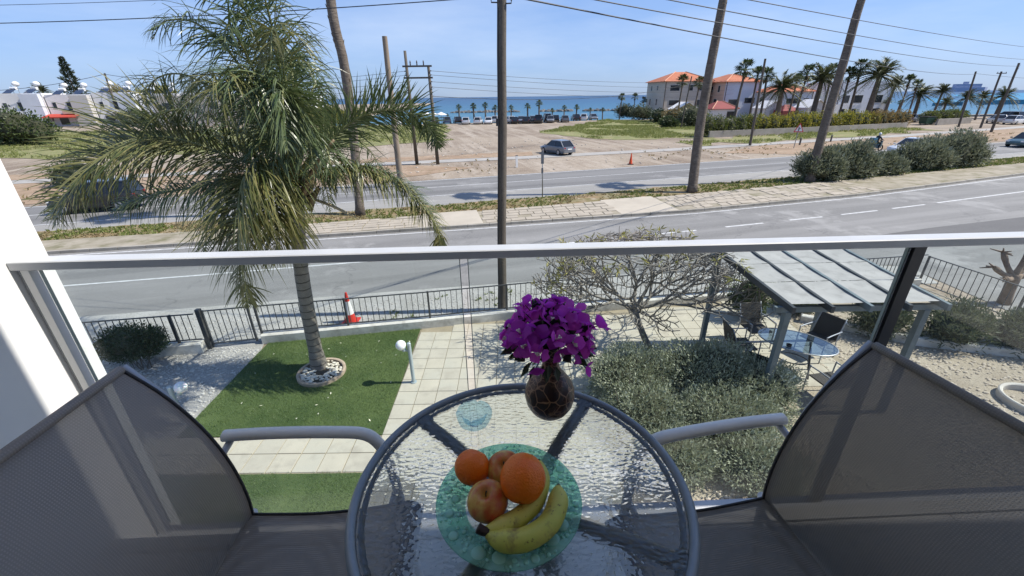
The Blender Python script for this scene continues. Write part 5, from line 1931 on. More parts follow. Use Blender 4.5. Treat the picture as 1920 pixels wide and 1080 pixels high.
spots = [((6.88, 8.15), 205, 'dark garden chair at the right end of the garden table'), ((5.05, 7.95), 0, 'dark garden chair left of the garden table seen side on'), ((5.75, 8.65), -85, 'dark garden chair behind the garden table near the pergola post'), ((5.0, 7.05), 45, 'dark garden chair in front of the garden table by the olive shrub'), ((6.1, 6.6), 100, 'dark garden chair with its back to the balcony right of the pergola post')]
for i, ((x, y), a, lb) in enumerate(spots):
    if i == 0:
        gc.location, gc.rotation_euler, gc['label'] = (x, y, 0.018), (0, 0, R(a)), lb
    else:
        copy_tree(gc, (x, y, 0.018), R(a), lb)
q = MB()
q.lathe([(0.0, 0.0), (0.05, 0.0), (0.055, 0.035), (0.045, 0.035), (0.04, 0.008), (0.0, 0.008)], 20, (5.72, 7.42, 0.729))
tag(q.build('garden_ashtray', M('brown_glass', (0.05, 0.03, 0.02), None, rough=0.15), None, smooth=True, auto=40), 'small dark dish on the garden table under the pergola', 'dish')
# ================================================================== ALONG THE STREET
m_wood = M('pole_wood', (0.085, 0.072, 0.056), (0.13, 0.112, 0.09), 4, 0.9, bmp=0.5, bscale=30, bdist=0.01, stretch=(3, 3, 0.25), c3=(0.07, 0.055, 0.045), scale3=20)
m_woodl = M('pole_wood_pale', (0.27, 0.215, 0.16), (0.20, 0.155, 0.115), 3, 0.9, stretch=(3, 3, 0.25))
m_ins = M('insulator', (0.05, 0.035, 0.03), None, rough=0.3)
m_wire = M('cable_black', (0.02, 0.02, 0.022), None, rough=0.6)
def pole(label, base, top, r0, r1, mat=m_wood, cross=0, brackets=0):
    t = thing('utility_pole', label, 'utility pole', base)
    b, e_ = Vector(base), Vector(top)
    q = MB()
    pts = [b.lerp(e_, i / 10) + Vector((0.02 * noise.noise(Vector((i * 0.6, b.x, 0))), 0, 0)) for i in range(11)]
    q.tube(pts, [r0 + (r1 - r0) * i / 10 for i in range(11)], 14)
    q.build('shaft', mat, t, smooth=True, auto=50)
    for k in range(cross):
        z = 0.25 + k * 0.9
        c = e_ - Vector((0, 0, z))
        q = MB()
        q.bar(c + Vector((-0.75, -0.12, 0)), c + Vector((0.75, -0.12, 0)), 0.09, 0.11)
        a = q.build('cross_arm', mat, t)
        for s in (-0.65, 0, 0.65):
            q = MB()
            q.lathe([(0.02, 0), (0.05, 0.03), (0.03, 0.06), (0.05, 0.10), (0.02, 0.16), (0, 0.16)], 10, c + Vector((s, -0.12, 0.055)))
            q.build('insulator', m_ins, a, smooth=True)
    for k in range(brackets):
        z = 0.3 + k * 0.22
        q = MB()
        c = e_ - Vector((0, 0, z))
        q.tube([c + Vector((r1 + 0.01, -0.02, 0)), c + Vector((r1 + 0.10, -0.04, 0)), c + Vector((r1 + 0.10, -0.04, 0.08))], [0.014, 0.014, 0.035], 8)
        q.build('insulator', m_ins, t, smooth=True)
    return t
CP = Vector((-0.29, 10.62, 0))
CT = Vector((-0.12, 10.55, 8.0))
cp = pole('dark wooden utility pole standing behind the vase near the photo centre', CP, CT, 0.122, 0.10, m_wood)
for k, (dx, dz) in enumerate(((-0.22, 7.30), (0.20, 7.28), (0.16, 7.55), (-0.16, 7.55), (0.2, 7.8))):
    q = MB()
    c = CP.lerp(CT, dz / 8.0)
    q.tube([c, c + Vector((dx, -0.05, 0)), c + Vector((dx, -0.05, 0.07))], [0.014, 0.014, 0.014], 6)
    b = q.build('bracket', m_dark, cp)
    q = MB()
    q.lathe([(0.015, 0), (0.034, 0.02), (0.022, 0.04), (0.034, 0.06), (0.012, 0.09), (0, 0.09)], 10, c + Vector((dx, -0.05, 0.05)))
    q.build('insulator', m_ins, b, smooth=True)
q = MB()
q.tube([CP + Vector((-0.09, -0.085, 0.2)), CP.lerp(CT, 0.5) + Vector((-0.085, -0.08, 0)), CP.lerp(CT, 0.9) + Vector((-0.08, -0.08, 0))], 0.012, 6)
q.build('conduit', m_dark, cp)
q = MB()
q.box(CP.lerp(CT, 0.62) + Vector((-0.10, -0.11, 0)), (0.07, 0.05, 0.16))
q.build('junction_box', m_dark, cp)
pole('pale timber pole with a bare top between palm trunk and paired poles', (-7.466, 29.033, 0.000), (-7.376, 29.030, 8.852), 0.20, 0.15, m_woodl)
hp = thing('paired_utility_poles', 'two dark poles joined by crossbars carrying the seafront wires', 'utility pole', (-7.590, 39.475, 0.000))
a0, a1 = Vector((-8.476, 39.555, 0.000)), Vector((-8.412, 39.000, 8.980))
b0, b1 = Vector((-6.559, 39.381, 0.000)), Vector((-6.613, 39.000, 7.927))
for s, e_ in ((a0, a1), (b0, b1)):
    q = MB()
    q.tube([s, (s + e_) / 2, e_], [0.16, 0.14, 0.11], 12)
    q.build('shaft', m_wood, hp, smooth=True)
def onp(a, b, z):
    return a.lerp(b, (z - a.z) / (b.z - a.z))
for zz in (7.85, 7.0):
    q = MB()
    q.bar(onp(a0, a1, zz) + Vector((-0.3, -0.16, 0)), onp(b0, b1, zz) + Vector((0.3, -0.16, 0)), 0.1, 0.13)
    xb = q.build('cross_bar', m_wood, hp)
    for t in (0.2, 0.5, 0.8) if zz > 7.5 else ():
        q = MB()
        c = onp(a0, a1, zz).lerp(onp(b0, b1, zz), t) + Vector((0, -0.16, 0.07))
        q.lathe([(0.03, 0), (0.06, 0.06), (0.04, 0.14), (0.06, 0.22), (0.02, 0.36), (0, 0.36)], 8, c)
        q.build('insulator', m_ins, xb, smooth=True)
for pa, pb in ((a0, a1), (b0, b1)):
    for zz in (7.5, 7.2, 6.7, 6.3, 5.9):
        q = MB()
        c = onp(pa, pb, zz)
        q.tube([c, c + Vector((0.2 if pa is b0 else -0.2, -0.1, 0))], [0.03, 0.045], 6)
        q.build('insulator', m_ins, hp)
pr1 = pole('thin dark pole in front of the hedge and red-roofed houses', (27.723, 51.018, 0.000), (27.406, 51.000, 8.856), 0.15, 0.11)
pr2 = pole('dark pole beside the main road at the far right, nearest of three', (68.990, 63.885, 0.000), (68.788, 63.900, 8.794), 0.17, 0.12, cross=0, brackets=3)
pr3 = pole('dark pole among the date palms, second of three at the far right', (75.355, 71.645, 0.000), (75.362, 72.000, 8.083), 0.16, 0.12, cross=1)
pr4 = pole('dark pole farthest left of the three right-hand roadside poles', (74.537, 74.414, 0.000), (74.400, 75.000, 8.239), 0.16, 0.12)
pole('dark pole standing in front of the white terraced houses at left', (-101.0, 118.0, 0), (-100.559, 118.000, 12.032), 0.24, 0.18)
pole('thin dark mast in front of the beige house at the seafront', (30.454, 80.000, 1.616)[:2] + (0,), (31.057, 80.000, 8.266), 0.12, 0.10)
# --- wires
def wire(label, a, b, sag, r, n=24):
    a, b = Vector(a), Vector(b)
    q = MB()
    q.tube([a.lerp(b, i / n) - Vector((0, 0, sag * 4 * (i / n) * (1 - i / n))) for i in range(n + 1)], r, 5)
    tag(q.build('overhead_wire', m_wire), label, 'wire', 'overhead wires')
T = lambda z, dx: CP.lerp(CT, z / 8.0) + Vector((dx, -0.05, 0.12))
wire('overhead wire from the centre pole left past the palm top, lower of two', T(7.28, -0.22), (-15.509, 12.500, 7.329), 0.10, 0.010)
wire('thin overhead wire from the centre pole left across the sky, upper of two', T(7.55, -0.16), (-17.097, 14.000, 7.989), 0.10, 0.006)
wire('overhead wire from the centre pole down to the right, lowest of the fan', T(7.28, 0.20), (74.569, 75.000, 7.857), 0.5, 0.018)
wire('overhead wire from the centre pole to the right, second from below', T(7.5, 0.16), (68.975, 63.900, 8.409), 0.4, 0.015)
wire('overhead wire from the centre pole to the right, third from below', T(7.75, 0.16), (65.702, 60.000, 8.937), 0.3, 0.015)
wire('overhead wire from the centre pole to the right, topmost of the fan', T(8.0, 0.1), (61.535, 55.000, 9.714), 0.2, 0.015)
wire('thick dark cable crossing the sky at the top right corner', (5.2, 10.0, 8.55), (17.0, 11.0, 8.75), 0.05, 0.022)
for i, (ya, yb) in enumerate(((128, 144), (134, 150), (141, 157), (150, 165))):
    zz = (7.5, 7.2, 6.7, 6.3)[i]
    wire('thin seafront wire right of the paired poles, %s from the top' % ORDW[i], onp(b0, b1, zz) + Vector((0.2, -0.1, 0)), Vector((45.989, 95.000, 7.999)) - Vector((0, 0, i * 0.85)), 0.7, 0.016)
    wire('thin seafront wire left of the paired poles, %s from the top' % ORDW[i], onp(a0, a1, zz) - Vector((0.2, 0.1, 0)), Vector((-39.061, 60.000, 7.769)) - Vector((0, 0, i * 0.55)), 0.4, 0.014)
wire('sagging wire low over the sea horizon right of the paired poles', onp(b0, b1, 5.6), (29.637, 80.000, 6.893), 1.0, 0.022)
wire('wire between the right-hand roadside poles', (74.535, 75.000, 7.934), (87.732, 70.000, 6.555), 0.2, 0.018)
wire('wire from the left-hand pole to the left edge', (-100.656, 118.000, 11.797), (-127.301, 110.000, 8.073), 0.8, 0.05)
wire('wire from the left-hand pole right toward the palm', (-100.656, 118.000, 11.797), (-66.579, 110.000, 9.824), 0.8, 0.05)

# --- tall palm trunks along the street (crowns above the frame)
m_pt, nt, p, out = newmat('scarred_palm_trunk')
co = coords(nt)
f, raw = noise_fac(nt, co, 3.2, lo=0.35, hi=0.65, stretch=(1, 1, 0.6))
f2, raw2 = noise_fac(nt, co, 5, lo=0.45, hi=0.7, stretch=(1, 1, 6))
c = mixc(nt, f, (0.13, 0.103, 0.08), (0.20, 0.165, 0.13))
c = mixc(nt, f2, c, (0.07, 0.056, 0.045))
nt.links.new(c, p.inputs['Base Color'])
p.inputs['Roughness'].default_value = 0.95
nt.links.new(bump(nt, raw2, 0.8, 0.05), p.inputs['Normal'])
m_fan = leafmat('fan_palm_leaf', (0.04, 0.065, 0.018), (0.10, 0.13, 0.04), 0.22, 0.5)
m_fan2 = leafmat('date_palm_leaf', (0.06, 0.08, 0.03), (0.15, 0.16, 0.07), 0.22, 0.5)
m_dry = leafmat('dry_palm_leaf', (0.16, 0.115, 0.06), (0.26, 0.19, 0.10), 0.2, 0.8)
def fan_leaf(mb, base, d, pet, blade, r, n=11):
    d = d.normalized()
    e_ = base + d * pet
    mb.tube([base, e_], [0.03 * blade, 0.015 * blade], 4, caps=False)
    u, w_ = frame(d)
    hz = d.cross(Vector((0, 0, 1)))
    if hz.length > 0.1:
        u = hz.normalized()
    for k in range(n):
        a = (k / (n - 1) - 0.5) * 3.6
        dd = d * math.cos(a) + u * math.sin(a)
        L = blade * r.uniform(0.8, 1.05) * (0.75 + 0.25 * math.cos(a))
        m_ = e_ + dd * L * 0.6
        tip = e_ + dd * L + Vector((0, 0, -0.28 * L))
        sd = dd.cross(Vector((0, 0, 1)))
        sd = sd.normalized() if sd.length > 0.05 else u
        wd = 0.085 * blade
        mb.add([e_, m_ - sd * wd, tip, m_ + sd * wd], [(0, 1, 2, 3)])
def fan_crown(mb, c, R_, n, r, wind=0.25):
    for i in range(n):
        a = i * 2.39996 + r.uniform(-0.2, 0.2)
        el = R(r.uniform(-35, 80))
        d = Vector((math.cos(a) * math.cos(el) - wind * 0.6, math.sin(a) * math.cos(el), math.sin(el)))
        fan_leaf(mb, c, d, R_ * 0.48, R_ * 0.56, r)
def feather_crown(mb, c, R_, n, r, wind=0.3, lm=24):
    for i in range(n):
        a = i * 2.39996 + r.uniform(-0.2, 0.2)
        el = R(r.uniform(-15, 80))
        d = Vector((math.cos(a) * math.cos(el), math.sin(a) * math.cos(el), math.sin(el)))
        L = R_ * r.uniform(0.85, 1.1)
        pts = [c + d * L * t + Vector((-wind * L * t * t * 0.6, 0, -0.55 * L * t * t * (0.6 + 0.5 * math.cos(el)))) for t in (0, 0.25, 0.5, 0.75, 1)]
        mb.tube(pts, [0.02 * R_, 0.016 * R_, 0.012 * R_, 0.008 * R_, 0.003 * R_], 4, caps=False)
        pp = bez(pts, lm)
        for k in range(3, lm):
            tan = (pp[k + 1] - pp[k - 1]).normalized()
            s0 = tan.cross(Vector((0, 0, 1)))
            s0 = s0.normalized() if s0.length > 0.1 else Vector((1, 0, 0))
            for sg in (-1, 1):
                dd = s0 * sg * 0.8 + tan * 0.75 + Vector((0, 0, r.uniform(-0.1, 0.45)))
                leafquad(mb, pp[k], dd, 0.24 * R_ * r.uniform(0.7, 1.1) * (1.15 - 0.7 * k / lm), 0.013 * R_, up=Vector((0, 0, 1)))
def street_palm(label, pts, r0, r1, crown_r, seed):
    t = thing('tall_palm', label, 'palm tree', pts[0])
    r = random.Random(seed)
    q = MB()
    pp = bez(pts, 30)
    q.tube(pp, [(r0 * 1.25 if i == 0 else r0 + (r1 - r0) * i / 30) * (1 + 0.05 * noise.noise(Vector((i * 0.9, seed, 0)))) for i in range(31)], 16)
    q.build('trunk', m_pt, t, smooth=True)
    q = MB()
    fan_crown(q, Vector(pts[-1]), crown_r, 26, r)
    kind(q.build('crown', m_fan, t), 'stuff')
    q = MB()
    for i in range(30):
        a = r.uniform(0, 6.28)
        fan_leaf(q, Vector(pts[-1]) - Vector((0, 0, r.uniform(0.1, 1.0))), Vector((math.cos(a) * 0.5, math.sin(a) * 0.5, -1)), 0.4, 0.6, r, 7)
    kind(q.build('dead_leaf_skirt', m_dry, t), 'stuff')
    q = MB()
    for i in range(14):
        z = r.uniform(0.2, 0.9)
        c = pp[int(z * 30)]
        a = r.uniform(2.5, 6.8)
        d = Vector((math.cos(a), math.sin(a), 0))
        q.tube([c + d * r1 * 0.98, c + d * (r1 + 0.05) + Vector((0, 0, 0.14))], [0.03, 0.006], 4)
    kind(q.build('leaf_stubs', m_dry, t), 'stuff')
street_palm('tall bare palm trunk rising just right of the feather palm', [(-7.740, 21.304, 0.000), (-7.660, 21.900, 3.957), (-7.573, 21.900, 6.952), (-7.716, 21.900, 9.415), (-7.2, 21.9, 15.5)], 0.22, 0.20, 1.5, 1)
street_palm('tall slender palm trunk on the verge right of the centre', [(11.051, 25.761, 0.000), (11.042, 26.100, 3.701), (11.101, 26.100, 7.252), (11.189, 26.100, 9.939), (11.3, 26.1, 15.5)], 0.28, 0.185, 1.5, 2)
street_palm('tall leaning palm trunk growing among the roadside oleander bushes', [(19.953, 28.442, 0.000), (20.049, 28.600, 3.429), (20.139, 28.600, 7.466), (20.167, 28.600, 10.276), (20.6, 28.6, 15.5)], 0.28, 0.185, 1.5, 3)

# --- oleander bushes on the verge
m_ol2 = leafmat('verge_oleander_leaf', (0.075, 0.095, 0.045), (0.32, 0.335, 0.225), 0.25, 0.42)
for i, (px, py, w_, h_, lb) in enumerate((((20.6, 28.9), 0, 1.35, 2.05, 'grey-green oleander bush at the foot of the leaning palm'), ((23.3, 29.9), 0, 1.55, 2.4, 'grey-green oleander bush just right of the leaning palm'), ((26.5, 31.0), 0, 1.3, 1.45, 'low grey-green oleander bush in the middle of the verge row'), ((31.0, 32.9), 0, 1.75, 2.2, 'dark oleander bush on the verge beside the white car'), ((34.6, 34.2), 0, 1.95, 2.65, 'large dark oleander bush at the right end of the verge row'))):
    x, y = px
    shrub('oleander_bush', lb, (x, y, 0.03), [((0, 0, h_ * 0.42), (w_, w_ * 0.75, h_ * 0.44)), ((w_ * 0.3, 0.1, h_ * 0.66), (w_ * 0.55, w_ * 0.55, h_ * 0.36)), ((-w_ * 0.5, -0.1, h_ * 0.5), (w_ * 0.55, w_ * 0.5, h_ * 0.36)), ((w_ * 0.75, -0.2, h_ * 0.36), (w_ * 0.5, w_ * 0.5, h_ * 0.34))], 6800, 0.27, 0.032, m_ol2, 'bush', up=0.8, stems=8, lump=0.55, group='oleander bushes on the verge', sr=40 + i)

# --- signs and small posts
m_gal = M('galvanised', (0.33, 0.33, 0.32), (0.26, 0.26, 0.25), 5, 0.5, metal=0.5, mode='obj')
m_signb = M('sign_back', (0.24, 0.24, 0.235), (0.19, 0.19, 0.185), 3, 0.6, mode='obj')
m_red = M('sign_red', (0.55, 0.03, 0.03), None, rough=0.4)
m_sw = M('sign_white', (0.75, 0.75, 0.72), None, rough=0.4)
sg = local_thing('road_sign', 'thin grey signpost with narrow plates turned edge-on at the verge', 'sign', (1.86, 24.75, 0.05))
q = MB()
q.tube([(0, 0, 0), (-0.04, 0, 2.6)], 0.032, 10)
q.build('post', m_gal, sg, smooth=True)
for z0, z1, w_ in ((1.95, 2.62, 0.16), (1.42, 1.72, 0.11)):
    q = MB()
    q.prism([(-0.04 - w_ / 2, -0.05), (-0.04 + w_ / 2, -0.09), (-0.04 + w_ / 2, -0.07), (-0.04 - w_ / 2, -0.03)], z0, z1)
    q.build('plate', m_signb, sg)
ws_ = local_thing('warning_sign', 'red-edged triangular warning sign before the hedge', 'sign', (30.857, 47.885, 0.000))
q = MB()
q.tube([(0, 0, 0), (0.05, 0, 2.2)], 0.04, 10)
q.build('post', m_gal, ws_)
def tri(s, y):
    return [(0.05 - s, y, 1.62 - s * 0.58 + 0.35), (0.05 + s, y, 1.62 - s * 0.58 + 0.35), (0.05, y, 1.62 + s * 1.15 + 0.35)]
for s, y, mt, nm in ((0.55, -0.05, m_red, 'plate'), (0.40, -0.056, m_sw, 'face')):
    q = MB()
    a, b = tri(s, y), tri(s, y + 0.02)
    q.add(a + b, [(0, 1, 2), (5, 4, 3), (0, 3, 4, 1), (1, 4, 5, 2), (2, 5, 3, 0)])
    q.build(nm, mt, ws_)
q = MB()
q.bar((0.0, -0.062, 1.76), (0.0, -0.062, 2.18), 0.01, 0.09, up=(1, 0, 0))
q.bar((0.02, -0.062, 1.93), (0.17, -0.062, 2.05), 0.01, 0.07, up=(1, 0, 0))
q.build('junction_symbol', m_dark, ws_)
def bollard(loc, h, label, mt):
    t = local_thing('marker_post', label, 'bollard', loc)
    q = MB()
    q.box((0, 0, h / 2), (0.17, 0.10, h), rz=0.3)
    q.build('post', mt, t)
    q = MB()
    q.box((0, 0, h + 0.02), (0.18, 0.11, 0.04), rz=0.3)
    q.build('cap', m_dark if mt is not m_dark else m_gal, t)
bollard((0.545, 36.875, 0.000), 0.95, 'white marker post on the sand left of the silver car', m_sw)
bollard((33.378, 50.889, 0.000), 0.75, 'short dark post just right of the warning sign', m_dark)
bollard((39.029, 53.891, 0.000), 0.75, 'short dark post beside the footpath under the leaning palm', m_dark)

# --- vehicles
m_glass = M('car_glass', (0.012, 0.014, 0.017), None, rough=0.06, spec=0.6)
m_tyre = M('tyre', (0.02, 0.02, 0.02), None, rough=0.9)
m_rim = M('wheel_rim', (0.35, 0.35, 0.36), None, rough=0.35, metal=0.6)
m_lred = M('tail_lamp', (0.35, 0.015, 0.015), None, rough=0.25)
m_lwht = M('head_lamp', (0.7, 0.7, 0.7), None, rough=0.15)
def paint(name, c):
    return M('paint_' + name, c, None, rough=0.28, metal=0.15, coat=0.6)
def loft(mb, secs):
    n = len(secs[0])
    vs = [v for s in secs for v in s]
    fs = [(i * n + j, i * n + (j + 1) % n, (i + 1) * n + (j + 1) % n, (i + 1) * n + j) for i in range(len(secs) - 1) for j in range(n)]
    fs += [tuple(range(n))[::-1], tuple((len(secs) - 1) * n + j for j in range(n))]
    mb.add(vs, fs)
def car(label, loc, rz, pm, style='hatch', L=4.15, W=1.72, H=1.46, group=None, plate=True):
    """points along +x, wheels on z=0"""
    t = local_thing('parked_car' if group else 'car', label, 'car', loc, group, rz)
    hw, hl = W / 2, L / 2
    zb = H * 0.60
    tail = 0.97 if style == 'hatch' else (0.80 if style == 'sedan' else 0.99)
    st = [(-hl, 0.42, zb * 0.72, 0.80), (-hl + 0.06, 0.27, zb * 0.98, 0.92), (-hl * tail * 0.8, 0.20, zb, 0.99), (-hl * 0.3, 0.18, zb, 1.0), (hl * 0.30, 0.18, zb * 0.99, 1.0), (hl * 0.48, 0.19, zb * 0.95, 0.99), (hl * 0.85, 0.22, zb * 0.83, 0.93), (hl - 0.04, 0.27, zb * 0.70, 0.82), (hl, 0.36, zb * 0.58, 0.74)]
    q = MB()
    secs = []
    for x, z0, z1, k in st:
        w_ = hw * k
        zm = z0 + (z1 - z0) * 0.55
        half = [(w_ * 0.86, z0), (w_ * 0.98, z0 + 0.1), (w_, zm), (w_ * 0.97, z1 - 0.05), (w_ * 0.90, z1)]
        secs.append([(x, a, b) for a, b in half] + [(x, -a, b) for a, b in reversed(half)])
    loft(q, secs)
    body = q.build('body', pm, t, smooth=True, auto=42)
    # glasshouse
    rf = {'hatch': (-0.90, -0.62, 0.10, 0.50), 'sedan': (-0.70, -0.38, 0.10, 0.50), 'van': (-0.97, -0.86, 0.16, 0.56)}[style]
    g0, g1, g2, g3 = [hl * v for v in rf]
    def sec(x, z, k):
        return [(x, hw * k, z), (x, -hw * k, z)]
    gl = MB()
    loft(gl, [[(g0, hw * 0.80, zb - 0.03), (g1, hw * 0.66, H - 0.06), (g1, -hw * 0.66, H - 0.06), (g0, -hw * 0.80, zb - 0.03)],
              [((g0 + g3) / 2 - 0.2, hw * 0.90, zb - 0.03), ((g1 + g2) / 2, hw * 0.70, H - 0.04), ((g1 + g2) / 2, -hw * 0.70, H - 0.04), ((g0 + g3) / 2 - 0.2, -hw * 0.90, zb - 0.03)],
              [(g3, hw * 0.82, zb - 0.05), (g2, hw * 0.66, H - 0.06), (g2, -hw * 0.66, H - 0.06), (g3, -hw * 0.82, zb - 0.05)]])
    gw = gl.build('windows', m_glass, t, smooth=True, auto=25)
    rp_ = MB()
    loft(rp_, [[(g1 - 0.04, hw * 0.70, H - 0.075), (g1 - 0.02, hw * 0.60, H - 0.02), (g1 - 0.02, -hw * 0.60, H - 0.02), (g1 - 0.04, -hw * 0.70, H - 0.075)],
              [((g1 + g2) / 2, hw * 0.735, H - 0.06), ((g1 + g2) / 2, hw * 0.62, H), ((g1 + g2) / 2, -hw * 0.62, H), ((g1 + g2) / 2, -hw * 0.735, H - 0.06)],
              [(g2 + 0.05, hw * 0.70, H - 0.085), (g2 + 0.01, hw * 0.60, H - 0.03), (g2 + 0.01, -hw * 0.60, H - 0.03), (g2 + 0.05, -hw * 0.70, H - 0.085)]])
    rp_.build('roof', pm, t, smooth=True, auto=30)
    for s in (-1, 1):
        for pa, pb, pw, ph in (((g0 + 0.01, s * hw * 0.81, zb - 0.02), (g1 + 0.01, s * hw * 0.67, H - 0.05), 0.07, 0.09),
                               ((g3, s * hw * 0.825, zb - 0.04), (g2, s * hw * 0.672, H - 0.05), 0.05, 0.05),
                               (((g0 + g3) / 2 - 0.1, s * hw * 0.905, zb - 0.03), ((g1 + g2) / 2 + 0.02, s * hw * 0.71, H - 0.05), 0.03, 0.07)):
            q = MB()
            q.bar(pa, pb, pw, ph)
            q.build('pillar', pm, t)
        q = MB()
        q.box((g3 - 0.12, s * (hw + 0.06), zb + 0.03), (0.10, 0.16, 0.12))
        q.build('mirror', pm, t)
        q = MB()
        q.box((-hl + 0.075, s * hw * 0.74, zb * 0.84), (0.10, 0.24, 0.15), rz=-s * 0.25)
        q.build('tail_light', m_lred, t)
        q = MB()
        q.box((hl - 0.12, s * hw * 0.66, zb * 0.70), (0.22, 0.34, 0.11), rz=s * 0.35)
        q.build('headlight', m_lwht, t)
        for x in (-hl * 0.60, hl * 0.64):
            q = MB()
            q.tube([(x, s * (hw - 0.20), 0.31), (x, s * (hw - 0.03), 0.31), (x, s * (hw + 0.005), 0.31)], [0.31, 0.31, 0.285], 18)
            wh = q.build('wheel', m_tyre, t, smooth=True, auto=40)
            q = MB()
            q.tube([(x, s * (hw - 0.02), 0.31), (x, s * (hw + 0.012), 0.31)], [0.20, 0.185], 14)
            q.build('rim', m_rim, wh, smooth=True, auto=40)
    if plate:
        q = MB()
        q.box((-hl - 0.002, 0, 0.62), (0.02, 0.5, 0.11))
        q.build('number_plate', m_sw, t)
        q = MB()
        q.box((-hl + 0.02, 0, 0.40), (0.10, W * 0.86, 0.16))
        q.build('bumper', pm, t)
    return t
P_silver = paint('silver', (0.15, 0.165, 0.19))
P_white = paint('white', (0.72, 0.72, 0.71))
P_black = paint('black', (0.015, 0.016, 0.018))
P_blue = paint('blue', (0.05, 0.08, 0.16))
P_grey = paint('grey', (0.16, 0.165, 0.17))
P_red = paint('red', (0.30, 0.03, 0.03))
P_teal = paint('teal', (0.05, 0.10, 0.11))
car('silver hatchback driving over the bare sand beyond the main road', (4.9, 45.9, 0.0), R(180 - 58), P_silver, 'hatch', 4.1, 1.70, 1.42)
car('white car on the main road half hidden behind the dark oleanders', (38.6, 42.3, 0.012), R(197), P_white, 'sedan', 4.4, 1.75, 1.45)
car('dark car entering the main road at the right edge', (54.6, 46.6, 0.012), R(17 + 180), P_teal, 'hatch', 4.2, 1.75, 1.45)
car('dark car on the main road seen through the palm fronds', (-22.9, 23.5, 0.012), R(17 + 180), P_black, 'van', 4.0, 1.75, 1.6)

# --- motorbike and rider
mb_ = local_thing('delivery_motorbike', 'dark delivery motorbike with blue top box on the main road', 'motorbike', (36.9, 44.4, 0.012), None, R(15))
for x in (-0.62, 0.66):
    q = MB()
    ring = [(x + 0.27 * math.cos(a), 0, 0.30 + 0.27 * math.sin(a)) for a in [2 * math.pi * k / 18 for k in range(19)]]
    q.tube(ring, 0.055, 8, caps=False)
    q.build('wheel', m_tyre, mb_, smooth=True)
q = MB()
loft(q, [[(x, w_, z0), (x, w_ * 0.8, z1), (x, -w_ * 0.8, z1), (x, -w_, z0)] for x, w_, z0, z1 in ((-0.75, 0.10, 0.55, 0.78), (-0.35, 0.17, 0.38, 0.80), (0.1, 0.16, 0.28, 0.62), (0.4, 0.17, 0.35, 0.75), (0.62, 0.12, 0.55, 1.0))])
q.build('body', P_teal, mb_, smooth=True, auto=40)
q = MB()
q.tube([(0.66, 0, 0.3), (0.50, 0, 0.95), (0.46, 0, 1.05)], 0.035, 8)
q.build('fork', m_dark, mb_)
q = MB()
q.tube([(0.40, 0.33, 1.06), (0.47, 0, 1.08), (0.40, -0.33, 1.06)], 0.02, 8)
q.build('handlebar', m_dark, mb_)
q = MB()
q.box((-0.62, 0, 1.08), (0.46, 0.46, 0.46))
q.build('top_box', M('box_blue', (0.05, 0.16, 0.24), None, rough=0.5), mb_)
rd = local_thing('person', 'motorbike rider in dark clothes and helmet on the main road', 'person', (36.9, 44.4, 0.012), None, R(15))
me = bpy.data.meshes.new('rider_body')
V = [(-0.12, 0, 0.86), (-0.10, 0, 1.08), (-0.02, 0, 1.36), (0.0, 0, 1.46), (0.03, 0, 1.54),
     (-0.02, 0.19, 1.36), (0.12, 0.26, 1.16), (0.36, 0.27, 1.08), (-0.02, -0.19, 1.36), (0.12, -0.26, 1.16), (0.36, -0.27, 1.08),
     (-0.10, 0.11, 0.84), (0.26, 0.18, 0.78), (0.16, 0.17, 0.36), (0.28, 0.17, 0.32), (-0.10, -0.11, 0.84), (0.26, -0.18, 0.78), (0.16, -0.17, 0.36), (0.28, -0.17, 0.32)]
E_ = [(0, 1), (1, 2), (2, 3), (3, 4), (2, 5), (5, 6), (6, 7), (2, 8), (8, 9), (9, 10), (0, 11), (11, 12), (12, 13), (13, 14), (0, 15), (15, 16), (16, 17), (17, 18)]
me.from_pydata(V, E_, [])
bo = bpy.data.objects.new('body', me)
col.objects.link(bo)
bo.parent = rd
me.materials.append(M('dark_clothes', (0.02, 0.022, 0.028), (0.035, 0.035, 0.04), 6, 0.85, mode='obj'))
sk = bo.modifiers.new('skin', 'SKIN')
rad = [0.15, 0.14, 0.15, 0.07, 0.06, 0.08, 0.06, 0.04, 0.08, 0.06, 0.04, 0.10, 0.085, 0.055, 0.045, 0.10, 0.085, 0.055, 0.045]
for i, v in enumerate(me.skin_vertices[0].data):
    v.radius = (rad[i], rad[i])
    v.use_root = i == 0
bo.modifiers.new('smooth', 'SUBSURF').levels = 1
q = MB()
q.blob((0.05, 0, 1.64), (0.145, 0.13, 0.15), amp=0, sub=2)
hm = q.build('helmet', M('helmet_white', (0.6, 0.6, 0.6), None, rough=0.3), rd, smooth=True)
q = MB()
q.blob((0.10, 0, 1.63), (0.112, 0.112, 0.075), amp=0, sub=1)
q.build('visor', m_glass, hm, smooth=True)
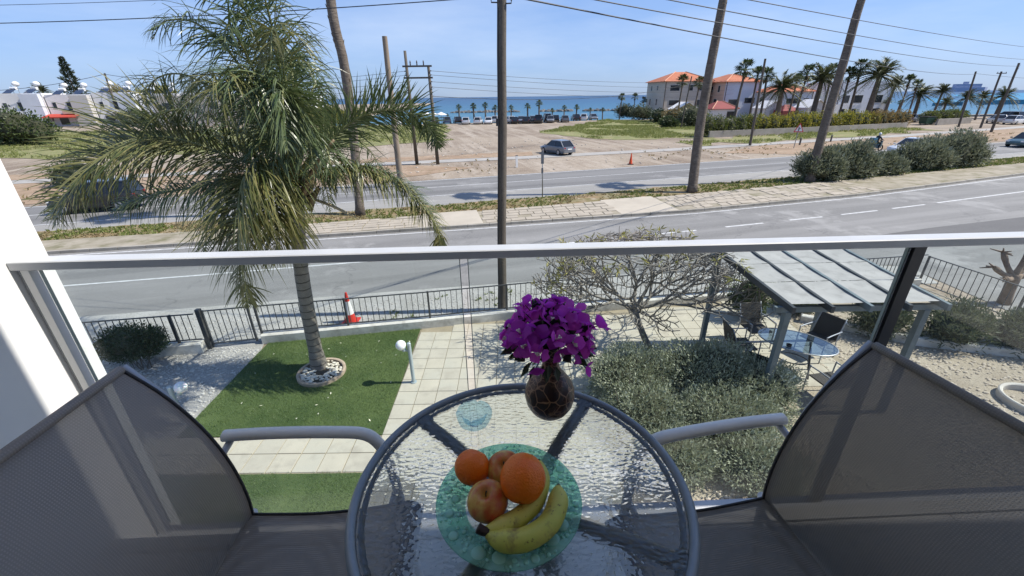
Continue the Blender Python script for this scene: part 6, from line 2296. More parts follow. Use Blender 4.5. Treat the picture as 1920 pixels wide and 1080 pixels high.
# ================================================================== SEAFRONT AND HOUSES
# --- palms of the seafront: a few built once, then copied
def palm_proto(kind_, h, r_, seed, label, tr_r=0.16, lean=0.0):
    t = local_thing('fan_palm' if kind_ == 'fan' else 'date_palm', label, 'palm tree', (0, 0, 0), 'fan palms' if kind_ == 'fan' else 'date palms')
    r = random.Random(seed)
    q = MB()
    pts = bez([(0, 0, 0), (lean * 0.3, 0, h * 0.5), (lean, 0, h)], 8)
    q.tube(pts, [tr_r * (1.3 - 0.4 * i / 8) for i in range(9)], 9)
    q.build('trunk', m_pt, t, smooth=True)
    q = MB()
    if kind_ == 'fan':
        fan_crown(q, Vector((lean, 0, h)), r_, 34, r)
    else:
        feather_crown(q, Vector((lean, 0, h)), r_, 62, r, lm=20)
    kind(q.build('crown', m_fan if kind_ == 'fan' else m_fan2, t), 'stuff')
    if kind_ == 'fan':
        q = MB()
        for i in range(14):
            a = r.uniform(0, 6.28)
            fan_leaf(q, Vector((lean, 0, h - r.uniform(0.05, 0.5))), Vector((math.cos(a) * 0.5, math.sin(a) * 0.5, -1)), r_ * 0.15, r_ * 0.35, r, 5)
        kind(q.build('dead_leaf_skirt', m_dry, t), 'stuff')
    return t
protos = {}
def put_palm(kind_, var, loc, scale, rz, label):
    k = (kind_, var)
    if k not in protos:
        h, r_, tr = {('fan', 0): (3.0, 0.95, 0.16), ('fan', 1): (3.2, 0.9, 0.14), ('fan', 2): (6.2, 1.5, 0.13), ('fan', 3): (6.6, 1.45, 0.13), ('date', 0): (4.6, 2.9, 0.25), ('date', 1): (2.6, 1.9, 0.17), ('date', 2): (5.2, 2.5, 0.19)}[k]
        protos[k] = palm_proto(kind_, h, r_, len(protos) + 3, label, tr, lean=0.25 if var == 2 else 0.1)
        o = protos[k]
        o.location, o.rotation_euler, o.scale = loc, (0, 0, rz), (scale,) * 3
    else:
        copy_tree(protos[k], loc, rz, label, scale)
SEA_P = [(841, 214, 0.62), (862, 200, 0.92), (888, 197, 1.0), (910, 197, 1.0), (928, 200, 0.88), (958, 201, 0.85), (989, 197, 0.98), (1010, 193, 1.10), (1034, 205, 0.70), (1056, 201, 0.82), (1081, 199, 0.92), (1105, 205, 0.70), (1128, 204, 0.72)]
XS = [(-16.499, 123.000, 1.380), (-13.362, 123.000, 3.193), (-9.627, 123.000, 3.541), (-6.488, 123.000, 3.503), (-3.929, 123.000, 3.078), (0.359, 123.000, 2.894), (4.794, 123.000, 3.365), (7.788, 123.000, 3.852), (11.254, 123.000, 2.233), (14.392, 123.000, 2.722), (17.961, 123.000, 2.942), (21.448, 123.000, 2.108), (24.743, 123.000, 2.200)]
for i, (px, py, s) in enumerate(SEA_P):
    x, y, z = XS[i]
    put_palm('fan', i % 2, (x, y - rnd.uniform(0, 3), -0.6), max(0.55, (z + 0.6) / 3.3), rnd.uniform(0, 6), 'small fan palm behind the beach cars, %s from the left of that row' % ORDW[i])
for i, p_ in enumerate(((28.526, 118.000, 5.530), (32.093, 118.000, 5.239), (34.606, 118.000, 4.712))):
    put_palm('fan', 2 + i % 2, (p_[0], p_[1], -0.4), (p_[2] + 0.4) / 6.8, i * 1.3, 'fan palm beside the beige seafront house, %s from the left' % ORDW[i])
CL = [
 ('fan', 2, (43.921, 88.000, 9.581), 'tall fan palm in front of the white-fronted house, left of the thin pole'),
 ('fan', 3, (47.878, 90.000, 8.732), 'fan palm right behind the thin dark pole'),
 ('fan', 2, (47.846, 86.000, 8.389), 'fan palm just right of the thin dark pole'),
 ('date', 1, (49.846, 84.000, 6.216), 'short yellowish date palm in front of the low red roof'),
 ('fan', 3, (53.174, 86.000, 7.449), 'left one of two leaning fan palms behind the hedge'),
 ('fan', 2, (55.673, 88.000, 8.733), 'right one of two leaning fan palms behind the hedge'),
 ('date', 0, (60.332, 90.000, 7.668), 'thick dark date palm left of the leaning trunk'),
 ('fan', 2, (65.632, 95.000, 9.212), 'fan palm half hidden behind the leaning trunk'),
 ('fan', 3, (64.240, 88.000, 8.453), 'left fan palm before the white house with dark windows'),
 ('fan', 2, (66.049, 88.000, 9.319), 'tallest fan palm before the white house with dark windows'),
 ('date', 0, (66.550, 84.000, 8.086), 'large windblown date palm at the right end of the hedge'),
 ('date', 2, (79.553, 96.000, 6.644), 'date palm directly behind the large windblown one'),
 ('fan', 3, (77.407, 90.000, 7.280), 'fan palm standing over the reddish end of the hedge'),
 ('fan', 2, (82.983, 94.000, 6.559), 'fan palm just left of the gap in the hedge'),
 ('date', 1, (89.593, 100.000, 4.734), 'small date palm above the parked cars at the hedge gap'),
 ('fan', 0, (86.163, 104.000, 3.469), 'low fan palm behind the hedge against the sea'),
 ('fan', 1, (90.669, 106.000, 3.057), 'second low fan palm behind the hedge against the sea'),
 ('date', 2, (90.000, 96.000, 5.321), 'upright date palm standing alone against the sea'),
 ('date', 1, (93.806, 98.000, 3.120), 'small date palm at the foot of the upright lone one'),
 ('date', 0, (86.089, 86.000, 4.188), 'bushy date palm behind the small hedge at right'),
 ('date', 2, (95.227, 92.000, 4.253), 'date palm left of the blue canopy'),
 ('date', 1, (103.414, 96.000, 4.352), 'rightmost date palm in front of the blue canopy'),
 ('fan', 3, (37.261, 100.000, 8.060), 'fan palm with ivy before the beige house'),
 ('fan', 2, (42.386, 104.000, 7.692), 'fan palm between the beige house and the tall slender trunk'),
]
for i, (k, v, p_, lb) in enumerate(CL):
    h = {('fan', 0): 3.0, ('fan', 1): 3.2, ('fan', 2): 6.2, ('fan', 3): 6.6, ('date', 0): 4.6, ('date', 1): 2.6, ('date', 2): 5.2}[(k, v)]
    put_palm(k, v, (p_[0] - 0.3, p_[1], -0.05), (p_[2] + 0.05) / h, i * 1.1, lb)
put_palm('fan', 3, (-31.869, 70.000, 3.734)[:2] + (0,), (-30.909, 70.000, 8.115)[2] / 6.6, 0.4, 'brownish fan palm seen just right of the feather palm crown')
put_palm('date', 1, (-125.0, 125.0, 4.0), 1.7, 1.0, 'palm top showing above the white terraced houses')

# --- cars parked along the beach
cars = {}
COL = {'white': P_white, 'dark': P_black, 'grey': P_grey, 'silver': P_silver, 'blue': P_blue, 'red': P_red}
def park(x, y, rz, c, style, label, group):
    k = (c, style)
    if k not in cars:
        cars[k] = car(label, (x, y, 0.0), rz, COL[c], style, {'hatch': 4.1, 'sedan': 4.4, 'van': 4.5}[style], 1.75, {'hatch': 1.5, 'sedan': 1.45, 'van': 1.85}[style], group, False)
    else:
        copy_tree(cars[k], (x, y, 0.0), rz, label)
BX = [(-25.592, 103.000, 0.399), (-22.169, 104.000, 0.304), (-17.138, 104.000, 0.355), (-14.583, 105.000, 0.272), (-12.103, 105.000, 0.357), (-9.758, 101.000, 0.196), (-7.018, 101.000, 0.162), (-4.755, 101.000, 0.134), (-3.229, 106.000, 0.196), (-2.251, 107.000, 0.134), (0.141, 104.000, 0.256), (1.089, 101.000, 0.395), (2.593, 104.000, 0.225), (3.709, 101.000, 0.363), (5.291, 104.000, 0.192), (6.449, 101.000, 0.329), (8.720, 107.000, 0.233), (9.244, 103.000, 0.419), (10.864, 107.000, 0.206), (12.640, 104.000, 0.443), (15.956, 110.000, 0.240), (18.194, 111.000, 0.166), (20.602, 112.000, 0.090)]
BCOL = 'white dark dark blue dark white white white white grey white dark silver dark grey dark dark grey dark grey dark white grey'.split()
BST = 'van hatch sedan hatch hatch hatch hatch sedan hatch sedan hatch sedan sedan hatch hatch van van hatch hatch hatch hatch hatch sedan'.split()
for i, (x, y, z) in enumerate(BX):
    park(x, y, R(90 + rnd.uniform(-14, 14) + (180 if i % 5 == 2 else 0)), BCOL[i], BST[i], '%s car parked facing the sea, %s from the left of the beach row' % (BCOL[i], ORDW[i]), 'cars parked along the beach')
RX = [(78.971, 87.778, 0.000), (85.237, 92.192, 0.000), (84.406, 88.364, 0.000), (81.700, 83.534, 0.000), (88.563, 81.949, 0.000), (94.522, 85.879, 0.000), (88.378, 78.740, 0.000), (98.577, 86.783, 0.000), (93.509, 80.807, 0.000)]
RCOL = 'silver white dark red white grey white silver dark'.split()
for i, (x, y, z) in enumerate(RX):
    park(x, y, R(20 + 40 * (i % 3)), RCOL[i], ('hatch', 'van', 'hatch', 'sedan')[i % 4], '%s car in the right-hand car park, %s from its left' % (RCOL[i], ORDW[i]), 'cars in the right-hand car park')

# --- beach things
m_ucl = M('umbrella_cloth', (0.72, 0.71, 0.68), None, rough=0.8)
for i, p_ in enumerate(((-18.462, 110.000, 2.099), (-16.696, 111.000, 1.924), (-20.355, 112.000, 2.177))):
    u = local_thing('beach_umbrella', 'white beach umbrella beyond the paired poles, %s from the right' % ORDW[(1, 0, 2)[i]], 'umbrella', (p_[0], p_[1], -0.3), 'white beach umbrellas')
    q = MB()
    q.tube([(0, 0, 0), (0, 0, 2.5)], 0.04, 6)
    q.build('pole', m_gal, u)
    q = MB()
    q.lathe([(1.5, 1.95), (0.8, 2.25), (0.0, 2.6)], 8)
    q.build('canopy', m_ucl, u)
for i, (xa, xb) in enumerate(((-26, 4), (14, 28), (33, 52))):
    bw = thing('breakwater', 'line of dark breakwater rocks in the sea, %s from the left' % ORDW[i], 'breakwater', ((xa + xb) / 2, 205, -1), 'breakwaters off the beach')
    q = MB()
    x = xa
    while x < xb:
        s = rnd.uniform(0.6, 1.2)
        q.blob((x, 205 + rnd.uniform(-1.5, 1.5), -0.9), (s, s, s * 0.9), seed=x, sub=1, amp=0.5)
        x += rnd.uniform(0.5, 1.0)
    kind(q.build('rocks', M('breakwater_rock', (0.10, 0.10, 0.10), (0.17, 0.16, 0.15), 0.5, 0.9), bw), 'stuff')
shp = thing('cruise_ship', 'pale hazy ship far out at sea on the right', 'ship', (2650, 2700, -1))
m_ship = M('ship_hazed_colour', (0.42, 0.45, 0.56), (0.36, 0.40, 0.52), 0.02, 0.8)  # bluish haze of the distance is mixed into the ship's colour
q = MB()
q.prism([(2560, 2690), (2760, 2690), (2790, 2705), (2760, 2720), (2560, 2720)], -1, 22)
q.build('hull', m_ship, shp)
q = MB()
q.prism([(2590, 2694), (2740, 2694), (2740, 2716), (2590, 2716)], 22, 40)
q.build('superstructure', m_ship, shp)
q = MB()
q.prism([(2640, 2700), (2665, 2700), (2660, 2712), (2642, 2712)], 40, 52)
q.build('funnel', m_ship, shp)
cn = thing('blue_canopy', 'bright blue shade canopy over the car park at the right edge', 'canopy', (118, 105, 0))
m_can = M('blue_cloth', (0.012, 0.19, 0.36), (0.015, 0.16, 0.31), 0.6, 0.8)
q = MB()
q.add([(106, 104, 3.4), (140, 104, 3.6), (140, 112, 5.0), (107, 112, 4.6), (106, 104, 2.5), (140, 104, 2.4)], [(0, 1, 2, 3), (4, 5, 1, 0)])
q.build('cloth', m_can, cn)
q = MB()
q.add([(98, 106, 3.0), (105, 106, 3.1), (104, 111, 4.0), (100, 111, 3.9), (98, 106, 2.3), (105, 106, 2.3)], [(0, 1, 2, 3), (4, 5, 1, 0)])
q.build('side_awning', m_can, cn)
for k in range(9):
    q = MB()
    q.tube([(99 + k * 4.6, 104.3, -0.02), (99 + k * 4.6, 104.3, 3.0)], 0.08, 6)
    q.build('post', m_sw, cn)

# --- houses
m_roof, nt, p, out = newmat('terracotta_roof')
co = coords(nt)
f, raw = noise_fac(nt, co, 0.8, lo=0.3, hi=0.7)
wv = nd(nt, 'ShaderNodeTexWave', wave_type='BANDS', bands_direction='X')
wv.inputs['Scale'].default_value = 1.2
nt.links.new(co, wv.inputs['Vector'])
nt.links.new(mixc(nt, f, (0.42, 0.13, 0.06), (0.50, 0.19, 0.10)), p.inputs['Base Color'])
p.inputs['Roughness'].default_value = 0.85
nt.links.new(bump(nt, wv.outputs['Fac'], 0.6, 0.1), p.inputs['Normal'])
m_roofd = M('dark_red_roof', (0.26, 0.055, 0.05), (0.20, 0.045, 0.04), 1, 0.8)
m_beige = M('beige_render', (0.56, 0.50, 0.42), (0.50, 0.45, 0.38), 0.4, 0.9)
m_salmon = M('salmon_render', (0.60, 0.42, 0.32), (0.54, 0.38, 0.29), 0.4, 0.9)
m_wht = M('white_house_render', (0.74, 0.73, 0.71), (0.66, 0.65, 0.64), 0.4, 0.9)
m_cool = M('cool_white_render', (0.60, 0.63, 0.68), (0.54, 0.57, 0.62), 0.4, 0.9)
m_win = M('house_window', (0.025, 0.03, 0.035), None, rough=0.1)
m_frame = M('window_frame', (0.5, 0.49, 0.46), None, rough=0.6)
m_brown = M('brown_gutter', (0.10, 0.065, 0.05), None, rough=0.6)
def house(name, label, o, yaw, w, d, h, walls, roof, rh, wins, over=0.5, extras=True):
    """near left corner at o; front runs along yaw; wins: (face, u0, u1, z0, z1)"""
    t = thing(name, label, 'house', o)
    X = Vector((math.cos(yaw), math.sin(yaw), 0))
    Y_ = Vector((-math.sin(yaw), math.cos(yaw), 0))
    O = Vector(o)
    pt_ = lambda u, v, z: O + X * u + Y_ * v + Vector((0, 0, z))
    faces = {'front': ((0, 0), (w, 0)), 'right': ((w, 0), (w, d)), 'back': ((w, d), (0, d)), 'left': ((0, d), (0, 0))}
    th = 0.25
    for nm, (a, b) in faces.items():
        q = MB()
        A_, B_ = pt_(a[0], a[1], 0), pt_(b[0], b[1], 0)
        t_ = (B_ - A_).normalized()
        n_ = Vector((-t_.y, t_.x, 0))
        ins = 0.002 if nm in ('front', 'back') else th
        A2, B2 = A_ + t_ * ins, B_ - t_ * ins
        q.prism([tuple(A2[:2]), tuple(B2[:2]), tuple((B2 + n_ * th)[:2]), tuple((A2 + n_ * th)[:2])], 0, h)
        q.build('wall', walls[0] if nm in ('front', 'back') else walls[1], t)
    for fc, u0, u1, z0, z1 in wins:
        a, b = faces[fc]
        A_, B_ = pt_(a[0], a[1], 0), pt_(b[0], b[1], 0)
        t_ = (B_ - A_).normalized()
        n_ = Vector((t_.y, -t_.x, 0))
        q = MB()
        P0, P1 = A_ + t_ * u0, A_ + t_ * u1
        q.prism([tuple((P0 - n_ * 0.05)[:2]), tuple((P1 - n_ * 0.05)[:2]), tuple((P1 + n_ * 0.05)[:2]), tuple((P0 + n_ * 0.05)[:2])][::-1], z0, z1)
        f_ = q.build('window', m_frame, t)
        q = MB()
        P0, P1 = A_ + t_ * (u0 + 0.09), A_ + t_ * (u1 - 0.09)
        q.prism([tuple((P0 - n_ * 0.04)[:2]), tuple((P1 - n_ * 0.04)[:2]), tuple((P1 + n_ * 0.06)[:2]), tuple((P0 + n_ * 0.06)[:2])][::-1], z0 + 0.09, z1 - 0.09)
        q.build('pane', m_win, f_)
    if roof:
        q = MB()
        e_ = [pt_(-over, -over, h + 0.12), pt_(w + over, -over, h + 0.12), pt_(w + over, d + over, h + 0.12), pt_(-over, d + over, h + 0.12)]
        e0 = [v - Vector((0, 0, 0.12)) for v in e_]
        m_ = min(w, d) / 2
        if w >= d:
            r1, r2 = pt_(m_, d / 2, h + rh), pt_(w - m_ + 0.01, d / 2, h + rh)
            fs = [(0, 1, 5, 4), (1, 2, 5), (2, 3, 4, 5), (3, 0, 4)]
        else:
            r1, r2 = pt_(w / 2, m_, h + rh), pt_(w / 2, d - m_ + 0.01, h + rh)
            fs = [(0, 1, 4), (1, 2, 5, 4), (2, 3, 5), (3, 0, 4, 5)]
        q.add(e_ + [r1, r2] + e0, fs + [(6, 7, 1, 0), (7, 8, 2, 1), (8, 9, 3, 2), (9, 6, 0, 3), (9, 8, 7, 6)])
        ro = q.build('roof', roof, t)
        for a, b in ((e_[0], r1), (e_[1], r2 if w >= d else r1)):
            q = MB()
            q.tube([a + Vector((0, 0, 0.05)), b + Vector((0, 0, 0.06))], 0.10, 6)
            q.build('hip_tiles', M('pale_ridge', (0.58, 0.32, 0.21), None, rough=0.8), ro)
    if extras:
        for u in (0.15, w - 0.15):
            q = MB()
            q.tube([pt_(u, -0.08, 0), pt_(u, -0.08, h)], 0.07, 6)
            q.build('drainpipe', m_brown, t)
    return t, pt_
b1, f1 = house('beige_house', 'beige three-storey seafront house with hipped terracotta roof', (37.6, 112.5, -0.02), R(9), 12.2, 9.5, 8.3, (m_beige, m_beige), m_roof, 2.3,
      [('front', 1.4, 4.6, 3.0, 4.3), ('front', 1.3, 3.9, 6.2, 7.6), ('front', 6.0, 7.4, 6.2, 7.6), ('front', 9.0, 10.6, 6.2, 7.6), ('front', 8.6, 10.8, 2.9, 4.3), ('left', 2.0, 2.8, 3.0, 4.6), ('left', 5.6, 6.4, 3.0, 4.6), ('left', 2.2, 3.0, 6.3, 7.6), ('left', 5.4, 6.2, 6.3, 7.6)])
b2, f2 = house('white_house', 'house with salmon side wall and cool white front under terracotta roof', (51.2, 110.0, -0.02), R(9), 8.8, 11.0, 8.0, (m_cool, m_salmon), m_roof, 1.9,
      [('front', 5.4, 8.2, 3.3, 4.6), ('front', 1.2, 3.9, 1.6, 4.3), ('left', 2.5, 3.4, 5.8, 7.3), ('left', 5.2, 6.1, 5.8, 7.3), ('left', 8.0, 8.9, 5.8, 7.3), ('left', 3.0, 4.0, 2.4, 4.4), ('left', 7.0, 8.2, 2.4, 4.4)])
b3, f3 = house('white_house', 'lower white house with red roof behind the yellow hedge', (60.8, 104.0, -0.02), R(9), 8.6, 9.0, 5.7, (m_cool, m_wht), m_roof, 1.8,
      [('front', 2.0, 5.0, 3.2, 4.4), ('front', 6.3, 7.8, 3.2, 4.4), ('left', 3.0, 4.6, 3.2, 4.4)])
b4, f4 = house('flat_roofed_house', 'white flat-roofed house with dark windows behind the fan palms', (73.5, 103.0, -0.02), R(9), 14.0, 10.0, 7.6, (m_cool, m_wht), None, 0,
      [('front', 4.0, 6.4, 3.2, 4.9), ('front', 9.4, 11.6, 3.2, 4.9), ('front', 1.2, 3.0, 3.2, 4.9), ('front', 2.2, 5.4, 0.4, 2.2), ('front', 9.0, 11.8, 0.3, 2.1)])
b5, f5 = house('small_house', 'small white house between the red roof and the thick date palm', (69.4, 97.0, -0.02), R(9), 6.0, 6.0, 3.1, (m_wht, m_wht), None, 0, [('front', 1.0, 2.2, 0.9, 2.3), ('front', 3.8, 5.0, 0.9, 2.3)], extras=False)
b6, f6 = house('garage', 'low white garage with dark red roof beside the beige house', (45.6, 102.5, -0.02), R(9), 6.2, 5.0, 2.3, (m_wht, m_wht), m_roofd, 1.7, [('front', 3.6, 5.6, 0.3, 1.9)], over=0.3, extras=False)
def gable(label, o, yaw, w, d, h, rh, mat):
    t = thing('gabled_porch', label, 'porch', o)
    X = Vector((math.cos(yaw), math.sin(yaw), 0))
    Y_ = Vector((-math.sin(yaw), math.cos(yaw), 0))
    O = Vector(o)
    P = lambda u, v, z: O + X * u + Y_ * v + Vector((0, 0, z))
    q = MB()
    q.add([P(0, 0, 0), P(w, 0, 0), P(w, 0, h), P(w / 2, 0, h + rh), P(0, 0, h), P(0, d, 0), P(w, d, 0), P(w, d, h), P(w / 2, d, h + rh), P(0, d, h)], [(0, 1, 2, 3, 4), (9, 8, 7, 6, 5), (1, 6, 7, 2), (5, 0, 4, 9)])
    q.build('wall', mat, t)
    for a, b in (((-0.3, h - 0.15), (w / 2, h + rh + 0.05)), ((w / 2, h + rh + 0.05), (w + 0.3, h - 0.15))):
        q = MB()
        q.add([P(a[0], -0.3, a[1]), P(b[0], -0.3, b[1]), P(b[0], d, b[1]), P(a[0], d, a[1]), P(a[0], -0.3, a[1] + 0.16), P(b[0], -0.3, b[1] + 0.16), P(b[0], d, b[1] + 0.16), P(a[0], d, a[1] + 0.16)], [(3, 2, 1, 0), (4, 5, 6, 7), (0, 1, 5, 4), (2, 3, 7, 6), (3, 0, 4, 7), (1, 2, 6, 5)])
        q.build('roof_slope', m_wht, t)
    q = MB()
    q.add([P(w * 0.3, -0.03, 0.02), P(w * 0.7, -0.03, 0.02), P(w * 0.7, -0.03, h * 0.8), P(w / 2, -0.03, h * 0.95), P(w * 0.3, -0.03, h * 0.8), P(w * 0.3, 0.05, 0.02), P(w * 0.7, 0.05, 0.02), P(w * 0.7, 0.05, h * 0.8), P(w / 2, 0.05, h * 0.95), P(w * 0.3, 0.05, h * 0.8)], [(0, 1, 2, 3, 4), (0, 5, 6, 1), (1, 6, 7, 2), (2, 7, 8, 3), (3, 8, 9, 4), (4, 9, 5, 0)])
    q.build('doorway', m_frame if mat is m_wht else m_brown, t)
gable('white gabled porch with a yellowish gable before the beige house', (38.2, 104.0, 0), R(9), 5.0, 4, 2.4, 1.3, M('ochre_render', (0.45, 0.38, 0.20), None, rough=0.9))
gable('white gabled porch before the cool white house front', (56.0, 100.0, 0), R(9), 4.2, 4, 2.5, 1.3, m_wht)
gable('white gabled porch before the lower red-roofed house', (62.8, 96.0, 0), R(9), 4.6, 4, 2.6, 1.4, m_wht)
q = MB()
q.add([f3(-3.2, -6.0, 2.0), f3(0.6, -6.0, 2.0), f3(0.6, -3, 2.0), f3(-3.2, -3, 2.0), f3(-1.9, -4.5, 3.2), f3(-0.7, -4.5, 3.2), f3(-3.2, -6.0, -0.0), f3(0.6, -6, -0.0), f3(0.6, -3, 0.0), f3(-3.2, -3, 0.0)], [(0, 1, 5, 4), (1, 2, 5), (2, 3, 4, 5), (3, 0, 4), (6, 7, 1, 0), (7, 8, 2, 1), (8, 9, 3, 2), (9, 6, 0, 3)])
tag(q.build('red_kiosk', m_roofd), 'small dark red pitched roof shed beside the lower white house', 'shed')

# --- hedges, dumpster, roadside garden wall
m_hedge = leafmat('yellow_green_hedge', (0.10, 0.14, 0.02), (0.46, 0.38, 0.05), 0.35, 0.5)
m_hedged = leafmat('dark_hedge', (0.05, 0.085, 0.016), (0.20, 0.21, 0.045), 0.3, 0.5)
m_hedger = leafmat('bronze_hedge', (0.18, 0.12, 0.045), (0.34, 0.25, 0.09), 0.3, 0.5)
HL = [(27.4, 62.4), (34.5, 64.4), (43.5, 67.2), (52, 70.0), (58, 72.2), (65.2, 74.8)]
m_gw = M('garden_wall_stone', (0.34, 0.31, 0.27), (0.26, 0.235, 0.20), 0.8, 0.9, bmp=0.4, bscale=8, bdist=0.03)
q = MB()
for a, b in zip(HL, HL[1:]):
    q.bar((a[0], a[1] - 1.0, 0.42), (b[0], b[1] - 1.0, 0.42), 0.25, 0.86)
tag(q.build('garden_wall', m_gw), 'long low grey wall below the yellow-green hedge', 'wall')
hl = 'dark green left part of the long hedge by the low wall|yellow-green second part of the long hedge|bright yellow-green middle part of the long hedge behind the leaning palm|yellow-green fourth part of the long hedge|bronze-coloured right end of the long hedge'.split('|')
for i, (a, b) in enumerate(zip(HL, HL[1:])):
    L = math.hypot(b[0] - a[0], b[1] - a[1])
    n = max(3, int(L / 1.6))
    c0 = Vector((a[0], a[1], 0))
    blobs = []
    for k in range(n + 1):
        p_ = Vector((a[0] + (b[0] - a[0]) * k / n, a[1] + (b[1] - a[1]) * k / n, 0)) - c0
        blobs.append(((p_.x, p_.y, 1.35 + rnd.uniform(-0.1, 0.12)), (1.25, 0.95, 1.30 + rnd.uniform(-0.1, 0.15))))
    shrub('hedge', hl[i], (a[0], a[1], 0), blobs, int(1100 * n), 0.22, 0.06, (m_hedged, m_hedge, m_hedge, m_hedge, m_hedger)[i], 'hedge', up=0.4, stems=4, sr=70 + i)
q = MB()
q.bar((75, 79.0, 0.5), (84.5, 82.6, 0.5), 0.3, 1.0)
tag(q.build('garden_wall', m_gw), 'short pale wall below the small hedge at right', 'wall')
shrub('hedge', 'small green and yellow hedge on the short wall at right', (79, 81.6, 0.0), [((-3.6, -0.6, 1.25), (1.7, 1.0, 1.0)), ((-1, 0.2, 1.35), (1.9, 1.0, 1.0)), ((1.8, 1.0, 1.35), (1.9, 1.0, 1.0)), ((4.0, 1.8, 1.3), (1.5, 1.0, 0.9))], 4500, 0.24, 0.065, m_hedged, 'hedge', sr=81)
dm = local_thing('dumpster', 'dark green waste container beside the hedge gap', 'dumpster', (74.307, 80.272, 0.000), None, R(18))
q = MB()
q.add([(-1.0, -0.55, 0.2), (1.0, -0.55, 0.2), (1.0, 0.55, 0.2), (-1.0, 0.55, 0.2), (-1.15, -0.65, 1.25), (1.15, -0.65, 1.25), (1.15, 0.65, 1.35), (-1.15, 0.65, 1.35)], [(3, 2, 1, 0), (4, 5, 6, 7), (0, 1, 5, 4), (1, 2, 6, 5), (2, 3, 7, 6), (3, 0, 4, 7)])
q.build('bin', M('bin_green', (0.015, 0.05, 0.03), None, rough=0.5), dm)
q = MB()
q.box((0, 0, 1.38), (2.34, 1.36, 0.08))
q.build('lid', m_dark, dm)
for sx in (-0.8, 0.8):
    for sy in (-0.4, 0.4):
        q = MB()
        q.tube([(sx, sy - 0.05, 0.1), (sx, sy + 0.05, 0.1)], 0.1, 8)
        q.build('castor', m_tyre, dm)
# shrubs left of the houses
for i, (p_, s, mt, lb) in enumerate((((29.959, 119.999, 0.000), 1.9, m_olea, 'round grey-green bush at the end of the beach car row'), ((31.000, 108.582, 0.000), 1.9, m_olea, 'flowering pale bush left of the beige house'), ((31.684, 97.079, 0.000), 1.5, m_clip, 'dark low bush in front of the beige house'), ((32.992, 91.040, 0.000), 1.7, m_hedger, 'reddish bush in front of the gabled porch'), ((33.036, 82.821, 0.000), 2.0, m_olea, 'straggly grey bush beside the tall slender trunk'), ((28.241, 80.866, 0.000), 1.1, m_bush, 'small green bush at the edge of the grass field'))):
    shrub('garden_bush', lb, (p_[0], p_[1], 0), [((0, 0, 0.9 * s), (1.25 * s, 1.0 * s, 0.95 * s)), ((0.9 * s, 0.2, 0.7 * s), (0.9 * s, 0.8 * s, 0.75 * s))], 1700, 0.32, 0.08, mt, 'bush', sr=90 + i, group='bushes before the seafront houses')

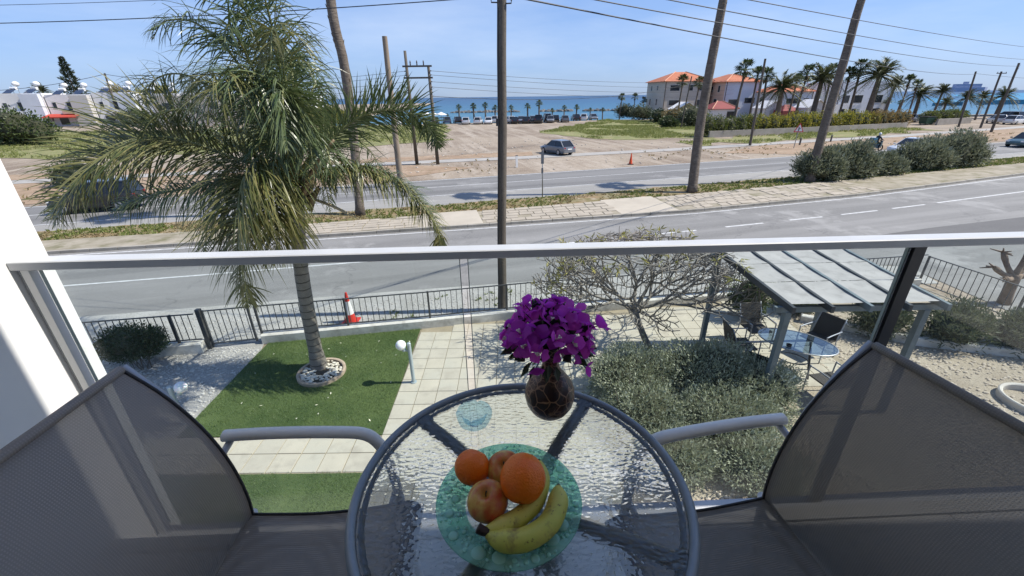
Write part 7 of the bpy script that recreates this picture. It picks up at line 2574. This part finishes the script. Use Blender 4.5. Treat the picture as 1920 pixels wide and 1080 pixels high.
# --- left: terraced houses with roof tanks
m_dish = M('tank_white', (0.74, 0.74, 0.73), None, rough=0.4)
m_panel = M('solar_panel', (0.03, 0.04, 0.07), None, rough=0.2)
TH = [(-134, 108, 9.5, m_wht, 'leftmost white terraced house with a grey side panel'), (-124, 112, 9.5, m_wht, 'second white terraced house, beside the balcony one'), (-114.5, 114.5, 9.5, m_wht, 'white terraced house with salmon balcony and red awning'), (-105, 117, 9.5, m_wht, 'fourth white terraced house, with an arched window'), (-95.5, 119.5, 9.5, m_wht, 'fifth white terraced house, behind the dark pole'), (-86, 122, 9.5, m_wht, 'rightmost white terraced house next to the palm crown')]
for i, (x, y, w, mt, lb) in enumerate(TH):
    h = 7.3 + (i % 2) * 0.35
    t, pt_ = house('terraced_house', lb, (x, y, -0.02), R(14), w, 9, h, (mt, mt), None, 0,
          [('front', 1.0, 1.9, 4.2, 5.6), ('front', 3.9, 5.5, 3.6, 5.7), ('front', 7.2, 8.1, 4.2, 5.6), ('front', 1.2, 3.2, 0.3, 2.3), ('front', 5.6, 8.0, 0.6, 2.3)], extras=False)
    q = MB()
    a, b = pt_(w * 0.58, -1.2, 0), pt_(w * 0.98, -1.2, 0)
    c, d = pt_(w * 0.98, -0.02, 0), pt_(w * 0.58, -0.02, 0)
    q.prism([a[:2], b[:2], c[:2], d[:2]], 0, h - 0.2)
    q.build('projecting_bay', m_cool if i % 2 else M('grey_render', (0.50, 0.48, 0.45), None, rough=0.9), t)
    q = MB()
    q.prism([pt_(3.0, -1.1, 0)[:2], pt_(5.4, -1.1, 0)[:2], pt_(5.4, -0.02, 0)[:2], pt_(3.0, -0.02, 0)[:2]], 2.9, 3.7)
    q.build('balcony', m_salmon if i == 2 else m_wht, t)
    if i == 2:
        q = MB()
        q.add([pt_(-0.5, -3.0, 2.3), pt_(6.5, -3.0, 2.3), pt_(6.5, -0.03, 2.9), pt_(-0.5, -0.03, 2.9), pt_(-0.5, -3.0, 2.05), pt_(6.5, -3.0, 2.05)], [(0, 1, 2, 3), (4, 5, 1, 0)])
        q.build('awning', M('red_awning', (0.42, 0.05, 0.03), None, rough=0.8), t)
    for k in range(2):
        c = pt_(2.0 + k * 4.2, 4.0, h)
        sy = thing('solar_water_heater', 'white roof tank with tilted panel on the %s terraced house, %s tank' % (('leftmost', 'second', 'balcony', 'fourth', 'fifth', 'rightmost')[i], ('left', 'right')[k]), 'water heater', c, 'roof tanks on the terraced houses')
        q = MB()
        q.tube([c + Vector((-0.7, 0, 1.2)), c + Vector((0.7, 0, 1.2))], 0.36, 12)
        q.build('hot_tank', m_dish, sy, smooth=True, auto=40)
        q = MB()
        q.blob(c + Vector((0.3, 0.6, 2.2)), (0.72, 0.72, 0.6), amp=0, sub=2)
        q.build('cold_tank', m_dish, sy, smooth=True)
        q = MB()
        q.add([c + Vector((-1, -2.2, 0.1)), c + Vector((1, -2.2, 0.1)), c + Vector((1, -0.6, 1.0)), c + Vector((-1, -0.6, 1.0)), c + Vector((-1, -2.2, 0.02)), c + Vector((1, -2.2, 0.02)), c + Vector((1, -0.6, 0.92)), c + Vector((-1, -0.6, 0.92))], [(0, 1, 2, 3), (7, 6, 5, 4), (0, 4, 5, 1), (1, 5, 6, 2), (2, 6, 7, 3), (3, 7, 4, 0)])
        q.build('panel', m_panel, sy)
        q = MB()
        for sx in (-0.7, 0.7):
            q.tube([c + Vector((sx, 0.3, 0)), c + Vector((sx, 0.3, 1.9))], 0.05, 5)
        q.build('stand', m_gal, sy)
house('white_villa', 'white villa seen just right of the feather palm crown', (-56, 112, -0.1), R(4), 8, 8, 6.5, (m_wht, m_wht), None, 0, [('front', 1.5, 3.0, 3.2, 4.6), ('front', 5.0, 6.5, 3.2, 4.6), ('front', 3.4, 4.6, 0.1, 2.2)], extras=False)
house('beige_villa', 'beige house behind the feather palm fronds', (-82, 106, -0.1), R(8), 18, 9, 6.6, (m_beige, m_beige), None, 0, [('front', 2, 4, 3.6, 5.2), ('front', 7, 9, 3.6, 5.2), ('front', 12, 14, 3.6, 5.2), ('front', 3, 5, 0.3, 2.3)], extras=False)
# conifer above the roofs
fr2 = thing('conifer_tree', 'tall pointed conifer rising behind the white terraced houses', 'tree', (-139.5, 150, 0))
q = MB()
q.tube([(-139.5, 150, 0), (-139.6, 150, 18.5)], [0.4, 0.06], 8)
q.build('trunk', m_pt, fr2)
q = MB()
cr = random.Random(9)
for i in range(2600):
    z = 18.4 - 14 * cr.random() ** 0.8
    R_ = (18.6 - z) * 0.36 * (0.75 + 0.3 * math.sin(z * 3.2))
    a = cr.uniform(0, 6.28)
    k = cr.uniform(0.2, 1)
    leafquad(q, Vector((-139.5 + math.cos(a) * R_ * k, 150 + math.sin(a) * R_ * k, z)), Vector((math.cos(a), math.sin(a), 0.5)), cr.uniform(0.5, 1.0), 0.14)
kind(q.build('crown', leafmat('conifer_leaf', (0.025, 0.04, 0.022), (0.06, 0.08, 0.04), 0.15, 0.6), fr2), 'stuff')
for i, (p_, s, mt, lb) in enumerate((((-70.5, 64.5, 0), 2.6, m_bush, 'large dark bush at the left edge beside the wall'), ((-92, 112, 0), 2.2, m_bush, 'round green bush before the terraced houses near the palm'), ((-118, 140, 4), 3.2, m_hedger, 'yellowish tree behind the terraced house roofs, left one'), ((-108, 143, 4), 3.4, m_hedge, 'yellowish tree behind the terraced house roofs, right one'), ((-31.0, 31.0, 0), 1.0, m_olea, 'small grey bush beyond the main road at left'), ((-42, 104, 0), 2.4, m_hedge, 'bright yellow-green bush right of the feather palm'), ((-35, 102, 0), 2.0, m_hedge, 'second yellow-green bush before the white villa'))):
    shrub('field_bush', lb, p_, [((0, 0, 0.9 * s), (1.4 * s, 1.1 * s, 0.95 * s)), ((1.0 * s, 0.2, 0.7 * s), (1.0 * s, 0.9 * s, 0.75 * s)), ((-1.0 * s, 0.1, 0.7 * s), (1.0 * s, 0.9 * s, 0.7 * s))], 2600, 0.16 * s, 0.045 * s, mt, 'bush', sr=120 + i)
